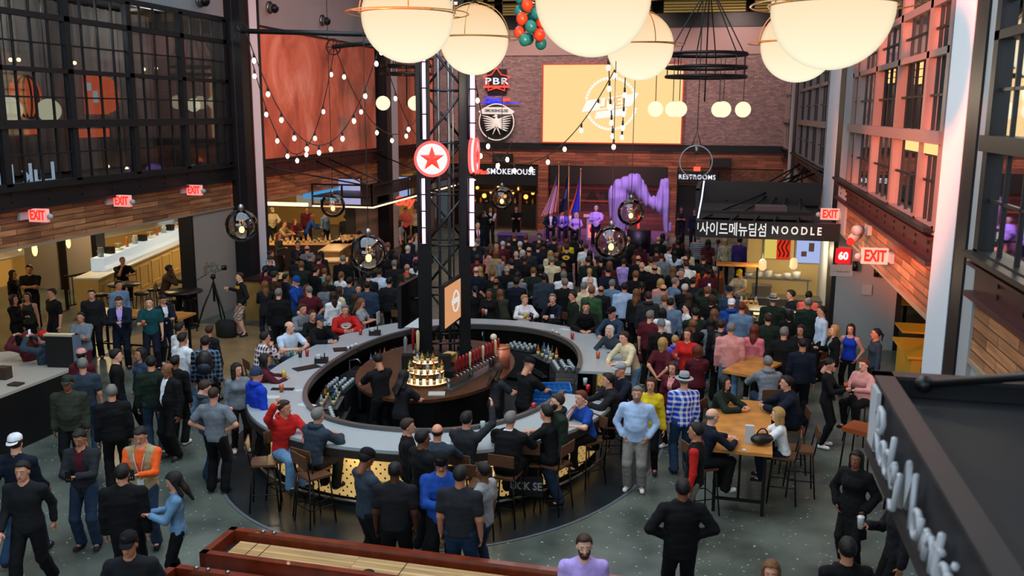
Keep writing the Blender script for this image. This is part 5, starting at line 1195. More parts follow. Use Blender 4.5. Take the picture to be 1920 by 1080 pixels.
# stools
M_SW = mat('stool_wood', '#5a3a24', .5, var=.25, vscale=6); M_SM = mat('stool_metal', '#121316', .45, .5)
def make_stool(lab, back=True, h=.76, grp=None, sm=None):
    o = empty('bar_stool', (0, 0, 0), 0, lab, 'stool', grp)
    MB().cbox((0, 0, h - .02), (.38, .38, .035)).build('seat', sm or M_SW, o)
    for sx in (-1, 1):
        for sy in (-1, 1): MB().tube([(sx * .16, sy * .16, h - .04), (sx * .22, sy * .22, 0)], .013, 6).build('leg', M_SM, o)
    g = MB()
    for z in (.28,):
        P4 = [(-.2, -.2, z), (.2, -.2, z), (.2, .2, z), (-.2, .2, z)]; g.tube(P4, .01, 5, closed=True)
    g.build('footrest', M_SM, o)
    if back:
        g = MB()
        for s in (-1, 1): g.tube([(s * .18, -.17, h - .04), (s * .19, -.24, h + .35)], .012, 6)
        g.build('back_frame', M_SM, o); g = MB(); g.add([(-.2, -.235, h + .18), (.2, -.235, h + .18), (.2, -.25, h + .36), (-.2, -.25, h + .36), (-.2, -.215, h + .18), (.2, -.215, h + .18), (.2, -.23, h + .36), (-.2, -.23, h + .36)], [(0, 1, 2, 3), (7, 6, 5, 4), (0, 4, 5, 1), (1, 5, 6, 2), (2, 6, 7, 3), (3, 7, 4, 0)]); g.build('backrest', M_SW, o)
    return o
STOOL0 = make_stool('wooden bar stool with black metal legs at the bar')
STOOL_USED = [False]
def stool(loc, rz, lab, grp=None):
    if not STOOL_USED[0]: STOOL_USED[0] = True; o = STOOL0; o.location = loc; o.rotation_euler = (0, 0, rz); o['label'] = lab; (grp and o.__setitem__('group', grp)); return o
    return dup(STOOL0, None, loc, rz, lab, grp)
# ------------------------------------------------------------------ left side: restaurant, counters, camera
M_CTOP = mat('white_counter', '#c4c8c6', .35); M_CPAN = mat('cream_panel', '#c8a660', .55)
M_WTAB = mat('table_oak', '#b57a3a', .35, var=.25, vscale=4); M_DWOOD = mat('dark_wood', '#1e1410', .4)
a = atz(200, 515, 1.1); b = atz(372, 440, 1.1); dv = b - a; L_ = dv.length; az = math.atan2(dv.y, dv.x)
o = empty('display_counter', (a.x, a.y, 0), az, 'long cream panelled counter with white top and glass display in the lit restaurant', 'counter')
MB().box((-.6, -.05, 1.05), (L_ + 1, .75, 1.1)).build('counter_top', M_CTOP, o); MB().box((-.6, .02, 0), (L_ + 1, .7, 1.05)).build('body', M_CPAN, o)
pn = None
for i in range(9):
    if pn is None: g = MB(); g.box((0, 0, .15), (.8, .025, .2)); g.box((0, 0, .85), (.8, .025, .9)); g.box((0, 0, .15), (.05, .025, .9)); g.box((.75, 0, .15), (.8, .025, .9)); pn = g.build('panel', mat('cream_trim', '#dcc080', .5), o, (-.5, 0, 0))
    else: c = pn.copy(); COL.objects.link(c); c.parent = o; c.location = (-.5 + i * 1.08, 0, 0)
g = MB(); g.box((.6, .3, 1.1), (L_ + 1, .7, 1.5)); g.build('glass_display', mat('lit_glass', '#aebcc4', .15, emit='#c8dae4', es=.45), o)
for i in range(12):   # jars and goods standing on the display
    kd = i % 4; x = .9 + i * .72; p = Matrix.Translation((a.x, a.y, 0)) @ Matrix.Rotation(az, 4, 'Z') @ Vector((x, .5, 1.5)); g = MB()
    if kd == 0: g.lathe([(.09, 0), (.1, .2), (.06, .26), (.07, .3)], n=14)
    elif kd == 1: g.box((-.12, -.1, 0), (.12, .1, .22))
    elif kd == 2: g.lathe([(.14, 0), (.16, .05), (.02, .07), (.02, .2), (.12, .22)], n=14)
    else: g.lathe([(.05, 0), (.05, .22), (.02, .28), (.02, .36)], n=12)
    oo = g.build(('jar', 'till', 'cake_stand', 'bottle')[kd], (BCOL['clear'], M_BLACK, M_CTOP, BCOL['amber'])[kd], None, tuple(p)); tag(oo, ('glass jar', 'black till box', 'white cake stand', 'amber bottle')[kd] + ' standing on the lit restaurant counter', ('jar', 'till', 'stand', 'bottle')[kd], 'goods on the restaurant counter, ' + ('jars', 'tills', 'stands', 'bottles')[kd])
# back counter of the restaurant with shelf and coffee machine
o = empty('back_counter', (-24.6, 25, 0), 0, 'cream back counter against the restaurant wall', 'counter'); MB().box((0, -1, 0), (.8, 14, .95)).build('body', M_CPAN, o); MB().box((-.1, -1.05, .95), (.9, 14.05, 1.0)).build('counter_top', M_CTOP, o)
p = atz(150, 478, 1.15); o = empty('cream_cabinet', (p.x + 1.3, p.y + .3, 0), az, 'small cream cabinet with pale top at the left end of the restaurant', 'cabinet'); MB().box((-.65, -.3, 0), (.65, .5, 1.1)).build('body', M_CPAN, o); MB().box((-.7, -.35, 1.1), (.7, .55, 1.15)).build('top', M_CTOP, o)
for px_, py_, lab in ((545 / 3, 440, 'black framed picture on the restaurant back wall'), (310, 413, 'bright window panel on the restaurant back wall')):
    p = atx(px_, py_ + 0, -25.3); big = px_ > 300
    o = empty('framed_picture', (-25.3, min(p.y, 45), max(1.6, p.z)), 0, lab, 'picture'); MB().box((-.05, -.7, -.6), (.02, .7, .6)).build('frame', M_BLACK, o); MB().box((.02, -.6, -.5), (.04, .6, .5)).build('picture', emat('window_bright', '#cfe0ea', 1.1) if big else mat('picture_dark', '#20222a', .3), o)
# lattice railing
p = atz(120, 520, 1.0); q = atz(182, 508, 1.0); o = empty('railing', (p.x, p.y, 0), math.atan2((q - p).y, (q - p).x), 'black metal railing with thin bars in front of the restaurant', 'railing'); L_ = (q - p).length + 1
MB().box((0, -.03, .98), (L_, .03, 1.03)).build('top_rail', M_BLACK, o); MB().box((0, -.02, .08), (L_, .02, .12)).build('bottom_rail', M_BLACK, o); g = MB()
for i in range(int(L_ / .14)): g.box((i * .14, -.01, .1), (i * .14 + .02, .01, 1.0))
bb = g.build('bars', M_BLACK, o); bb['kind'] = 'stuff'
for x in (0, L_ - .06): MB().box((x, -.04, 0), (x + .07, .04, 1.05)).build('post', M_BLACK, o)
# pendant lamps in the restaurant
for px_, py_, X, lab in ((36, 458, -15.6, 'warm elongated pendant bulb at the left frame edge'), (65, 468, -15.6, 'warm elongated pendant bulb, second from the left edge'), (128, 455, -17.5, 'warm elongated pendant bulb, third, above the railing')):
    p = atx(px_, py_, X); p.z = min(p.z, 3.2); o = empty('pendant_bulb', tuple(p), 0, lab, 'lamp'); MB().sphere((0, 0, 0), .06, 12, 10, 0, (1, 1, 2.6)).build('bulb', emat('pendant_warm', '#ffbe5a', 5), o); MB().tube([(0, 0, .15), (0, 0, 4.1 - p.z)], .01, 5).build('cable', M_BLACK, o)
# tall tables
def table(name, p0, p1, w, h, lab, m=M_WTAB, legs=2, inset=.15):
    p0 = Vector(p0); p1 = Vector(p1); d = p1 - p0; L_ = d.length; rz = math.atan2(d.y, d.x); c = (p0 + p1) / 2
    o = empty(name, (c.x, c.y, 0), rz, lab, 'table'); MB().box((-L_ / 2, -w / 2, h - .05), (L_ / 2, w / 2, h)).build('tabletop', m, o)
    for sx in (-1, 1):
        for sy in (-1, 1): MB().box((sx * (L_ / 2 - inset) - .025, sy * (w / 2 - .1) - .025, 0), (sx * (L_ / 2 - inset) + .025, sy * (w / 2 - .1) + .025, h - .05)).build('leg', M_SM, o)
    g = MB(); g.box((-L_ / 2 + inset, -.02, .2), (L_ / 2 - inset, .02, .24))
    for sx in (-1, 1): g.box((sx * (L_ / 2 - inset) - .02, -w / 2 + .1, .2), (sx * (L_ / 2 - inset) + .02, w / 2 - .1, .24))
    g.build('footrest', M_SM, o); return o
table('high_table', atz(175, 582, 1.05), atz(352, 592, 1.05), .75, 1.05, 'long oak high table in front of the left restaurant')
def round_table(p, r, h, lab): o = empty('round_table', (p.x, p.y, 0), 0, lab, 'table'); MB().tube([(0, 0, h - .04), (0, 0, h)], r, 28).build('tabletop', M_DWOOD, o); MB().tube([(0, 0, 0), (0, 0, h - .04)], .04, 10).build('column', M_SM, o); MB().tube([(0, 0, 0), (0, 0, .03)], r * .7, 20).build('base', M_SM, o); return o
pr_ = atz(345, 545, 1.05); round_table(pr_, .5, 1.05, 'dark round high table at the left pillar'); pq = atz(232, 532, 1.05); round_table(pq, .45, 1.05, 'pale round high table before the cream counter')
for i, (px_, py_) in enumerate(((265, 550), (290, 542), (355, 560), (318, 566), (190, 552), (215, 556))):
    p = atz(px_, py_, .76); o = empty('round_stool', (p.x, p.y, 0), 0, 'black round high stool near the left restaurant tables', 'stool', 'black round stools by the restaurant'); MB().tube([(0, 0, .72), (0, 0, .78)], .2, 18).build('seat', M_BLACK, o)
    for k in range(4): a_ = pi / 4 + k * pi / 2; MB().tube([(.13 * cos(a_), .13 * sin(a_), .72), (.2 * cos(a_), .2 * sin(a_), 0)], .014, 5).build('leg', M_SM, o)
# near left service counter with till and monitor
a = atz(150, 684, 1.1); o = empty('service_counter', (a.x, a.y, 0), 0, 'long pale service counter with black front at the left edge', 'counter')
pa, pb, pc, pd = atz(0, 660, 1.1), atz(128, 650, 1.1), atz(138, 690, 1.1), atz(0, 742, 1.1); pa2 = pa + (pa - pb) * 1.2; pd2 = pd + (pd - pc) * 1.2
poly = [(v.x - a.x, v.y - a.y) for v in (pb, pa2, pd2, pc)]; MB().prism(poly, 1.05, 1.1).build('counter_top', mat('pale_counter', '#a8a094', .35), o); ins = [(x * .97, y * .94) for x, y in poly]; MB().prism(ins, 0, 1.05).build('body', mat('counter_black', '#0a090b', .5), o)
p = atz(118, 688, 1.1); o = empty('menu_stand', (p.x, p.y, 1.1), .15, 'black framed upright display stand on the end of the service counter', 'stand'); g = MB(); g.box((-.28, -.05, 0), (.28, .05, .62)); g.build('case', M_BLACK, o); MB().box((.28, -.08, 0), (.36, .08, .66)).build('post', mat('blue_grey', '#5a6878', .5), o); MB().box((-.3, -.06, .62), (.36, .06, .66)).build('top_rail', mat('cream_rail', '#b0a58a', .5), o)
for px_, py_, lab in ((8, 710, 'small brown box on the service counter at the left frame edge'), (30, 722, 'small dark tray on the service counter')):
    p = atz(px_, py_, 1.1); tag(MB().cbox((p.x, p.y, 1.1 + (.12 if px_ < 20 else .02)), (.22, .18, .22 if px_ < 20 else .03)).build('box' if px_ < 20 else 'tray', mat('box_brown', '#3a241c', .6)), lab, 'box' if px_ < 20 else 'tray')
# video camera on tripod, bag
t = atz(405, 618, 0.0); o = empty('video_tripod', (t.x, t.y, 0), 0, 'black camera tripod standing by the left pillar', 'tripod')
for k in range(3): q = radians(100 + 120 * k); MB().tube([(0, 0, 1.35), (.3 * cos(q), .3 * sin(q), .65), (.52 * cos(q), .52 * sin(q), 0)], [.03, .024, .016], 6).build('leg', M_SM, o)
MB().tube([(0, 0, .8), (0, 0, 1.45)], .03, 8).build('column', M_SM, o); MB().tube([(0, 0, 1.45), (0, 0, 1.56)], .07, 12).build('head', M_BLACK, o)
c = empty('video_camera', (t.x, t.y, 1.56), radians(-35), 'video camera in a patterned cover on the black tripod', 'camera'); MB().cbox((0, 0, .14), (.17, .42, .2)).build('body', mat('cover_pattern', '#6a6458', .7, var=.6, vscale=14), c); MB().tube([(0, .2, .15), (0, .38, .15)], [.06, .075], 14).build('lens', M_BLACK, c); MB().cbox((.0, -.05, .3), (.16, .24, .1)).build('battery', mat('cover_pattern', '#6a6458'), c); MB().tube([(0, -.12, .05), (.05, -.5, -.1)], .012, 6).build('pan_handle', M_BLACK, c)
p = atz(425, 632, 0); tag(MB().lathe([(.2, 0), (.24, .05), (.25, .38), (.18, .46), (.0001, .47)], n=14, sx=1.2, sy=.8).build('camera_bag', mat('bag_black', '#0e0e10', .8), None, (p.x, p.y, 0)), 'black equipment bag on the floor under the tripod', 'bag')
p = atz(490, 600, 0); o = empty('side_counter', (p.x, p.y, 0), 0, 'tan wooden counter end behind the camera operator', 'counter'); MB().box((-.45, -.1, 0), (.5, 1.2, 1.15)).build('body', mat('tan_wood', '#8a6a38', .5, var=.2), o); MB().box((-.5, -.15, 1.15), (.55, 1.25, 1.2)).build('top', M_DWOOD, o)
# tan concrete at the left hall edge with the restaurants' warm light painted in
struct('floor_wood', MB().prism([tuple(atz(x, y, 0))[:2] for x, y in ((200, 640), (370, 606), (478, 612), (560, 640), (470, 700), (300, 740))], 0, .005), mat('warm_floor', '#8a7250', .35, var=.25, vscale=1.5))  # concrete, not wood; warm restaurant light painted into the colour
# food counter canopy in the second bay (black frame with lit underside)
o = empty('counter_canopy', (-12.1, 31, 0), 0, 'black framed canopy with lit lower edge over the left food counter', 'canopy')
g = MB()
for z in (2.62, 3.35):
    g.box((-2.3, 0, z), (.06, .06, z + .06)); g.box((0, 0, z), (.06, 14.5, z + .06))
for y in range(0, 15, 2): g.box((0, y, 2.62), (.05, y + .05, 3.35))
for x in (-2.3, -1.15, 0): g.box((x, 0, 2.62), (x + .06, .05, 3.35))
g.build('frame', M_BLACK, o); MB().box((-2.3, .06, 2.56), (.06, .3, 2.61)).build('lit_edge', emat('edge_glow', '#ffd8a8', 1.8), o); MB().box((-.2, .06, 2.56), (.06, 14.4, 2.61)).build('lit_edge', emat('edge_glow', '#ffd8a8'), o)
MB().box((-2.3, .1, 2.9), (-.1, 14.4, 2.96)).build('roof', M_BLACK, o)
for y in (1.5, 6.5, 11.5): MB().tube([(0, y, 3.35), (-2.2, y, 4.2)], .03, 6).build('rod', M_BLACK, o)
MB().tube([(0, 0, 3.35), (-2.2, -3.5, 4.2)], .03, 6).build('rod', M_BLACK, o); MB().tube([(0, 0, 3.35), (-2.2, .3, 4.2)], .03, 6).build('rod', M_BLACK, o)
# back of that counter: inner lit edge, screens, posters
tag(MB().box((-17.2, 31.0, 2.56), (-14.6, 31.15, 2.68)).build('light_strip', emat('edge_glow', '#ffd8a8')), 'warm lit edge strip at the back of the left food hall', 'light')
for px_, py_, w_, h_, X, col, lab in ((612, 355, 2.0, .8, -19, '#4aa0e0', 'blue glowing menu screen under the left wood band'), (655, 360, .9, 1.0, -16.5, '#b8b4e0', 'pale violet menu screen beside the second pillar'), (742, 350, 1.4, .9, -16.5, '#9fb4e8', 'pale blue menu screen right of the second column'), (578, 377, 1.0, .45, -17.5, '#b8a890', 'small pale poster under the left wood band')):
    q = aty(px_, py_, 33.5 if px_ < 700 else 40); o = empty('menu_screen', tuple(q), 0, lab, 'screen'); MB().box((-w_ / 2 - .04, .02, -h_ / 2 - .04), (w_ / 2 + .04, .08, h_ / 2 + .04)).build('case', M_BLACK, o); MB().box((-w_ / 2, 0, -h_ / 2), (w_ / 2, .02, h_ / 2)).build('display', emat('screen' + col, col, .7 if px_ != 578 else .4), o)
q = aty(775, 378, 35); o = empty('neon_letters', tuple(q), 0, 'red and white lit lettering on the left canopy near the tower', 'sign'); textmesh('Guy', .5, .04, M_NRED, 'script', o, (-.4, 0, 0), bold=.02, shear=.2); textmesh('Sho', .42, .04, M_NWHT, 'script', o, (.45, 0, .15), bold=.01, shear=.2)
# food counter with goods
for (x0, y0), (x1, y1), lab in (((620, 470), (665, 440), 'pale lit food counter under the left canopy'), ((600, 487), (650, 486), 'lower front section of the left food counter')):
    a = atz(x0, y0, 1.05); b = atz(x1, y1, 1.05); d = b - a; o = empty('food_counter', (a.x, a.y, 0), math.atan2(d.y, d.x), lab, 'counter'); MB().box((0, -.3, 0), (d.length, .4, 1.0)).build('body', mat('tan_wood', '#8a6a38'), o); MB().box((-.05, -.35, 1.0), (d.length + .05, .45, 1.05)).build('counter_top', mat('warm_top', '#c9a05a', .4), o)
a = atz(520, 455, 1.05); o = empty('food_counter', (a.x, a.y, 0), .3, 'long dark counter crowded with glasses in the left food hall', 'counter'); MB().box((-.6, -.3, 0), (3.3, .5, 1.0)).build('body', M_DWOOD, o); MB().box((-.7, -.35, 1.0), (3.4, .55, 1.05)).build('counter_top', mat('warm_top', '#c9a05a'), o)
for i in range(26):
    q = Matrix.Translation((a.x, a.y, 1.05)) @ Matrix.Rotation(.3, 4, 'Z') @ Vector((-.4 + i * .138, .1 + .25 * ((i * 7) % 3 - 1), 0)); bottle(('amber', 'clear', 'gold', 'dark', 'green')[i % 5], q, None, .26 + .04 * (i % 3), 'bottle crowding the dark counter in the left food hall', 'bottles on the left food hall counter', .045)
for x, y in ((-17, 33), (-16.2, 37), (-17, 41)): point('food_hall_lamp', (x, y, 2.9), 60, (1, .62, .3), .2)
# ------------------------------------------------------------------ right side: noodle stall, near canopy, tables
CY = 23.6
o = empty('noodle_canopy', (0, CY, 0), 0, 'black box canopy with white Korean letters and NOODLE along its front', 'canopy')
xl = aty(1304, 430, CY).x; zt, zb = aty(1400, 418, CY).z, aty(1400, 446, CY).z
MB().box((xl, 0, zb - .02), (2.98, .12, zt + .04)).build('fascia', M_BLACK, o)
g = MB(); g.box((xl, .12, zb), (xl + .1, 5.2, zt)); g.box((xl, 5.1, zb), (2.98, 5.2, zt)); g.build('side_fascia', M_BLACK, o); MB().box((xl + .1, .3, zt - .12), (2.98, 5.1, zt - .08)).build('roof', mat('canopy_roof', '#3c332e', .7), o)
M_LET = mat('letter_white', '#cfd0cc', .5, emit='#d8dcd8', es=.45)
q = aty(1313, 430, CY); r_ = aty(1437, 433, CY); textmesh('사이드메뉴딤섬', .36, .02, M_LET, 'lettering', o, ((q.x + r_.x) / 2, -.015, (q.z + r_.z) / 2), width=r_.x - q.x, bold=.004)
q = aty(1447, 431, CY); r_ = aty(1540, 434, CY); textmesh('NOODLE', .27, .02, M_LET, 'lettering', o, ((q.x + r_.x) / 2, -.015, (q.z + r_.z) / 2 - .01), width=r_.x - q.x, spacing=1.5, bold=.006)
textmesh('I', .24, .02, M_LET, 'lettering', o, (xl + .06, -.015, (q.z + r_.z) / 2 + .03))
for (x, y), (yw) in (((-.5, .2), 31), ((-.5, 2.6), 32.5), ((.3, .1), 33.5), ((.9, .1), 34.5), ((1.4, .1), 35), ((2.0, .1), 35.5), ((.4, 5), 36.5), ((1.2, 5), 37.2)):
    MB().tube([(x, y, zt), (XR - .02, yw - CY, 4.12)], .028, 6).build('rod', M_BLACK, o)
# unit on the canopy roof
o = empty('duct_unit', (-.2, CY + 1.0, zt), 0, 'dark metal duct and frame lying on the noodle stall roof', 'duct'); MB().box((-.3, 0, .0), (2.6, 2.6, .14)).build('slab', mat('duct_dark', '#2b2522', .6), o); g = MB()
for y in (0, 2.6): g.box((-.35, y - .03, .14), (3.0, y + .03, .2))
g.box((-.35, 0, .14), (-.25, .1, .75)); g.box((-.35, 2.5, .14), (-.25, 2.6, .75)); g.box((-.35, 0, .7), (-.25, 2.6, .76)); g.build('frame', M_STEEL, o); MB().box((1.2, .3, .14), (2.0, .9, .3)).build('bundle', mat('dusty_rose', '#5a4844', .8), o)
MB().box((-.3, 3.0, .1), (3.1, 3.1, .75)).build('back_panel', M_BLACK, o)
q = at(1315, 385, 24.5); o = empty('light_pole', tuple(q), 0, 'thin white light tube standing at the corner of the noodle stall', 'light'); k = 24.5 / FPX; MB().tube([(-6 * k, 0, -30 * k), (0, 0, 12 * k), (3 * k, 0, 45 * k)], .022, 6).build('tube', emat('cool_tube', '#d8dcff', 1.4), o); MB().box((-8 * k, -.05, -34 * k), (-2 * k, .05, -28 * k)).build('foot', M_BLACK, o)
# stall: glass case, kitchen and menu boards
o = empty('glass_case', (1.9, 22.75, 0), 0, 'lit glass display case on the front counter of the noodle stall', 'display case')
MB().box((-1.35, -.35, 0), (.95, .35, .78)).build('counter', mat('stall_front', '#6e3a20', .5), o); MB().box((-1.4, -.4, .78), (1.0, .4, .82)).build('counter_top', M_WTAB, o)
g = MB(); 
for x in (-1.0, .05): 
    for y in (-.3, .3): g.box((x - .02, y - .02, .82), (x + .02, y + .02, 1.3))
g.box((-1.02, -.32, 1.28), (.07, .32, 1.32)); g.box((-1.0, -.3, 1.04), (.05, .3, 1.06)); g.build('frame', M_CHROME, o); MB().box((-1.0, -.31, .82), (.05, -.3, 1.28)).build('glass', glassmat('clear_pane', '#dfe8e8', .08), o); MB().box((-.9, -.25, 1.2), (-.05, .2, 1.23)).build('lamp', emat('case_lamp', '#ffd8a0', 2.2), o)
for i in range(8):
    p = (1.9 - .92 + (i % 4) * .27, 22.65 + .0, .83 if i < 4 else 1.07); oo = MB().lathe([(.07, 0), (.1, .03), (.06, .06), (.0001, .07)], n=12).build('food_plate', mat('food_' + str(i % 3), ('#b0703a', '#c9a46a', '#8c3a20')[i % 3], .6), None, p); tag(oo, 'small plate of food inside the glass case of the noodle stall', 'plate', 'plates in the glass case')
point('stall_lamp', (1.2, 24.6, 2.3), 45, (1, .75, .42), .15); point('stall_lamp', (2.4, 26.2, 2.3), 45, (1, .75, .42), .15); point('stall_lamp', (1.8, 22.2, 2.4), 22, (1, .8, .5), .15)
ky = 27.6
for x0, x1, y0, y1, col, lab in ((1434, 1456, 446, 486, '#d8c060', 'yellow menu board under the NOODLE canopy'), (1456, 1481, 445, 487, '#d8301c', 'red menu board with dark waves under the NOODLE canopy'), (1494, 1541, 447, 495, '#aab8e8', 'blue-white lit menu screen under the NOODLE canopy')):
    a = aty(x0, y0, ky); b = aty(x1, y1, ky); o = empty('menu_board', (a.x, ky, b.z), 0, lab, 'menu board'); w_, h_ = b.x - a.x, a.z - b.z
    MB().box((0, .02, 0), (w_, .07, h_)).build('case', M_BLACK, o); MB().box((.01, 0, .01), (w_ - .01, .02, h_ - .01)).build('face', emat('board' + col, col, .85), o)
    if x0 == 1456:
        g = MB()
        for i in range(3): g.tube([(w_ * (.22 + i * .28) + .04 * sin(t * .9), -.006, h_ * (.12 + t * .085)) for t in range(10)], .022, 5)
        g.build('waves', mat('wave_dark', '#3a0a06', .5), o)
    if x0 == 1494: g = MB(); g.box((.35, -.006, .35), (.5, -.001, .6)); g.box((.15, -.006, .2), (.3, -.001, .35)); g.build('motif', mat('motif_dark', '#3a2030', .5), o)
struct('wall_stall', MB().box((.95, ky + .1, 0), (3.04, ky + .25, 2.62)), mat('stall_wall', '#c8b078', .7))
o = empty('kitchen_counter', (1.0, 26.2, 0), 0, 'stainless kitchen counter with equipment inside the noodle stall', 'counter'); MB().box((-.3, 0, .1), (2.0, .7, .86)).build('body', M_CHROME, o); MB().box((-.35, -.05, .86), (2.02, .72, .9)).build('counter_top', M_CHROME, o); MB().box((-.2, .45, 1.35), (1.7, .7, 1.39)).build('shelf', M_CHROME, o)
for x in (-.15, 1.6): MB().box((x, .5, .9), (x + .03, .53, 1.35)).build('shelf_post', M_CHROME, o)
for i in range(6): tag(MB().lathe([(.05, 0), (.11, .05), (.12, .06 + .05 * (i % 3 + 1))], n=14).build('bowl_stack', M_CTOP, None, (1.0 + i * .26, 26.8, 1.39)), 'stack of white bowls on the kitchen shelf of the noodle stall', 'bowls', 'bowl stacks on the stall shelf')
o = empty('rice_cooker', (1.35, 26.45, .9), 0, 'steel cooker box on the stall kitchen counter', 'cooker'); MB().box((-.25, -.2, 0), (.25, .2, .3)).build('body', mat('cooker_steel', '#7a7468', .35, .6), o); MB().box((-.27, -.22, .3), (.27, .22, .34)).build('lid', M_CHROME, o)
for px_, py_ in ((1430, 497), (1488, 495)): q = aty(px_, py_, 24.5); oo = empty('lantern', tuple(q), 0, 'cream heat lantern hanging at the front of the noodle stall', 'lamp', 'heat lanterns of the noodle stall'); MB().lathe([(.04, .16), (.09, .1), (.1, -.08), (.05, -.14)], n=14).build('shade', mat('lantern_cream', '#c8a878', .5, emit='#ffd8a0', es=.7), oo); MB().tube([(0, 0, .16), (0, 0, zt - q.z)], .01, 5).build('cable', M_BLACK, oo)
a = aty(1343, 492, 25); b = aty(1426, 496, 25); o = empty('pass_shelf', (a.x, 25, 0), 0, 'wooden pass shelf with goods at the left of the noodle stall', 'shelf'); w_ = b.x - a.x; MB().box((0, -.2, a.z - .06), (w_, .2, a.z)).build('board', M_WTAB, o)
for x in (.05, w_ - .1): MB().box((x, -.03, 0), (x + .05, .03, a.z - .06)).build('post', M_SM, o)
MB().box((0, -.35, 0), (w_, .25, .95)).build('counter', mat('stall_front', '#6e3a20'), o); MB().box((0, -.38, .95), (w_, .28, 1.0)).build('counter_top', M_WTAB, o)
for i in range(9): bottle(('amber', 'dark', 'clear')[i % 3], Vector((a.x + .08 + i * .125, 24.85, 1.0)), None, .24, 'condiment bottle on the left counter of the noodle stall', 'condiment bottles at the noodle stall', .04)
for i, c_ in enumerate(('#c8501c', '#c93a1c', '#d0762a', '#b8b0a0', '#c8501c')): q = atz(1312 + i * 9, 500 + (i % 3) * 14, 1.15); tag(MB().lathe([(.1, 0), (.13, .06), (.09, .14), (.0001, .16)], n=12).build('food_basket', mat('basket' + str(i), c_, .5), None, (q.x, q.y, 1.0)), 'basket of orange food at the left end of the noodle stall', 'basket', 'food baskets by the noodle stall')
q = atz(1330, 515, 1.0); tag(MB().cbox((q.x, q.y, .5), (.9, 1.6, .995)).build('food_stand', mat('stall_front', '#6e3a20')), 'low brown stand holding food baskets left of the noodle stall', 'stand')
# restaurant behind the right opening
o = empty('yellow_booth', (4.9, 20.6, 0), 0, 'yellow lit booth counter seen through the right opening', 'counter'); MB().box((-.7, -.3, 0), (.7, 1.3, .9)).build('body', mat('booth_yellow', '#c99a28', .5), o); MB().box((-.8, -.4, .9), (.8, 1.4, .96)).build('counter_top', mat('booth_top', '#c8982c', .25), o); MB().box((-.5, -.32, .4), (.5, -.3, .7)).build('recess', M_BLACK, o)
for y in (24, 27.5): o2 = empty('dining_table', (5.4, y, 0), 0, 'wooden table deep inside the right restaurant', 'table', 'tables in the right restaurant'); MB().box((-.8, -.5, .72), (.8, .5, .77)).build('tabletop', mat('booth_top', '#c8982c'), o2); MB().tube([(0, 0, 0), (0, 0, .72)], .05, 8).build('column', M_SM, o2)
curtain('curtain_bead', 5.0, 14, 22.5, 1.0, 3.1, .05, .25, mat('bead_lilac', '#8a7a92', .35, emit='#b8a0c8', es=.12))
point('curtain_light', (4.2, 16.5, 2.2), 30, (.85, .8, 1), .1)
# near canopy with the script sign
CX = 1.32; yc = 7.62; zt2, zb2 = 3.93, 3.38
o = empty('sign_canopy', (CX, yc, 0), 0, 'black flat canopy with white script sign in the right foreground', 'canopy')
M_CAN = mat('canopy_black', '#17191d', .5, var=.2, vscale=1.5)
MB().box((0, -6.6, zb2), (.08, 0, zt2)).build('fascia', M_CAN, o); MB().box((0, -.08, zb2), (1.7, 0, zt2)).build('front_fascia', M_CAN, o)
MB().box((.08, -6.6, zt2 - .2), (1.7, -.08, zt2 - .14)).build('roof', mat('canopy_roof_dark', '#14161b', .6, var=.2, vscale=1), o)
g = MB(); g.box((-.03, -6.6, zt2), (.12, .02, zt2 + .03)); g.box((-.04, -6.6, zb2 - .1), (.1, .02, zb2)); g.box((-.03, -.12, zt2), (1.7, .03, zt2 + .03)); g.build('edge_trim', mat('edge_brown', '#2e2b2c', .4), o)
MB().box((.7, -2.4, zt2 - .14), (.95, -2.1, zt2 + .02)).build('roof_box', M_BLACK, o); MB().tube([(.3, -.3, zt2 + .03), (1.75, -1.05, zt2 + .5)], .035, 8).build('rod', M_BLACK, o); MB().sphere((.3, -.3, zt2 + .03), .07, 10, 8).build('rod_foot', M_BLACK, o)
M_SCR = mat('script_white', '#a6aab0', .45, emit='#c0c6d0', es=.03)
_cir = [(.2 + .2 * cos(t), .25 + .25 * sin(t)) for t in [i * pi / 6 for i in range(13)]]
GLY = dict(R=(.62, [[(0, 0), (.1, 1)], [(-.12, .85), (.1, 1.03), (.4, 1.02), (.56, .82), (.42, .58), (.08, .48)], [(.1, .48), (.35, .2), (.62, 0)]]), o=(.46, [_cir]), c=(.42, [_cir[2:11]]), k=(.46, [[(0, 0), (.1, .95)], [(.42, .52), (.06, .25), (.46, 0)]]),
           y=(.46, [[(0, .5), (.05, .1), (.28, .08), (.4, .5)], [(.4, .5), (.32, -.3), (.08, -.42), (-.02, -.25)]]), M=(.92, [[(0, 0), (.16, 1), (.4, .2), (.68, 1), (.84, 0)]]), u=(.48, [[(0, .5), (.04, .08), (.26, .06), (.4, .5)], [(.4, .5), (.44, 0)]]),
           n=(.48, [[(0, 0), (.05, .5)], [(.03, .3), (.22, .52), (.38, .38), (.42, 0)]]), t=(.34, [[(.16, .85), (.08, .15), (.26, 0)], [(-.04, .55), (.32, .6)]]), a=(.48, [_cir, [(.42, .5), (.42, 0)]]), i=(.22, [[(.05, .5), (.07, 0)], [(.1, .72), (.12, .78)]]))
gx = 0; g = MB(); K = .42
for ch_ in 'Rocky Mountain':
    if ch_ == ' ': gx += .3; continue
    w_, sts = GLY[ch_]
    for st_ in sts: g.tube([(-.055, -.5 - (gx + px_ + py_ * .22) * .395, zb2 + .1 + py_ * K * .85) for px_, py_ in st_], .022, 6)
    gx += w_
g.build('lettering', M_SCR, o); MB().box((-.05, -.42, zb2 + .05), (-.02, -.14, zt2 - .03)).build('emblem', M_SCR, o)
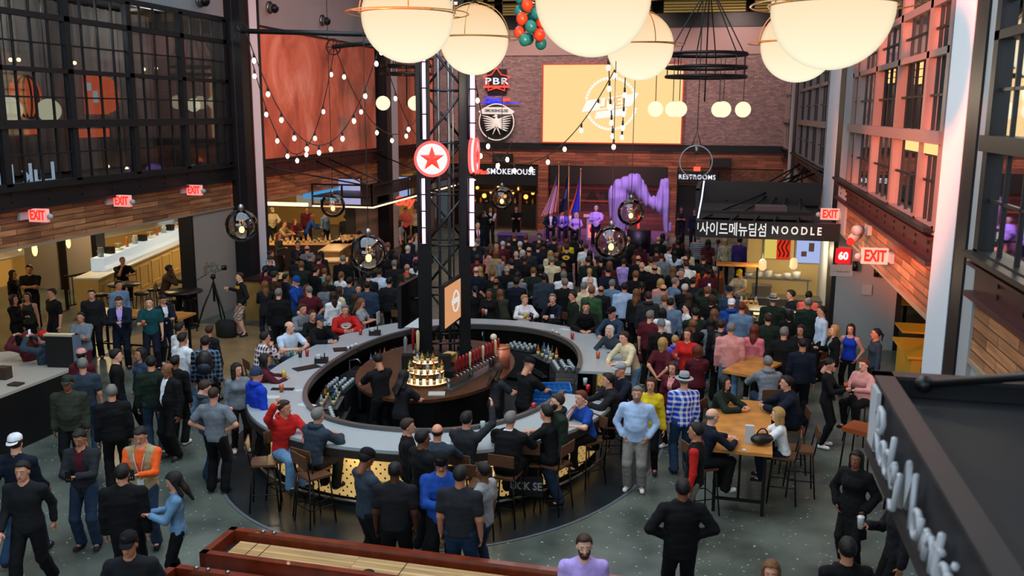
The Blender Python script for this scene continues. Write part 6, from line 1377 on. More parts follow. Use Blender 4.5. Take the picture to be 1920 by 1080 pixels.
# high table right of the bar
t0 = Vector((.52, 13.4, 0)); t1 = Vector((.62, 16.0, 0)); table('high_table', t0, t1, .92, 1.05, 'oak high table with menus right of the bar')
table('high_table', atz(1385, 700, 1.05), atz(1440, 672, 1.05), .7, 1.05, 'second oak high table behind the first, among the crowd')
for px_, py_, w_, h_, lab in ((1404, 830, .13, .28, 'white printed menu stand on the oak high table'), (1395, 845, .05, .02, 'small dark snack bowl on the oak high table')):
    p = atz(px_, py_, 1.05); tag(MB().cbox((p.x, p.y, 1.05 + h_ / 2), (w_, .06, h_)).build('menu_stand' if h_ > .1 else 'bowl', mat('paper_white', '#b9bcbe')), lab, 'menu' if h_ > .1 else 'bowl')
p = atz(1428, 832, 1.06); o = empty('handbag', (p.x, p.y, 1.05), .5, 'black handbag lying on the oak high table', 'bag'); MB().sphere((0, 0, .09), .17, 14, 10, 0, (1.1, .7, .5)).build('body', M_BLACK, o); MB().torus((.0, 0, .16), .09, .012, 16, 5, 0, 'y').build('handle', M_BLACK, o)
# orange chairs and yellow bag
p = atz(1605, 800, .75); o = empty('lounge_chair', (p.x + .1, p.y, 0), radians(60), 'orange-brown leather high chair at the right', 'chair'); MB().cbox((0, 0, .72), (.5, .5, .08)).build('seat', mat('leather_tan', '#8a4520', .4), o); MB().cbox((0, -.24, .98), (.52, .06, .42)).build('backrest', mat('leather_tan', '#8a4520'), o)
for sx in (-1, 1):
    for sy in (-1, 1): MB().tube([(sx * .2, sy * .2, .68), (sx * .24, sy * .24, 0)], .016, 6).build('leg', M_SM, o)
o2 = dup(o, None, (p.x + .55, p.y - 1.5, 0), radians(70), 'orange-brown leather high chair nearer the black canopy')
# shuffleboard tables
M_RW = mat('cherry_wood', '#6e2814', .28, var=.3, vscale=5, coat=.3); M_LANE = brickmat('lane_maple', '#c4a276', '#a98658', '#8a6a44', 1.8, .07, 'F', .004, .15, .05, 0, .25)
def shuffle(x0, y0, L_, w_, lab):
    o = empty('shuffleboard_table', (x0, y0, 0), radians(-1.5), lab, 'game table')
    g = MB(); g.box((0, 0, .66), (L_, .09, .86)); g.box((0, w_ - .09, .66), (L_, w_, .86)); g.box((0, 0, .66), (.09, w_, .86)); g.build('cabinet_rail', M_RW, o)
    MB().box((.09, .09, .62), (L_, w_ - .09, .7)).build('gutter', mat('gutter_black', '#0c0f0f', .7), o); MB().box((.22, .17, .7), (L_, w_ - .17, .77)).build('playfield', M_LANE, o)
    g = MB(); 
    for x in (.45, .62, 2.4): g.box((x, .17, .7705), (x + .012, w_ - .17, .772))
    g.build('score_line', M_BLACK, o)
    for x in (.5, L_ - .6): MB().box((x, .15, 0), (x + .25, w_ - .15, .62)).build('leg', M_RW, o)
    return o
shuffle(-5.78, 9.02, 5.6, .72, 'cherry-framed shuffleboard table with maple lane at the bottom centre'); shuffle(-5.95, 8.0, 5.2, .72, 'second shuffleboard table, only its cherry corner at the bottom edge')
p = atz(690, 1073, .79); tag(MB().lathe([(.07, 0), (.075, .02), (.05, .035), (.0001, .04)], n=16).build('dusting_cloth', M_BLACK, None, (p.x, p.y, .772)), 'dark puck lying on the maple shuffleboard lane', 'puck')
for i, (x_, y_) in enumerate(((-5.3, 9.7 - .018), (-5.15, 9.68), (-5.6, 8.665), (-5.45, 8.66), (-5.2, 8.655))): p = Vector((x_, y_, 0)); tag(MB().lathe([(.025, 0), (.028, .02), (.01, .03)], n=10).build('puck', M_CHROME, None, (p.x, p.y, .86)), 'small chrome puck on the cherry rail of a shuffleboard table', 'puck', 'chrome pucks on the rails')
# folding chair with white lettering, bar stools placed round the front
ch = make_stool('black director chair with white lettering beside the front of the bar', True, .76); p = atz(985, 960, 0); ch.location = (p.x, p.y + .2, 0); ch.rotation_euler = (0, 0, radians(5)); ch.name = 'director_chair'; g = MB().box((-.26, -.3, .3), (.26, -.27, .62)).build('back_panel', M_BLACK, ch); textmesh('UCK SE', .17, .006, mat('letter_dim', '#8c8c8c', .6), 'lettering', ch, (0, -.305, .46), width=.48, bold=.004)
# ------------------------------------------------------------------ stage
M_STG = mat('stage_floor', '#5a3a66', .5)
o = empty('stage', (-5.3, 36.6, 0), 0, 'low stage platform with lectern below the LED screen', 'stage'); MB().box((-3.0, 0, 0), (3.1, 8.6, .26)).build('body', M_BLACK, o); MB().box((-3.05, -.05, .26), (3.15, 8.6, .3)).build('deck', M_STG, o)
p = atz(1113, 402, 1.45); o = empty('lectern', (p.x, p.y, .3), radians(8), 'pale lectern with red round emblem on the stage', 'lectern'); MB().box((-.3, -.2, 0), (.3, .25, 1.05)).build('body', mat('lectern_grey', '#9a8c96', .5), o); g = MB(); g.box((-.45, -.28, 1.05), (.45, .3, 1.12)); g.build('top', mat('lectern_top', '#b8a0b8', .4), o)
MB().box((-.24, -.23, .1), (.24, -.2, .7)).build('emblem_panel', mat('emblem_pink', '#e08a7a', .5, emit='#ff9a80', es=.35), o); MB().tube([(0, -.24, .48), (0, -.23, .48)], .17, 20).build('emblem', mat('emblem_red', '#b83028', .5), o); MB().tube([(0, .1, 1.12), (.02, .2, 1.4)], .012, 6).build('microphone', M_BLACK, o)
# flags
def flag(px_, ytop, ybot, D, w_, kind, lab):
    t = at(px_, ytop, D); k = D / FPX; H = 3.0; zb_ = .3
    o = empty('flag', (t.x, t.y, zb_), 0, lab, 'flag'); MB().tube([(0, 0, 0), (0, 0, t.z - zb_)], .025, 8).build('pole', M_BRASS, o); MB().sphere((0, 0, t.z - zb_ + .05), .05, 8, 6).build('finial', M_BRASS, o)
    h = (ybot - ytop - 12) * k; nx, nz = 18, 26; V = []; F = []; mi = []
    for j in range(nz + 1):
        for i in range(nx + 1):
            u = i / nx; v = j / nz; spread = .18 + .82 * v; x = -w_ * u * spread + .03 * sin(v * 4); y = .09 * sin(u * 13 + v * 2) * (.4 + u); V.append((x, y, t.z - zb_ - .15 - v * h - u * .25 * h * (1 - v * .4)))
    for j in range(nz):
        for i in range(nx):
            F.append((j * (nx + 1) + i, j * (nx + 1) + i + 1, (j + 1) * (nx + 1) + i + 1, (j + 1) * (nx + 1) + i))
            if kind == 'us': mi.append(2 if (j < 9 and i < 9) else (i * 13 // nx) % 2)
            elif kind == 'navy': mi.append(2 if abs(i - 9) < 3 and 8 < j < 16 else 1)
            else: mi.append(1 if i > 11 else (2 if abs(i - 8) < 2 and 6 < j < 14 else 0))
    g = MB().add(V, F, 0, True); g.m = mi
    ms = {'us': [mat('flag_red', '#a01c28', .7), mat('flag_white', '#c8bcc8', .7), mat('flag_blue', '#1a2050', .7)], 'navy': [mat('flag_navy', '#141c34', .7), mat('flag_navy', '#141c34'), mat('flag_pale', '#6a7a90', .7)], 'blue': [mat('flag_royal', '#1c2f9a', .7), mat('flag_orange', '#d05a20', .7), mat('flag_royal', '#1c2f9a')]}[kind]
    g.build('cloth', ms, o)
flag(1048, 308, 400, 38, .75, 'us', 'striped red and white United States flag on a pole at the left of the stage'); flag(1067, 311, 398, 38.3, .5, 'navy', 'dark navy flag hanging on a pole, middle of the three'); flag(1089, 320, 400, 38.3, .55, 'blue', 'blue and orange flag hanging on a pole nearest the lectern')
# draped shape: two peaks under one cloth
def drape():
    D = 38.5; c = at(1198, 440, D); k = D / FPX; S = lambda x, y: ((x - 1198) * k, 0, (440 - y) * k)
    L1, L2, L3 = S(1160, 352), S(1186, 345), S(1214, 378); R1, R2 = S(1242, 342), S(1236, 385); B = S(1172, 425)
    def f(p):
        ds = [cap(p, L1, L2, .32, .38), cap(p, L2, L3, .36, .2), cap(p, L3, R2, .2, .24), cap(p, R2, R1, .3, .17), cap(p, S(1160, 372), S(1166, 428), .42, .24), cap(p, S(1240, 365), S(1250, 430), .24, .16), cap(p, S(1150, 362), S(1150, 412), .22, .14)]
        d = sun(ds, .13); w = .045 * np.sin(p[:, 0] * 21 + .8 * np.sin(p[:, 2] * 3)) + .02 * np.sin(p[:, 0] * 43 + p[:, 1] * 9)
        low = -.12 - p[:, 2] + .12 * np.sin(p[:, 0] * 3.3); return np.maximum(d + w * np.clip(1.4 - p[:, 2] * .35, .3, 1.2), low)
    V, F = surf_nets(f, (-2.1, -.9, -.4), (2.1, .9, 2.9), .035); g = MB().add(V, [tuple(q) for q in F], 0, True)
    o = empty('draped_statue', tuple(c), 0, 'large two-peaked statue hidden under a lilac cloth on the stage', 'statue'); g.build('cloth', mat('lilac_cloth', '#a794bc', .75, spec=.3), o); MB().tube([(0, .0, -(c.z - .3)), (0, 0, .2)], .5, 16).build('pedestal', M_BLACK, o); return o
drape()
p = atz(1198, 428, .75); o = empty('stage_monitor', (p.x, p.y - .6, .3), 0, 'lilac-lit cloth-covered mound on the stage front under the statue', 'cloth'); MB().sphere((0, 0, .0), .5, 18, 12, 0, (1.3, .7, .9)).build('cloth', mat('lilac_cloth', '#8f7aa6'), o); MB().tube([(.02, 0, .4), (.02, 0, 1.1)], .05, 8).build('red_post', emat('post_red', '#ff4038', 1.2), o)
p = atz(940, 437, .8); o = empty('draped_table', (p.x + .5, p.y, 0), .1, 'small table with violet cloth left of the stage', 'table'); MB().cbox((0, 0, .78), (1.3, .8, .04)).build('tabletop', mat('violet_cloth', '#6a48a0', .6), o); MB().cbox((0, 0, .39), (1.2, .7, .76)).build('cloth', mat('violet_dark', '#2a1a4a', .7), o)
c0 = None
for px_ in (1030, 1055, 1068, 1080):
    p = atz(px_, 425, .75); oo = empty('folding_chair', (p.x, p.y, .3), pi, 'chair on the stage left of the lectern', 'chair', 'chairs on the stage'); MB().cbox((0, 0, .44), (.42, .42, .04)).build('seat', M_BLACK, oo); MB().cbox((0, -.2, .7), (.42, .03, .4)).build('backrest', M_BLACK, oo)
    for sx in (-1, 1):
        for sy in (-1, 1): MB().tube([(sx * .18, sy * .18, .42), (sx * .2, sy * .2, 0)], .013, 5).build('leg', M_SM, oo)
_t = textmesh('ATH', .8, .05, M_BLACK, 'plank_letters', None, (-5.4, YB + .24, 1.75), width=2.3, bold=.02); tag(_t, 'large dark letters on the planks behind the lectern', 'letters')
# warm things in the smokehouse front
for i in range(9):
    q = aty(895 + i * 13, 352 + (i * 37) % 22, YB + .9); oo = empty('bar_pendant', tuple(q), 0, 'small warm lamp glowing inside the smokehouse', 'lamp', 'warm lamps in the smokehouse'); MB().sphere((0, 0, 0), .09 + .03 * (i % 2), 10, 8).build('bulb', emat('smoke_warm', '#ffb050', 2.2), oo); MB().tube([(0, 0, .08), (0, 0, 3.4 - q.z)], .012, 5).build('cable', M_BLACK, oo)
for i in range(12):
    q = Vector((-12.8 + i * .32, YB + 2.1, 1.15)); bottle(('amber', 'gold', 'dark')[i % 3], q, None, .34, 'bottle on the back bar of the smokehouse', 'bottles in the smokehouse', .06)
tag(MB().box((-13.2, YB + 1.9, 0), (-8.95, YB + 2.5, 1.15)).build('back_bar', M_DWOOD), 'dark back bar inside the smokehouse', 'counter')
TOPN = dict(t='t_shirt', l='shirt', j='jacket', s='suit_jacket', h='hooded_sweatshirt', d='sleeveless_top', v='vest', c='coat', i='shirt')
TOPW = dict(t='t-shirt', l='shirt', j='jacket', s='suit jacket', h='hoodie', d='sleeveless top', v='vest', c='long coat')
CW = dict(ltgrey='light grey', dkgrey='dark grey', heather='grey', jean='dark blue', denim='denim blue', ltdenim='light denim', ltblue='pale blue', dkgreen='dark green', sky='light blue', steel='grey-blue', slate='slate grey', royal='royal blue', lav='violet', rose='dusty pink')
POSEW = dict(stand='standing', pocket='hands in pockets', crossed='arms crossed', phone='looking down at hands', drink='holding a drink', hips='hands on hips', photo='arms raised', chin='hand at chin', walk='walking', behind='hands behind back', bartend='working', leanbar='leaning', reach='reaching', pointing='one arm raised', wide='arm stretched out', speak='speaking', sitbar='seated', sitchin='seated, hand at chin', sitdrink='seated with a drink', sitback='seated', sithead='seated, hand by head', chair='seated')
PEOPLE = []; XY = []
def seeded(*a): return random.Random(hash(a) & 0xffffff if False else sum(int(x * 7.3 + 11) * (i + 3) for i, x in enumerate(a)))
def person(x, y, sx='m1', pose='stand', face=0, yaw=0, top='t:black', bot='jean', hair='sk', skin=0, loc='', h=None, z0=0.0, hat=None, beard=False, group=None, label=None, at=None):
    sex = sx[0]; build = int(sx[1]) if len(sx) > 1 else 1
    rr = seeded(x, y)
    if h is None: h = (1.76 if sex == 'm' else 1.65) + rr.uniform(-.03, .03)
    seat = POSE[pose].get('seat'); skirt = bot.startswith('skirt')
    me, J = body_mesh(pose, sex, build, yaw, skirt)
    sc = h / 1.745 if seat is None else (h / 1.745) ** .5
    hz = z0 + (J['hc'].z + .12) * sc
    P = Vector(at) if at is not None else atz(x, y, hz)
    az = math.atan2(P.x, P.y)                      # view azimuth
    fa = az + radians(face)                        # world facing, from +Y towards +X
    rot = Matrix.Rotation(-fa, 3, 'Z')
    off = rot @ Vector((J['hc'].x, J['hc'].y, 0)) * sc
    if at is None:
        if seat is None and z0 == 0:
            for dh in (0, -.04, .04, -.08, .08, -.12, .12, -.16, .16):
                Q = atz(x, y, hz + dh) - off
                if all((Q.x - a) ** 2 + (Q.y - b) ** 2 > .46 ** 2 for a, b in XY): break
            else: dh = 0; Q = P - off
            sc = sc * (hz + dh) / hz; P = Q
        else: P = P - off
    if P.y < 25 and z0 < 1: P.x = min(P.x, 3.35)
    if seat is None and 22.6 < P.y < 27 and z0 < 1 and -15.2 < P.x: P.x = max(P.x, -13.45)
    root = bpy.data.objects.new('person', None); COL.objects.link(root); root.empty_display_size = .1
    root.location = (P.x, P.y, z0); root.rotation_euler = (0, 0, -fa); root.scale = (sc, sc, sc)
    parts = top.split('/'); tp = parts[0].split(':'); kind = tp[0]; col = tp[1]; pat = (tp[2], tp[3]) if len(tp) > 3 else (None, None)
    sk = SKIN[skin]
    part_of(me, 'body', root, sk)
    part_of(top_mesh(pose, sex, build, kind), TOPN[kind], root, FAB(col, *pat))
    if kind in 'svc' or len(parts) > 1:
        ic = parts[1] if len(parts) > 1 else 'white'; part_of(top_mesh(pose, sex, build, 'i'), 'shirt', root, FAB(ic))
        if len(parts) > 2: part_of(tie_mesh(pose, sex, build), 'necktie', root, FAB(parts[2]))
    bk = bot.split(':'); bcol = bk[-1]; bt = bk[0] if len(bk) > 1 else 'long'
    part_of(bottom_mesh(pose, sex, build, bt), {'long': 'trousers', 'shorts': 'shorts', 'skirt': 'skirt'}[bt], root, FAB(bcol))
    shc = 'white' if rr.random() < .2 else rr.choice(['black', 'charcoal', 'brown', 'dkgrey'])
    for k in 'rl': part_of(shoe_mesh(pose, sex, k), 'shoe', root, FAB(shc))
    J2 = dict(J); M = headmat(J2)
    if hair and hair != '-': part_of(hair_mesh(hair[0]), 'hair', root, HMAT[hair[1]], M)
    if beard: part_of(beard_mesh(), 'beard', root, HMAT[beard if isinstance(beard, str) else hair[1]], M)
    if hat:
        hs, hc = hat.split(':')[:2]; h2 = (hat.split(':') + [None])[2] if len(hat.split(':')) > 2 else 'black'
        part_of(hat_mesh(hs), 'hat' if hs == 'hat' else ('beanie' if hs == 'beanie' else 'cap'), root, [FAB(hc), FAB(h2)] if hs == 'hat' else FAB(hc), M)
    if label is None:
        pw = (pat[0] + ' ' if pat[0] == 'stripe' else '') if pat[0] else ''
        pw = {'stripe': 'striped ', 'plaid': 'plaid ', 'check': 'checked '}.get(pat[0], '')
        cw = CW.get(col, col) + (' and ' + CW.get(pat[1], pat[1]) if pat[0] else '')
        hw = '' if not hat else ' and ' + CW.get(hat.split(':')[1], hat.split(':')[1]) + ' ' + ('cap' if 'cap' in hat.split(':')[0] else hat.split(':')[0])
        a = 'an' if cw[0] in 'aeiou' else 'a'
        label = 'person in %s %s %s%s%s, ' % (a, cw, pw, TOPW[kind], hw); label += loc if len((label + POSEW[pose] + ', ' + loc).split()) > 16 else POSEW[pose] + ', ' + loc
    tag(root, label, 'person', group)
    HT = {}
    for k in 'rl':
        d = (J['wr' + k] - J['el' + k]).normalized(); HT[k] = root.matrix_basis @ (J['wr' + k] + d * .085)
    root['kind_'] = 0; del root['kind_']
    PEOPLE.append((root, HT, J)); XY.append((P.x, P.y)); return root, HT
def tie_mesh(pose, sex, build):
    key = ('tie', pose, sex, build)
    if key in BODY: return BODY[key]
    J = skeleton(pose, sex, build, 0); mb = MB()
    def sdf(p): return torso_d(p, J, sex == 'f', build, .012)
    P = []
    for i in range(6):
        z = J['nek'].z + .0 - i * .065; ys = np.linspace(0, .4, 60); q = np.stack([ys * 0, ys + J['che'].y * .4, ys * 0 + z], 1); d = sdf(q); s = np.where(d > 0)[0]; P.append((0, ys[s[0]] + J['che'].y * .4 + .004, z))
    V = []
    for i, p in enumerate(P):
        w = .014 + .006 * i
        V += [(-w, p[1], p[2]), (w, p[1], p[2]), (w, p[1] - .012, p[2]), (-w, p[1] - .012, p[2])]
    F = []
    for i in range(5):
        for j in range(4): F.append((4 * i + j, 4 * i + (j + 1) % 4, 4 * i + 4 + (j + 1) % 4, 4 * i + 4 + j))
    mb.add(V, F); BODY[key] = mb.mesh('necktie', FAB('red')); return BODY[key]
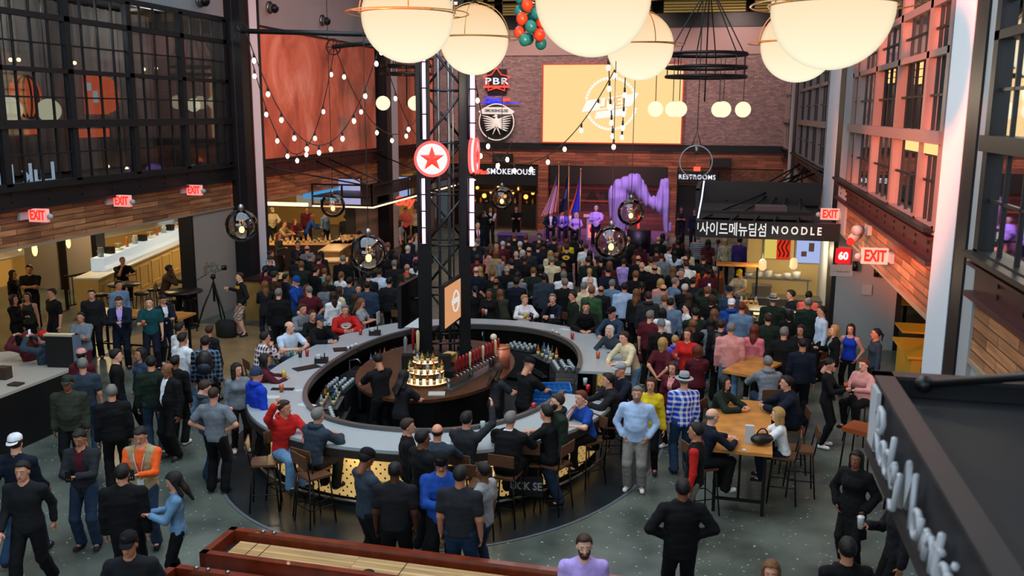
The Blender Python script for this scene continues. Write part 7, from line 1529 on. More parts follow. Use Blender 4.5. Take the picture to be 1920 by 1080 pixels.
# ------------------------------------------------------------------ the people, one line each
# x, y of the head top | sex+build | pose | facing | head turn | top | bottom | hair | skin | extras | place
TABLE = '''
28,815|m1|walk|30|0|j:navy/white|jean|sn|0|hat=bcap:white|at the left edge beside a black-clad walker
40,866|m1|walk|205|0|l:charcoal|black|sk|1||striding toward the camera at the left edge
148,806|m0|phone|205|0|s:dkgrey/maroon|denim|sk|2||between the white-capped person and the orange-sleeved one
125,706|m2|stand|195|0|j:olive|black|sk|3|hat=cap:olive|near the end of the left service counter
154,672|m1|stand|5|0|t:slate|denim|sg|1||back turned, beside the black display stand
208,722|m1|stand|0|0|j:black|black|sg|1||grey-haired, back turned, left of the dark green jacket
152,655|f1|stand|20|0|h:maroon|black|sk|1|hat=cap:rose|half hidden behind the slate t-shirt
217,655|m1|stand|90|0|l:black|navy|sk|0||seen in profile facing right, left of the denim jacket
313,681|m2|stand|235|0|s:black/white|black|bk|3||bald, in the middle of the left crowd
282,668|m1|stand|0|0|j:dkgreen|denim|sk|1||back turned, just left of the bald suited person
328,667|m1|stand|30|0|j:black|black|sk|3||just behind the bald suited person
262,653|f0|stand|240|0|j:denim|black|lk|2||dark-haired, behind the dark green jacket
400,726|m1|hips|25|0|t:heather|black|zn|1||back turned, left of the oval bar
384,714|m1|phone|80|0|h:slate|jean|sn|0||head lowered, touching shoulders with the grey t-shirt
262,801|m1|phone|200|0|v:tan/orange|denim|sk|1||with a red lanyard, lower left
228,871|m2|stand|15|0|j:black|black|sk|1||back turned in front of the orange-sleeved person
325,886|f0|phone|275|0|l:ltdenim|black|lk|1||long-haired, profile, beside the shuffleboard corner
240,1001|m1|pocket|195|0|j:charcoal|black|sk|2|hat=cap:black:white|cropped by the bottom edge
79,622|m1|photo|310|0|h:slate|navy|sn|1|hat=cap:red|taking a photo beside the service counter
50,622|f1|photo|320|0|j:maroon|black|lr|1||behind the red-capped photographer
150,586|f2|crossed|200|0|j:heather|maroon|pk|2||with a red bag, right of the black display stand
24,507|f1|stand|120|0|j:black|black|lk|2||at the far left by a cream wall
54,497|m1|crossed|190|0|t:black|black|sk|2||against the pale pillar at the far left
25,553|f1|drink|120|0|l:black|black|on|1||low in the dark group at the far left edge
50,549|f1|stand|200|0|d:olive|black|ln|1||in the dark group at far left
96,541|m1|stand|240|0|t:black|black|sn|1||at the right of the dark group by the pillar
171,543|m1|stand|190|0|j:charcoal|black|sk|1||behind the lilac-grey jacket, by the railing
222,556|m1|phone|185|0|s:navy/lilac|navy|sn|0||beside the teal polo in the left crowd
222,526|m1|stand|150|0|l:steel|jean|sk|2||behind the navy suited person near the oak table
229,482|m1|sitchin|170|0|t:black|black|zn|1||at the pale round table before the cream counter
317,497|m1|sitchin|100|0|j:brown|black|sk|4||at the dark round table by the left pillar
279,558|m1|drink|190|0|t:teal|navy|sn|0||thumb raised, in the centre of the left crowd
305,553|m1|phone|150|0|s:navy/white|navy|sk|1||behind the right shoulder of the teal polo
337,605|m1|stand|60|0|l:white|black|sk|2||behind the white t-shirt, below the oak table
342,624|m1|stand|50|0|t:white|ltdenim|sk|2||back turned, below the dark round table
393,610|f1|stand|40|0|j:charcoal|black|sn|2||below the camera tripod
384,630|m1|stand|10|0|j:black:plaid:steel|black|sk|1||with a backpack, below the camera tripod
449,511|m1|wide|250|0|l:charcoal|shorts:stone|sn|0||operating the video camera by the left pillar
444,682|f1|stand|170|-30|l:heather|black|ck|1||curly-haired, looking back left of the bar
481,690|m1|stand|60|0|h:royal|black|-|1|hat=beanie:denim|at the bar's left curve
497,622|m1|sitchin|70|0|l:maroon:plaid:white|jean|sk|1||at the left end of the bar
497,664|f1|sitbar|80|0|j:maroon|black|lk|2||below the plaid shirt at the bar
543,603|m2|sitbar|150|-30|t:ltblue|jean|bn|0||facing across the left curve of the bar
568,570|m1|sitbar|150|0|l:heather|jean|sn|1||smiling behind the pale blue t-shirt
586,582|f0|sitbar|160|0|l:black|black|pn|1||small head between two people at the left of the bar
600,592|m1|sitbar|140|0|j:black|black|sn|1|hat=cap:denim|at the far left counter
647,572|m2|sitbar|170|0|h:red|black|sg|1||at the far left of the bar
677,560|f1|phone|110|0|t:ltgrey|black|la|1||holding a white menu right of the red hoodie
637,537|f1|stand|60|0|l:cream|black|ln|0||long-haired, behind the red hoodie
672,534|f1|stand|180|0|l:charcoal|black|pk|1||facing the camera, behind the grey t-shirt with the menu
688,527|m1|stand|5|0|j:denim|black|zk|2||back turned, in front of the pale blue shirt
711,503|m2|stand|10|0|l:ltblue|stone|sn|1||back turned, tall, under the largest smoky glass ball
757,541|f1|sitbar|20|0|t:charcoal|black|lk|2|hat=hat:steel|near the left face of the tower
780,560|f1|sitbar|20|0|l:denim|jean|la|1||next to the tower, right of the grey-blue hat
762,512|f1|stand|40|0|l:red|black|lk|1|hat=cap:red|behind the grey-blue hat
522,541|m1|stand|10|0|j:black|black|sg|0||back turned, above the pale shirt at the bar
515,509|m1|stand|60|0|l:brown|jean|sk|1|hat=cap:olive|left of the bright blue hoodie
536,513|f1|stand|70|0|j:navy|black|sk|2||between the brown shirt and the bright blue hoodie
555,519|m1|phone|120|0|h:blue|jean|-|1|hat=beanie:blue|in the left crowd
592,500|m1|stand|60|0|s:black/white|black|sk|0||tall, left of the floral t-shirt
608,503|f1|stand|20|0|t:aqua|jean|sa|1||back turned, right of the tall black suit
643,479|m2|stand|10|0|j:black|black|sg|0||grey-haired and broad, back turned, left of the smoky ball
583,474|m1|stand|70|0|j:dkgreen|black|sg|1||in profile before the lit food counter
598,479|m1|stand|40|0|j:maroon|black|sn|1||small, beside the lit food counter
507,481|m1|stand|40|0|j:navy|black|-|1|hat=cap:olive|left crowd beside the pale column
507,469|m1|stand|70|0|l:white|black|zn|1||behind the olive cap by the column
553,520|f1|stand|200|0|l:black|black|lk|1||behind the bright blue hoodie
510,390|m1|bartend|160|0|j:cream|charcoal|sk|2|hat=cap:cream|kitchen worker at the left food hall wall
522,437|f1|drink|120|0|l:olive|black|lr|1||red-haired, at the dark counter of the left food hall
558,452|m1|drink|170|0|l:black|black|sk|2||reaching over the dark counter in the left food hall
553,410|f1|sitbar|140|0|l:maroon|black|lr|1||beyond the dark counter in the left food hall
533,414|m1|sitbar|120|0|l:tan|jean|sn|1||left of the maroon shirt in the left food hall
587,402|f1|leanbar|90|0|l:blue|black|la|1||leaning over the food counter
610,394|m1|stand|130|0|l:steel|black|sk|1||behind the blue shirt at the food counter
575,388|m1|stand|180|0|j:maroon|black|sk|2||deep in the left food hall
648,402|m1|stand|10|0|l:charcoal|black|sk|2||staff member standing at the food counter end
673,434|m1|stand|200|0|l:black|black|sk|1|hat=cap:black|at the pale pillar behind the smoky ball
752,413|f1|stand|100|0|t:heather|black|lk|2||right of the second pillar
742,392|f1|stand|170|0|t:red|black|sk|2||red-lit, left one of three behind the second column
760,390|m1|stand|180|0|t:salmon|black|sk|1||red-lit, middle of three behind the second column
778,390|f1|stand|170|0|t:cream|black|sn|1||red-lit, right one of three next to the neon tube
765,460|m2|stand|30|0|j:navy|black|zw|0||white-haired, next to the lower neon tube
743,474|f1|stand|60|0|l:charcoal|black|on|1||right of the largest smoky ball
770,441|m1|stand|60|0|s:navy/white|navy|sn|1||near the left neon tube, front of two
782,438|m1|stand|120|0|l:ltgrey|black|sg|1||at the left neon tube, behind the navy suit
788,466|f1|stand|20|0|t:pink|black|oa|1||beside the tower at the left neon tube
780,487|f1|stand|10|0|l:white|black|lk|1||with a bag, below the pink t-shirt at the tower
723,470|m1|stand|0|0|j:black|black|sk|1||behind the rim of the largest smoky ball
560,470|m1|stand|20|0|j:black|black|sk|1||in the dark part of the left crowd
655,520|m1|stand|30|0|j:slate|black|sk|1||behind the curly-haired cream shirt
730,520|m1|stand|20|0|j:charcoal|black|sk|1||between the pale blue shirt and the red cap
896,418|m1|stand|170|0|s:navy/white/red|navy|zw|0||with an orange tie at the neon tube
896,447|m1|stand|30|0|s:charcoal|black|sg|0||grey-haired, right beside the lower right neon tube
893,500|m1|stand|10|0|s:navy|navy|bg|0||bald, right of the tower screen
907,394|m1|photo|180|0|l:charcoal|black|sn|1||raising a camera left of the smokehouse entrance
920,388|m1|crossed|190|0|v:black/white|dkgrey|sn|1||in dark waistcoat left of the smokehouse glass ball
968,387|m1|crossed|180|0|l:black|black|zn|1||guarding the smokehouse entrance
954,446|m2|behind|0|0|t:charcoal|khaki|sn|0||tall, back turned, in khaki trousers before the stage
943,452|m1|stand|10|0|l:maroon|black|zw|0||left shoulder of the tall khaki-trousered person
965,438|m1|stand|10|0|j:black|black|sa|0||behind the tall khaki-trousered person
975,453|m1|stand|350|0|l:charcoal|black|sw|0||grey-haired, right of the tall khaki-trousered person
986,441|m1|stand|10|0|j:black|black|sr|1||red-haired, in the row before the stage
1011,441|m1|stand|0|0|s:navy|black|sg|0||centre left in the row before the stage
1039,443|m1|stand|0|0|j:charcoal|black|sn|1||under the seated people of the stage
980,469|f1|stand|10|0|l:stone|black|ow|0||white-haired, left of the navy polo
992,463|m1|stand|0|0|l:dkgrey|black|bn|1||bald, behind the navy polo
1009,458|m2|stand|10|0|t:navy|black|sn|0||broad-backed before the stage
1032,470|f1|stand|0|0|l:cream|black|ly|0||long blond hair, right of the broad navy t-shirt
1035,481|m1|stand|5|0|t:cream|black|zg|0||cream back, front of the blond-haired person
1062,448|m1|stand|0|0|l:yellow|black|sr|0||yellow shoulders just below the stage edge
1063,458|m1|stand|10|0|t:black|black|sn|1||with gold print on the back
1050,460|f1|stand|10|0|l:ltgrey|black|oa|1||left of the gold-printed black t-shirt
1099,457|m1|stand|0|0|t:white|black|zn|1||directly below the lectern
1106,470|f1|stand|0|0|d:charcoal|black|lk|1||dark hair down the back, below the lectern
1103,481|m1|stand|0|0|j:dkgreen|black|sn|1||below the white t-shirt under the lectern
930,470|f1|stand|20|0|l:tan|black|oa|1||left of the tall charcoal t-shirt
931,454|m1|stand|200|0|l:maroon|black|sn|1||facing the camera, left of the tall charcoal t-shirt
915,463|f1|stand|60|0|l:rose|black|ln|1||behind the grey-haired charcoal suit
930,522|m1|stand|10|0|j:dkgreen|black|bk|3||bald dark head below the tall khaki trousers
968,520|m1|stand|0|0|s:navy|black|sk|3||back turned, above the white cardigan
1020,512|m2|stand|350|0|s:slate|black|sk|3||broad grey-blue back above the navy polo
1095,529|m1|stand|10|0|l:cream|khaki|sg|0||grey-haired, above the right half of the bar
1110,537|m1|stand|20|0|l:green|black|sa|1||small, right of the grey-haired cream shirt
917,542|f1|drink|190|0|l:black|black|nk|3||smiling at the far counter beside the orange screen
937,543|f1|leanbar|330|0|j:olive|black|la|0||leaning on the far counter
984,553|f1|sitbar|165|-30|l:white|white|sy|0||blond, at the far counter
1036,551|m1|sitchin|215|-30|l:navy|black|sg|0||at the far counter
1074,546|m1|stand|250|0|j:dkgreen|black|sk|1||behind the navy shirt at the far counter
1099,566|m1|leanbar|180|0|j:black|black|sk|1||hands clasped, at the right end of the far counter
1127,536|m1|stand|0|0|j:charcoal|black|bn|2||bald, above the right end of the bar
1148,524|m1|stand|10|0|l:steel|black|sg|0||grey head above the pale blue shirt
1171,530|m2|stand|355|0|l:sky|navy|sk|1||large pale back right of the bar
1147,577|m1|leanbar|215|0|l:denim|black|-|1|hat=cap:black|bending at the far counter
1143,611|f2|leanbar|215|0|l:slate|black|ow|0||white-haired, at the right end of the bar
1170,622|m1|leanbar|230|0|l:cream|ltdenim|sn|0||turning round at the right end of the bar
1194,542|f1|stand|20|0|l:charcoal|black|la|1||long brown hair, right of the pale blue back
1216,547|m1|stand|355|0|h:dkgrey|maroon|sn|1||back turned, right of the large pale back
1239,523|f1|stand|350|0|l:rose|black|oy|0||blond, behind the dark grey hoodie
1258,559|m1|stand|350|30|l:steel|black|sk|0||back turned, face in profile, right crowd
1287,570|f1|stand|250|0|t:white|black|pk|0||in profile beside the grey-blue shirt
1246,553|m1|stand|0|0|l:stone|black|sa|1||between the dark grey hoodie and the grey-blue shirt
1240,600|m1|stand|350|0|l:black|black|-|0|hat=beanie:heather|back turned, right of the bar
1266,629|f1|stand|345|0|h:lav|black|sy|0|h=1.5|blond child-sized figure right of the bar
1290,616|f1|drink|200|0|l:red|black|ln|1||with a red cup behind the violet hoodie
1327,537|m1|photo|0|0|j:dkgreen|black|sa|1||holding a phone up near the noodle stall
1340,580|f1|stand|20|0|j:black|black|la|1||dark hood, left of the royal blue sweatshirt
1353,599|m1|stand|10|0|j:black|black|sn|1||with a backpack, left of the pink shirt
1371,605|m2|stand|355|0|l:rose|ltdenim|sg|1||broad pink back in the right crowd
1415,610|f1|stand|10|0|l:pink|black|lr|0||red-haired, right of the broad pink back
1372,561|m1|stand|5|0|h:blue|black|-|1|hat=bcap:white|back turned, below the noodle stall
1368,538|m1|stand|5|0|l:denim|black|-|1|hat=bcap:navy|queueing at the noodle stall
1392,566|m1|stand|10|0|l:steel|black|sr|1||right of the white cap at the noodle stall
1450,553|m2|stand|350|0|j:dkgreen|black|sg|1|hat=hat:stone|before the glass case
1483,544|m1|drink|260|0|j:navy|black|sk|1||facing left at the glass case
1517,546|m1|stand|0|0|t:salmon|navy|sk|2||ordering at the right end of the noodle stall
1541,574|m1|stand|250|0|l:ltblue|black|sk|1||leaning against the dark column edge
1502,610|f1|crossed|200|0|j:black|black|lk|2||with a lanyard, left of the pale blue shirt
1565,610|f1|drink|250|0|s:black/ltgrey|black|oy|0||blond, beside the blue top at the right wall
1596,608|f1|pocket|195|0|d:royal|black|lk|1||against the grey right wall
1643,616|f1|stand|250|0|l:slate|black|pk|2||behind the corner of the black canopy
1620,673|f2|sitdrink|215|0|l:rose|black|sr|0||in the orange-brown chair under the canopy corner
1556,672|f0|phone|100|0|l:black|black|pk|1||slim and all in black, left of the seated pink shirt
1475,705|m2|sitbar|260|0|j:navy|black|sk|1||at the far right end of the oak high table
1440,668|m1|sitbar|340|0|h:heather|denim|sg|1||back turned, beyond the oak high table
1458,765|f0|sitbar|270|0|t:white|navy|cy|0|h=1.45|blond, at the right side of the oak high table
1337,766|m1|sitbar|60|0|l:navy|black|bg|0||bald, reaching onto the oak high table
1305,793|m1|stand|280|0|v:black/red|stone|sk|2||with red sleeves, in front of the oak high table
1360,706|f1|sitbar|110|0|j:dkgreen|black|ok|1||at the far left corner of the oak high table
1195,725|m2|pocket|185|0|l:sky|stone|sg|1||grey-haired and stout, right of the bar|beard
1221,709|f0|stand|190|0|j:yellow|black|ln|1||beside the stout light blue shirt
1262,679|f0|stand|205|0|s:maroon/rose|black|ln|1||between the yellow jacket and the plaid shirt
1283,700|m1|stand|345|0|l:royal:plaid:white|jean|sg|1|hat=hat:ltgrey|back turned
1163,682|m1|sitbar|240|0|j:navy|black|-|1|hat=cap:ltgrey|seated right of the bar
1140,700|m1|sitbar|260|0|j:charcoal|black|sk|1||back turned, at the right side of the bar
1089,733|f1|sitchin|230|0|t:blue|black|sr|0||red-brown hair, at the right side of the bar
1045,739|m2|stand|255|0|h:dkgreen|denim|sn|0||bearded, standing at the right front of the bar|beard
1024,760|m1|sitbar|300|0|t:black|black|sk|1||mostly hidden behind the dark green hoodie
957,772|m2|sitbar|20|0|s:black|black|sg|1||grey-haired, in a suit at the front of the bar
875,772|m1|sithead|25|0|l:dkgrey|black|sk|1||fist raised, front of the bar
820,795|m1|sitbar|10|0|l:slate|black|bn|1||bald, at the front of the bar
765,785|m1|stand|90|0|j:black/grey|black|sn|1||with white collar, left of the bald head at the bar
793,806|m1|stand|60|0|j:black|black|sk|3||dark head in front of the bar, behind the charcoal t-shirt
687,843|m1|phone|60|0|t:slate|black|sk|3|hat=cap:black|before the lit bar front
740,866|m2|stand|10|0|t:charcoal|black|zk|4||back turned, in the middle of the front group
827,850|m1|phone|180|0|j:blue|black|sk|2|hat=beanie:black|facing the camera in the front group
863,874|m2|stand|15|0|t:dkgrey|jean|sk|2||back turned, in front centre
905,868|m1|stand|300|0|t:ltgrey|denim|sk|3||right one of the front group
1281,899|m2|hips|350|0|s:black|black|sk|3||back turned, on the open floor lower right
1096,1004|m1|stand|175|0|l:lilac|navy|sn|0||bearded, looking up at the camera at the bottom edge|beard
1447,1054|f1|stand|180|0|l:rose|black|la|1||only the brown hair showing at the bottom edge
1607,846|f1|pocket|200|0|c:black|black|lk|3||in the shade left of the script sign
1690,912|m1|drink|250|0|j:charcoal|black|sk|2|hat=cap:aqua|under the script sign
1590,1010|m1|stand|340|0|j:black|black|sk|2||dark back at the bottom right below the coat
596,765|m1|sitbar|45|0|h:slate|black|sg|1||back turned, at the lower left of the bar
533,751|m1|sithead|150|-30|h:red|ltdenim|sn|1||laughing at the lower left of the bar
757,695|f0|bartend|40|0|t:charcoal|black|lk|1||bartender before the lit bottle tiers
708,664|m1|bartend|330|0|t:black|black|sk|2||bartender left of the long-haired one
936,682|f0|bartend|60|0|t:dkgrey|black|ln|1||bartender with long brown hair in front of the taps
992,672|m1|bartend|50|0|t:black|black|-|1|hat=bcap:black|bartender bending beside the blue crate
1148,451|m1|stand|0|0|j:charcoal|black|sk|1||behind the lowest smoky ball before the stage
1201,453|f1|stand|0|0|l:maroon|black|lk|2||dark hair against the violet stage front
1197,479|m1|stand|0|0|s:black|black|bn|1||bald, left of the cream back
1221,482|m2|stand|355|0|l:cream|stone|sn|1||broad cream back before the stage
1170,485|f1|stand|10|0|l:lilac|black|sn|1||left of the bald black suit
1192,508|m1|stand|0|0|j:black|black|sa|1||below the bald black suit
1243,438|f1|stand|20|0|l:stone|black|lk|2||right of the stage beside the red box
1255,462|f1|stand|60|0|l:white|black|sn|1||small, left of the long dark hair
1266,470|f1|stand|10|0|l:ltblue|black|lk|1||long dark hair, right crowd
1290,466|f1|stand|350|0|l:cream|black|ln|0||long brown hair over a cream back
1273,442|f1|stand|0|0|l:maroon|black|lk|2||near the restroom doorway, behind others
1309,440|m1|stand|0|0|l:grey:stripe:ltgrey|black|sg|1||left of the noodle sign
1287,489|m2|leanbar|340|0|l:white|black|sn|1||bending forward in the right crowd
1278,504|m1|stand|200|0|j:navy|black|sg|1||in front of the bending white shirt
1267,520|m1|stand|60|0|l:steel|black|zg|1||lower left of the bending white shirt
1278,388|m1|crossed|180|0|t:black|black|sk|3||guard in the restroom doorway
1303,392|m1|stand|190|0|l:navy|black|sk|2||right of the guard at the restroom doorway
1360,447|f1|stand|350|0|l:cream:check:black|black|oy|1||blond, under the Korean letters
1347,449|f1|stand|10|0|l:heather|black|pk|1||left of the black and cream checks
1388,445|m1|stand|30|0|l:purple|black|sk|2||under the middle of the Korean sign
1422,448|m1|stand|250|0|j:charcoal|black|sk|2||under the NOODLE letters, left of the yellow board
1387,506|f1|bartend|200|0|t:cream|black|pk|1|hat=cap:yellow|worker inside the noodle stall
1320,497|f1|stand|30|0|l:orange|black|lk|1||at the food baskets left of the stall
1300,520|m1|stand|10|0|j:charcoal|black|sk|1||left of the food baskets
1127,388|m0|stand|180|0|s:charcoal/white|black|sk|1|z=.3,skip=1|x
1118,386|m1|speak|180|0|l:lilac|black|sw|0|z=.3|in pale clothes at the lectern on the stage
1033,394|m1|chair|180|0|s:navy/white|navy|sn|1|z=.3|on the stage, leftmost of the four
1054,394|m1|chair|180|0|s:lav/white/maroon|navy|sk|1|z=.3|on the stage, second from the left
1069,393|m1|chair|180|0|s:navy/white|navy|sn|1|z=.3|on the stage, third from the left
1081,399|f1|chair|190|0|l:lilac|navy|ow|0|z=.3|on the stage next to the lectern
1682,186|f1|drink|250|0|l:white|black|lk|2|at=4.1:16.4:4.34|upstairs behind the right windows, left one
1722,175|m1|stand|290|0|j:black|black|sk|1|at=4.0:14.2:4.34|upstairs behind the right windows, right one
'''
GRPN = 0
for line in TABLE.strip().split('\n'):
    f = line.split('|'); x, y = map(float, f[0].split(','))
    kw = {}
    for e in filter(None, f[9].split(',')):
        k, v = e.split('=')
        if k == 'hat': kw['hat'] = v
        elif k == 'h': kw['h'] = float(v)
        elif k == 'z': kw['z0'] = float(v)
        elif k == 'at': kw['at'] = [float(q) for q in v.split(':')]; kw['z0'] = kw['at'][2]
        elif k == 'skip': kw['skip'] = 1
    if kw.pop('skip', 0): continue
    if len(f) > 11: kw['beard'] = True
    person(x, y, f[1], f[2], float(f[3]), float(f[4]), f[5], f[6], f[7], int(f[8]), f[10], **kw)
# the packed crowd between and behind them
R2 = random.Random(21)
TK = [('j:black', 'black jacket'), ('l:navy', 'navy shirt'), ('s:charcoal', 'charcoal suit jacket'), ('l:heather', 'grey shirt'), ('j:dkgreen', 'dark green jacket'), ('t:maroon', 'maroon t-shirt'), ('l:white', 'white shirt'), ('t:black', 'black t-shirt')]
placed = [(r.location.x, r.location.y) for r, _, _ in PEOPLE]
cnt = 0
for tries in range(6000):
    if cnt >= 84: break
    x, y = R2.uniform(885, 1330), R2.uniform(436, 560)
    if tries % 4 == 0: x, y = R2.uniform(485, 800), R2.uniform(455, 545)
    if tries % 4 == 1: x, y = R2.uniform(1180, 1520), R2.uniform(520, 650)
    p = atz(x, y, 1.72)
    if p.x > 2.7 or p.x < -13.5: continue
    if (abs(p.x - BC[0]) / 3.95) ** 2.3 + (abs(p.y - BC[1]) / 5.0) ** 2.3 < 1: continue
    if .1 < p.x < 3.1 and p.y > 22.0: continue
    if p.y > 35.6: continue
    if 1.3 > p.x > -.1 and 12.5 < p.y < 19: continue
    if min((p.x - a) ** 2 + (p.y - b) ** 2 for a, b in placed) < .56 ** 2: continue
    placed.append((p.x, p.y)); cnt += 1
    k = R2.choice([0, 0, 1, 2, 2, 3, 4, 5, 6, 7, 7]); sx = R2.choice(['m1', 'm1', 'm2', 'f1', 'f0'])
    side = 'left of the tower' if x < 810 else ('before the stage' if y < 500 or x < 1180 else 'right of the bar')
    nm = TK[k][1]
    person(x, y, sx, R2.choice(['stand', 'stand', 'pocket', 'crossed', 'behind']), R2.choice([0, 0, 10, 350, 25, 335]), 0, TK[k][0], R2.choice(['black', 'jean', 'navy', 'black']), (R2.choice(['s', 'z', 's', 'b']) + R2.choice('knkgaw')) if sx[0] == 'm' else (R2.choice('loslp') + R2.choice('knakyr')), R2.choice([0, 1, 1, 2, 3]),
           at=(p.x, p.y, 0), group='people in %s packed in the crowd %s' % (nm, side), label='plain %s seen from behind, person packed in the crowd %s' % (nm, side))
# stools under the seated people at the bar and tables
for r, HT, J in list(PEOPLE):
    if abs(J['pel'].z - .85) < .02 and r.location.z < .1:
        fa = r.rotation_euler.z; lab = r['label'].split(' in ', 1)[1].split(',')[0].split(); pl = r['label'].split(', ', 1)[1].replace('seated, ', '')
        lab = [w for w in lab if w not in ('a', 'an')][:4]; stool((r.location.x, r.location.y, 0), fa, 'stool under the ' + ' '.join(lab) + ', ' + ' '.join(pl.split()[-9:]), None)
for px_, py_, rz, lab in ((497, 905, -1.2, 'empty wooden bar stool left of the red hoodie'), (590, 930, -.6, 'wooden bar stool in front of the lit panel, lower left'), (905, 950, 0, 'wooden bar stool behind the front group of people'), (1500, 880, 1.6, 'tall stool at the right side of the oak high table')):
    p = atz(px_, py_, .4); stool((p.x, p.y, 0), rz, lab)
# ------------------------------------------------------------------ things people hold or wear
def held(frag, side, kind, lab):
    for r, HT, J in PEOPLE:
        if frag in r['label']:
            p = HT[side]; fa = -r.rotation_euler.z; f = Vector((sin(fa), cos(fa), 0))
            if kind == 'phone': o = empty('phone', tuple(p + f * .03 + Vector((0, 0, .02))), -fa, lab, 'phone'); MB().cbox((0, 0, 0), (.075, .012, .15)).build('case', M_BLACK, o); MB().cbox((0, -.007, 0), (.066, .002, .135)).build('display', emat('phone_glow', '#b8c8e8', .8), o)
            elif kind == 'cup': o = MB().lathe([(.032, -.05), (.042, .08), (.038, .08), (.03, -.04)], n=12).build('cup', mat('cup_beer', '#a8481c', .2), None, tuple(p + f * .02)); tag(o, lab, 'cup')
            elif kind == 'white': o = MB().lathe([(.032, -.05), (.042, .08), (.04, .1), (.0001, .1)], n=12).build('cup', mat('cup_white', '#c8cacc', .2), None, tuple(p + f * .02)); tag(o, lab, 'cup')
            elif kind == 'paper': tag(MB().cbox((0, 0, 0), (.2, .015, .28)).build('menu', mat('paper_white', '#b9bcbe', .7), None, tuple(p + f * .05 + Vector((0, 0, .05))), -fa), lab, 'menu')
            elif kind == 'bag': o = empty('handbag', tuple(p - Vector((0, 0, .25))), -fa, lab, 'bag'); MB().sphere((0, 0, 0), .14, 14, 10, 0, (1, .5, .9)).build('body', mat('bag_red', '#7a1826', .5), o); MB().tube([(-.08, 0, .1), (0, 0, .26), (.08, 0, .1)], .012, 6).build('handle', M_BLACK, o)
            elif kind == 'camera': o = empty('photo_camera', tuple(p + f * .06), -fa, lab, 'camera'); MB().cbox((0, 0, 0), (.15, .07, .1)).build('body', M_BLACK, o); MB().tube([(0, .03, 0), (0, .13, 0)], .035, 12).build('lens', M_BLACK, o)
            elif kind == 'backpack':
                c = r.matrix_basis @ (J['che'] + Vector((0, -.2, .0))); o = empty('backpack', tuple(c), -fa, lab, 'backpack'); MB().sphere((0, 0, -.02), .2, 16, 12, 0, (.85, .55, 1.2)).build('body', M_BLACK if side == 'r' else mat('pack_blue', '#141c34', .6), o); MB().sphere((0, -.08, -.1), .13, 12, 8, 0, (1, .5, .8)).build('pocket', mat('pack_blue', '#141c34', .6), o)
            elif kind == 'lanyard':
                zs = J['nek'].z; g = MB()
                def fy(x_, z_):
                    ys = np.linspace(0, .4, 80); q = np.stack([ys * 0 + x_, ys, ys * 0 + z_], 1); d = torso_d(q, J, False, 1, .034); s_ = np.where(d > 0)[0]; return ys[s_[0]] + .006
                for sg in (-1, 1): g.tube([(sg * .075 * (1 - t), fy(sg * .075 * (1 - t), zs - .04 - t * .36), zs - .04 - t * .36) for t in (0, .25, .5, .75, 1)], .008, 5)
                o = g.build('lanyard', mat('lanyard_white', '#c8b0b0', .6)); o.matrix_world = r.matrix_basis; y_ = fy(0, zs - .44); b_ = MB().box((-.045, y_, zs - .52), (.045, y_ + .008, zs - .4)).build('badge', mat('badge', '#c8ccc8', .5), o); tag(o, lab, 'lanyard')
            return
    print('HELD?', frag)
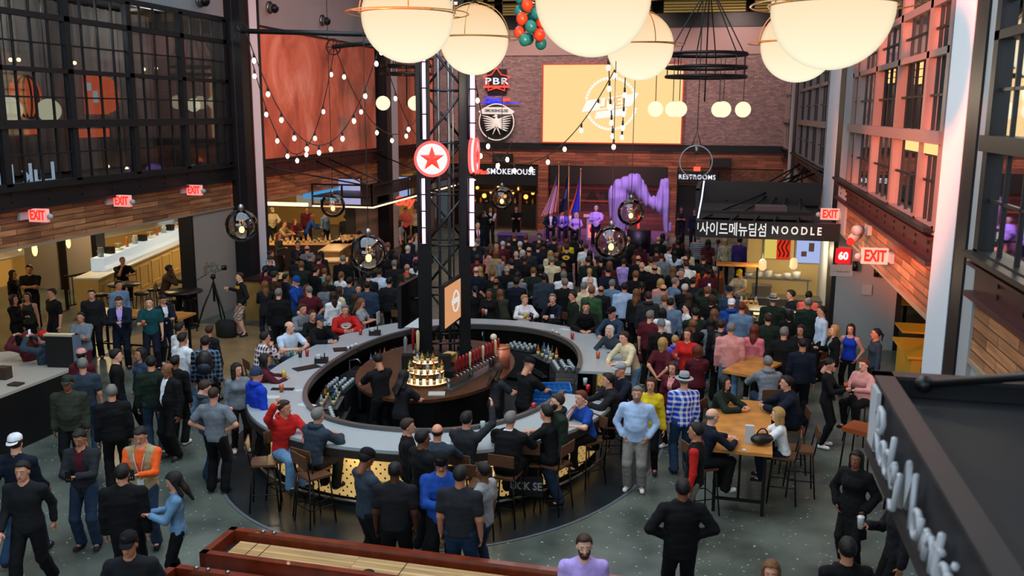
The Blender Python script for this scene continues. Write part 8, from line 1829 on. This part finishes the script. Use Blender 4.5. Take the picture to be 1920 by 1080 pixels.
for a in (('between the white-capped person', 'r', 'phone', 'phone in the hands of the person in maroon and dark grey'), ('with a red lanyard, lower left', 'r', 'phone', 'phone held by the person in the tan vest'), ('with a red lanyard, lower left', 'r', 'lanyard', 'pale lanyard with badge over the orange-sleeved tan vest'),
          ('taking a photo beside the service', 'r', 'phone', 'phone raised by the person in the red cap'), ('taking a photo beside the service', 'l', 'backpack', 'dark blue backpack on the red-capped person'), ('with a red bag, right of', 'l', 'bag', 'red handbag held by the person in the grey jacket'),
          ('thumb raised, in the centre', 'r', 'cup', 'drink held by the person in the teal polo'), ('with a backpack, below the camera', 'r', 'backpack', 'black backpack on the dark plaid jacket below the tripod'), ('holding a white menu', 'r', 'paper', 'white menu held by the person in the light grey t-shirt'),
          ('raising a camera left of the smokehouse', 'r', 'camera', 'camera raised beside the smokehouse entrance'), ('holding a phone up near the noodle', 'r', 'phone', 'glowing phone held up near the noodle stall'), ('with a red cup behind the violet', 'r', 'cup', 'reddish cup held behind the violet hoodie'),
          ('smiling at the far counter', 'r', 'cup', 'drink in the raised hand beside the orange screen'), ('facing left at the glass case', 'r', 'cup', 'drink held before the glass case'), ('under the script sign', 'r', 'white', 'white paper cup held under the script sign'), ('in the orange-brown chair', 'r', 'cup', 'drink held by the seated person in the pink shirt'),
          ('before the lit bar front', 'r', 'phone', 'phone held in front of the lit bar panel'), ('with a backpack, left of the pink', 'r', 'backpack', 'black backpack left of the broad pink shirt'), ('slim and all in black', 'r', 'phone', 'phone held by the slim person all in black')): held(*a)
def chest_print(frag, txt, m, size, dz, width, build, back=False, g=.014):
    for r, HT, J in PEOPLE:
        if frag in r['label']:
            sg = -1 if back else 1
            o = textmesh(txt, size, .004, m, 'print', None, (0, 0, 0), (-sg, 0, 0), width=width, bold=.004) if txt else MB().add([(.1 * cos(a) * 1.2, 0, .07 * sin(a)) for a in [2 * pi * i / 24 for i in range(24)]], [tuple(range(24))]).build('print', m)
            me = o.data; n = len(me.vertices); co = np.empty(n * 3); me.vertices.foreach_get('co', co); co = co.reshape(-1, 3); zc = J['che'].z + dz; tt = np.linspace(0, .42, 90)
            for i in range(n):
                q = np.stack([tt * 0 + co[i, 0], J['che'].y * .6 + tt * sg, tt * 0 + co[i, 2] + zc], 1); d = torso_d(q, J, False, build, g); s_ = np.where(d > 0)[0]; co[i, 1] += J['che'].y * .6 + sg * (tt[s_[0]] + .014); co[i, 2] += zc
            me.vertices.foreach_set('co', co.ravel()); me.update(); o.parent = r; return
chest_print('operating the video camera', 'PENGUINS', mat('print_gold', '#c99a20', .6), .1, .06, .27, 1)
chest_print('at the far left of the bar', '', mat('print_white', '#c8c4c0', .6), .1, -.02, .2, 2, False, .021)
chest_print('with gold print on the back', '', mat('print_gold', '#c99a20'), .1, .04, .2, 1, True)
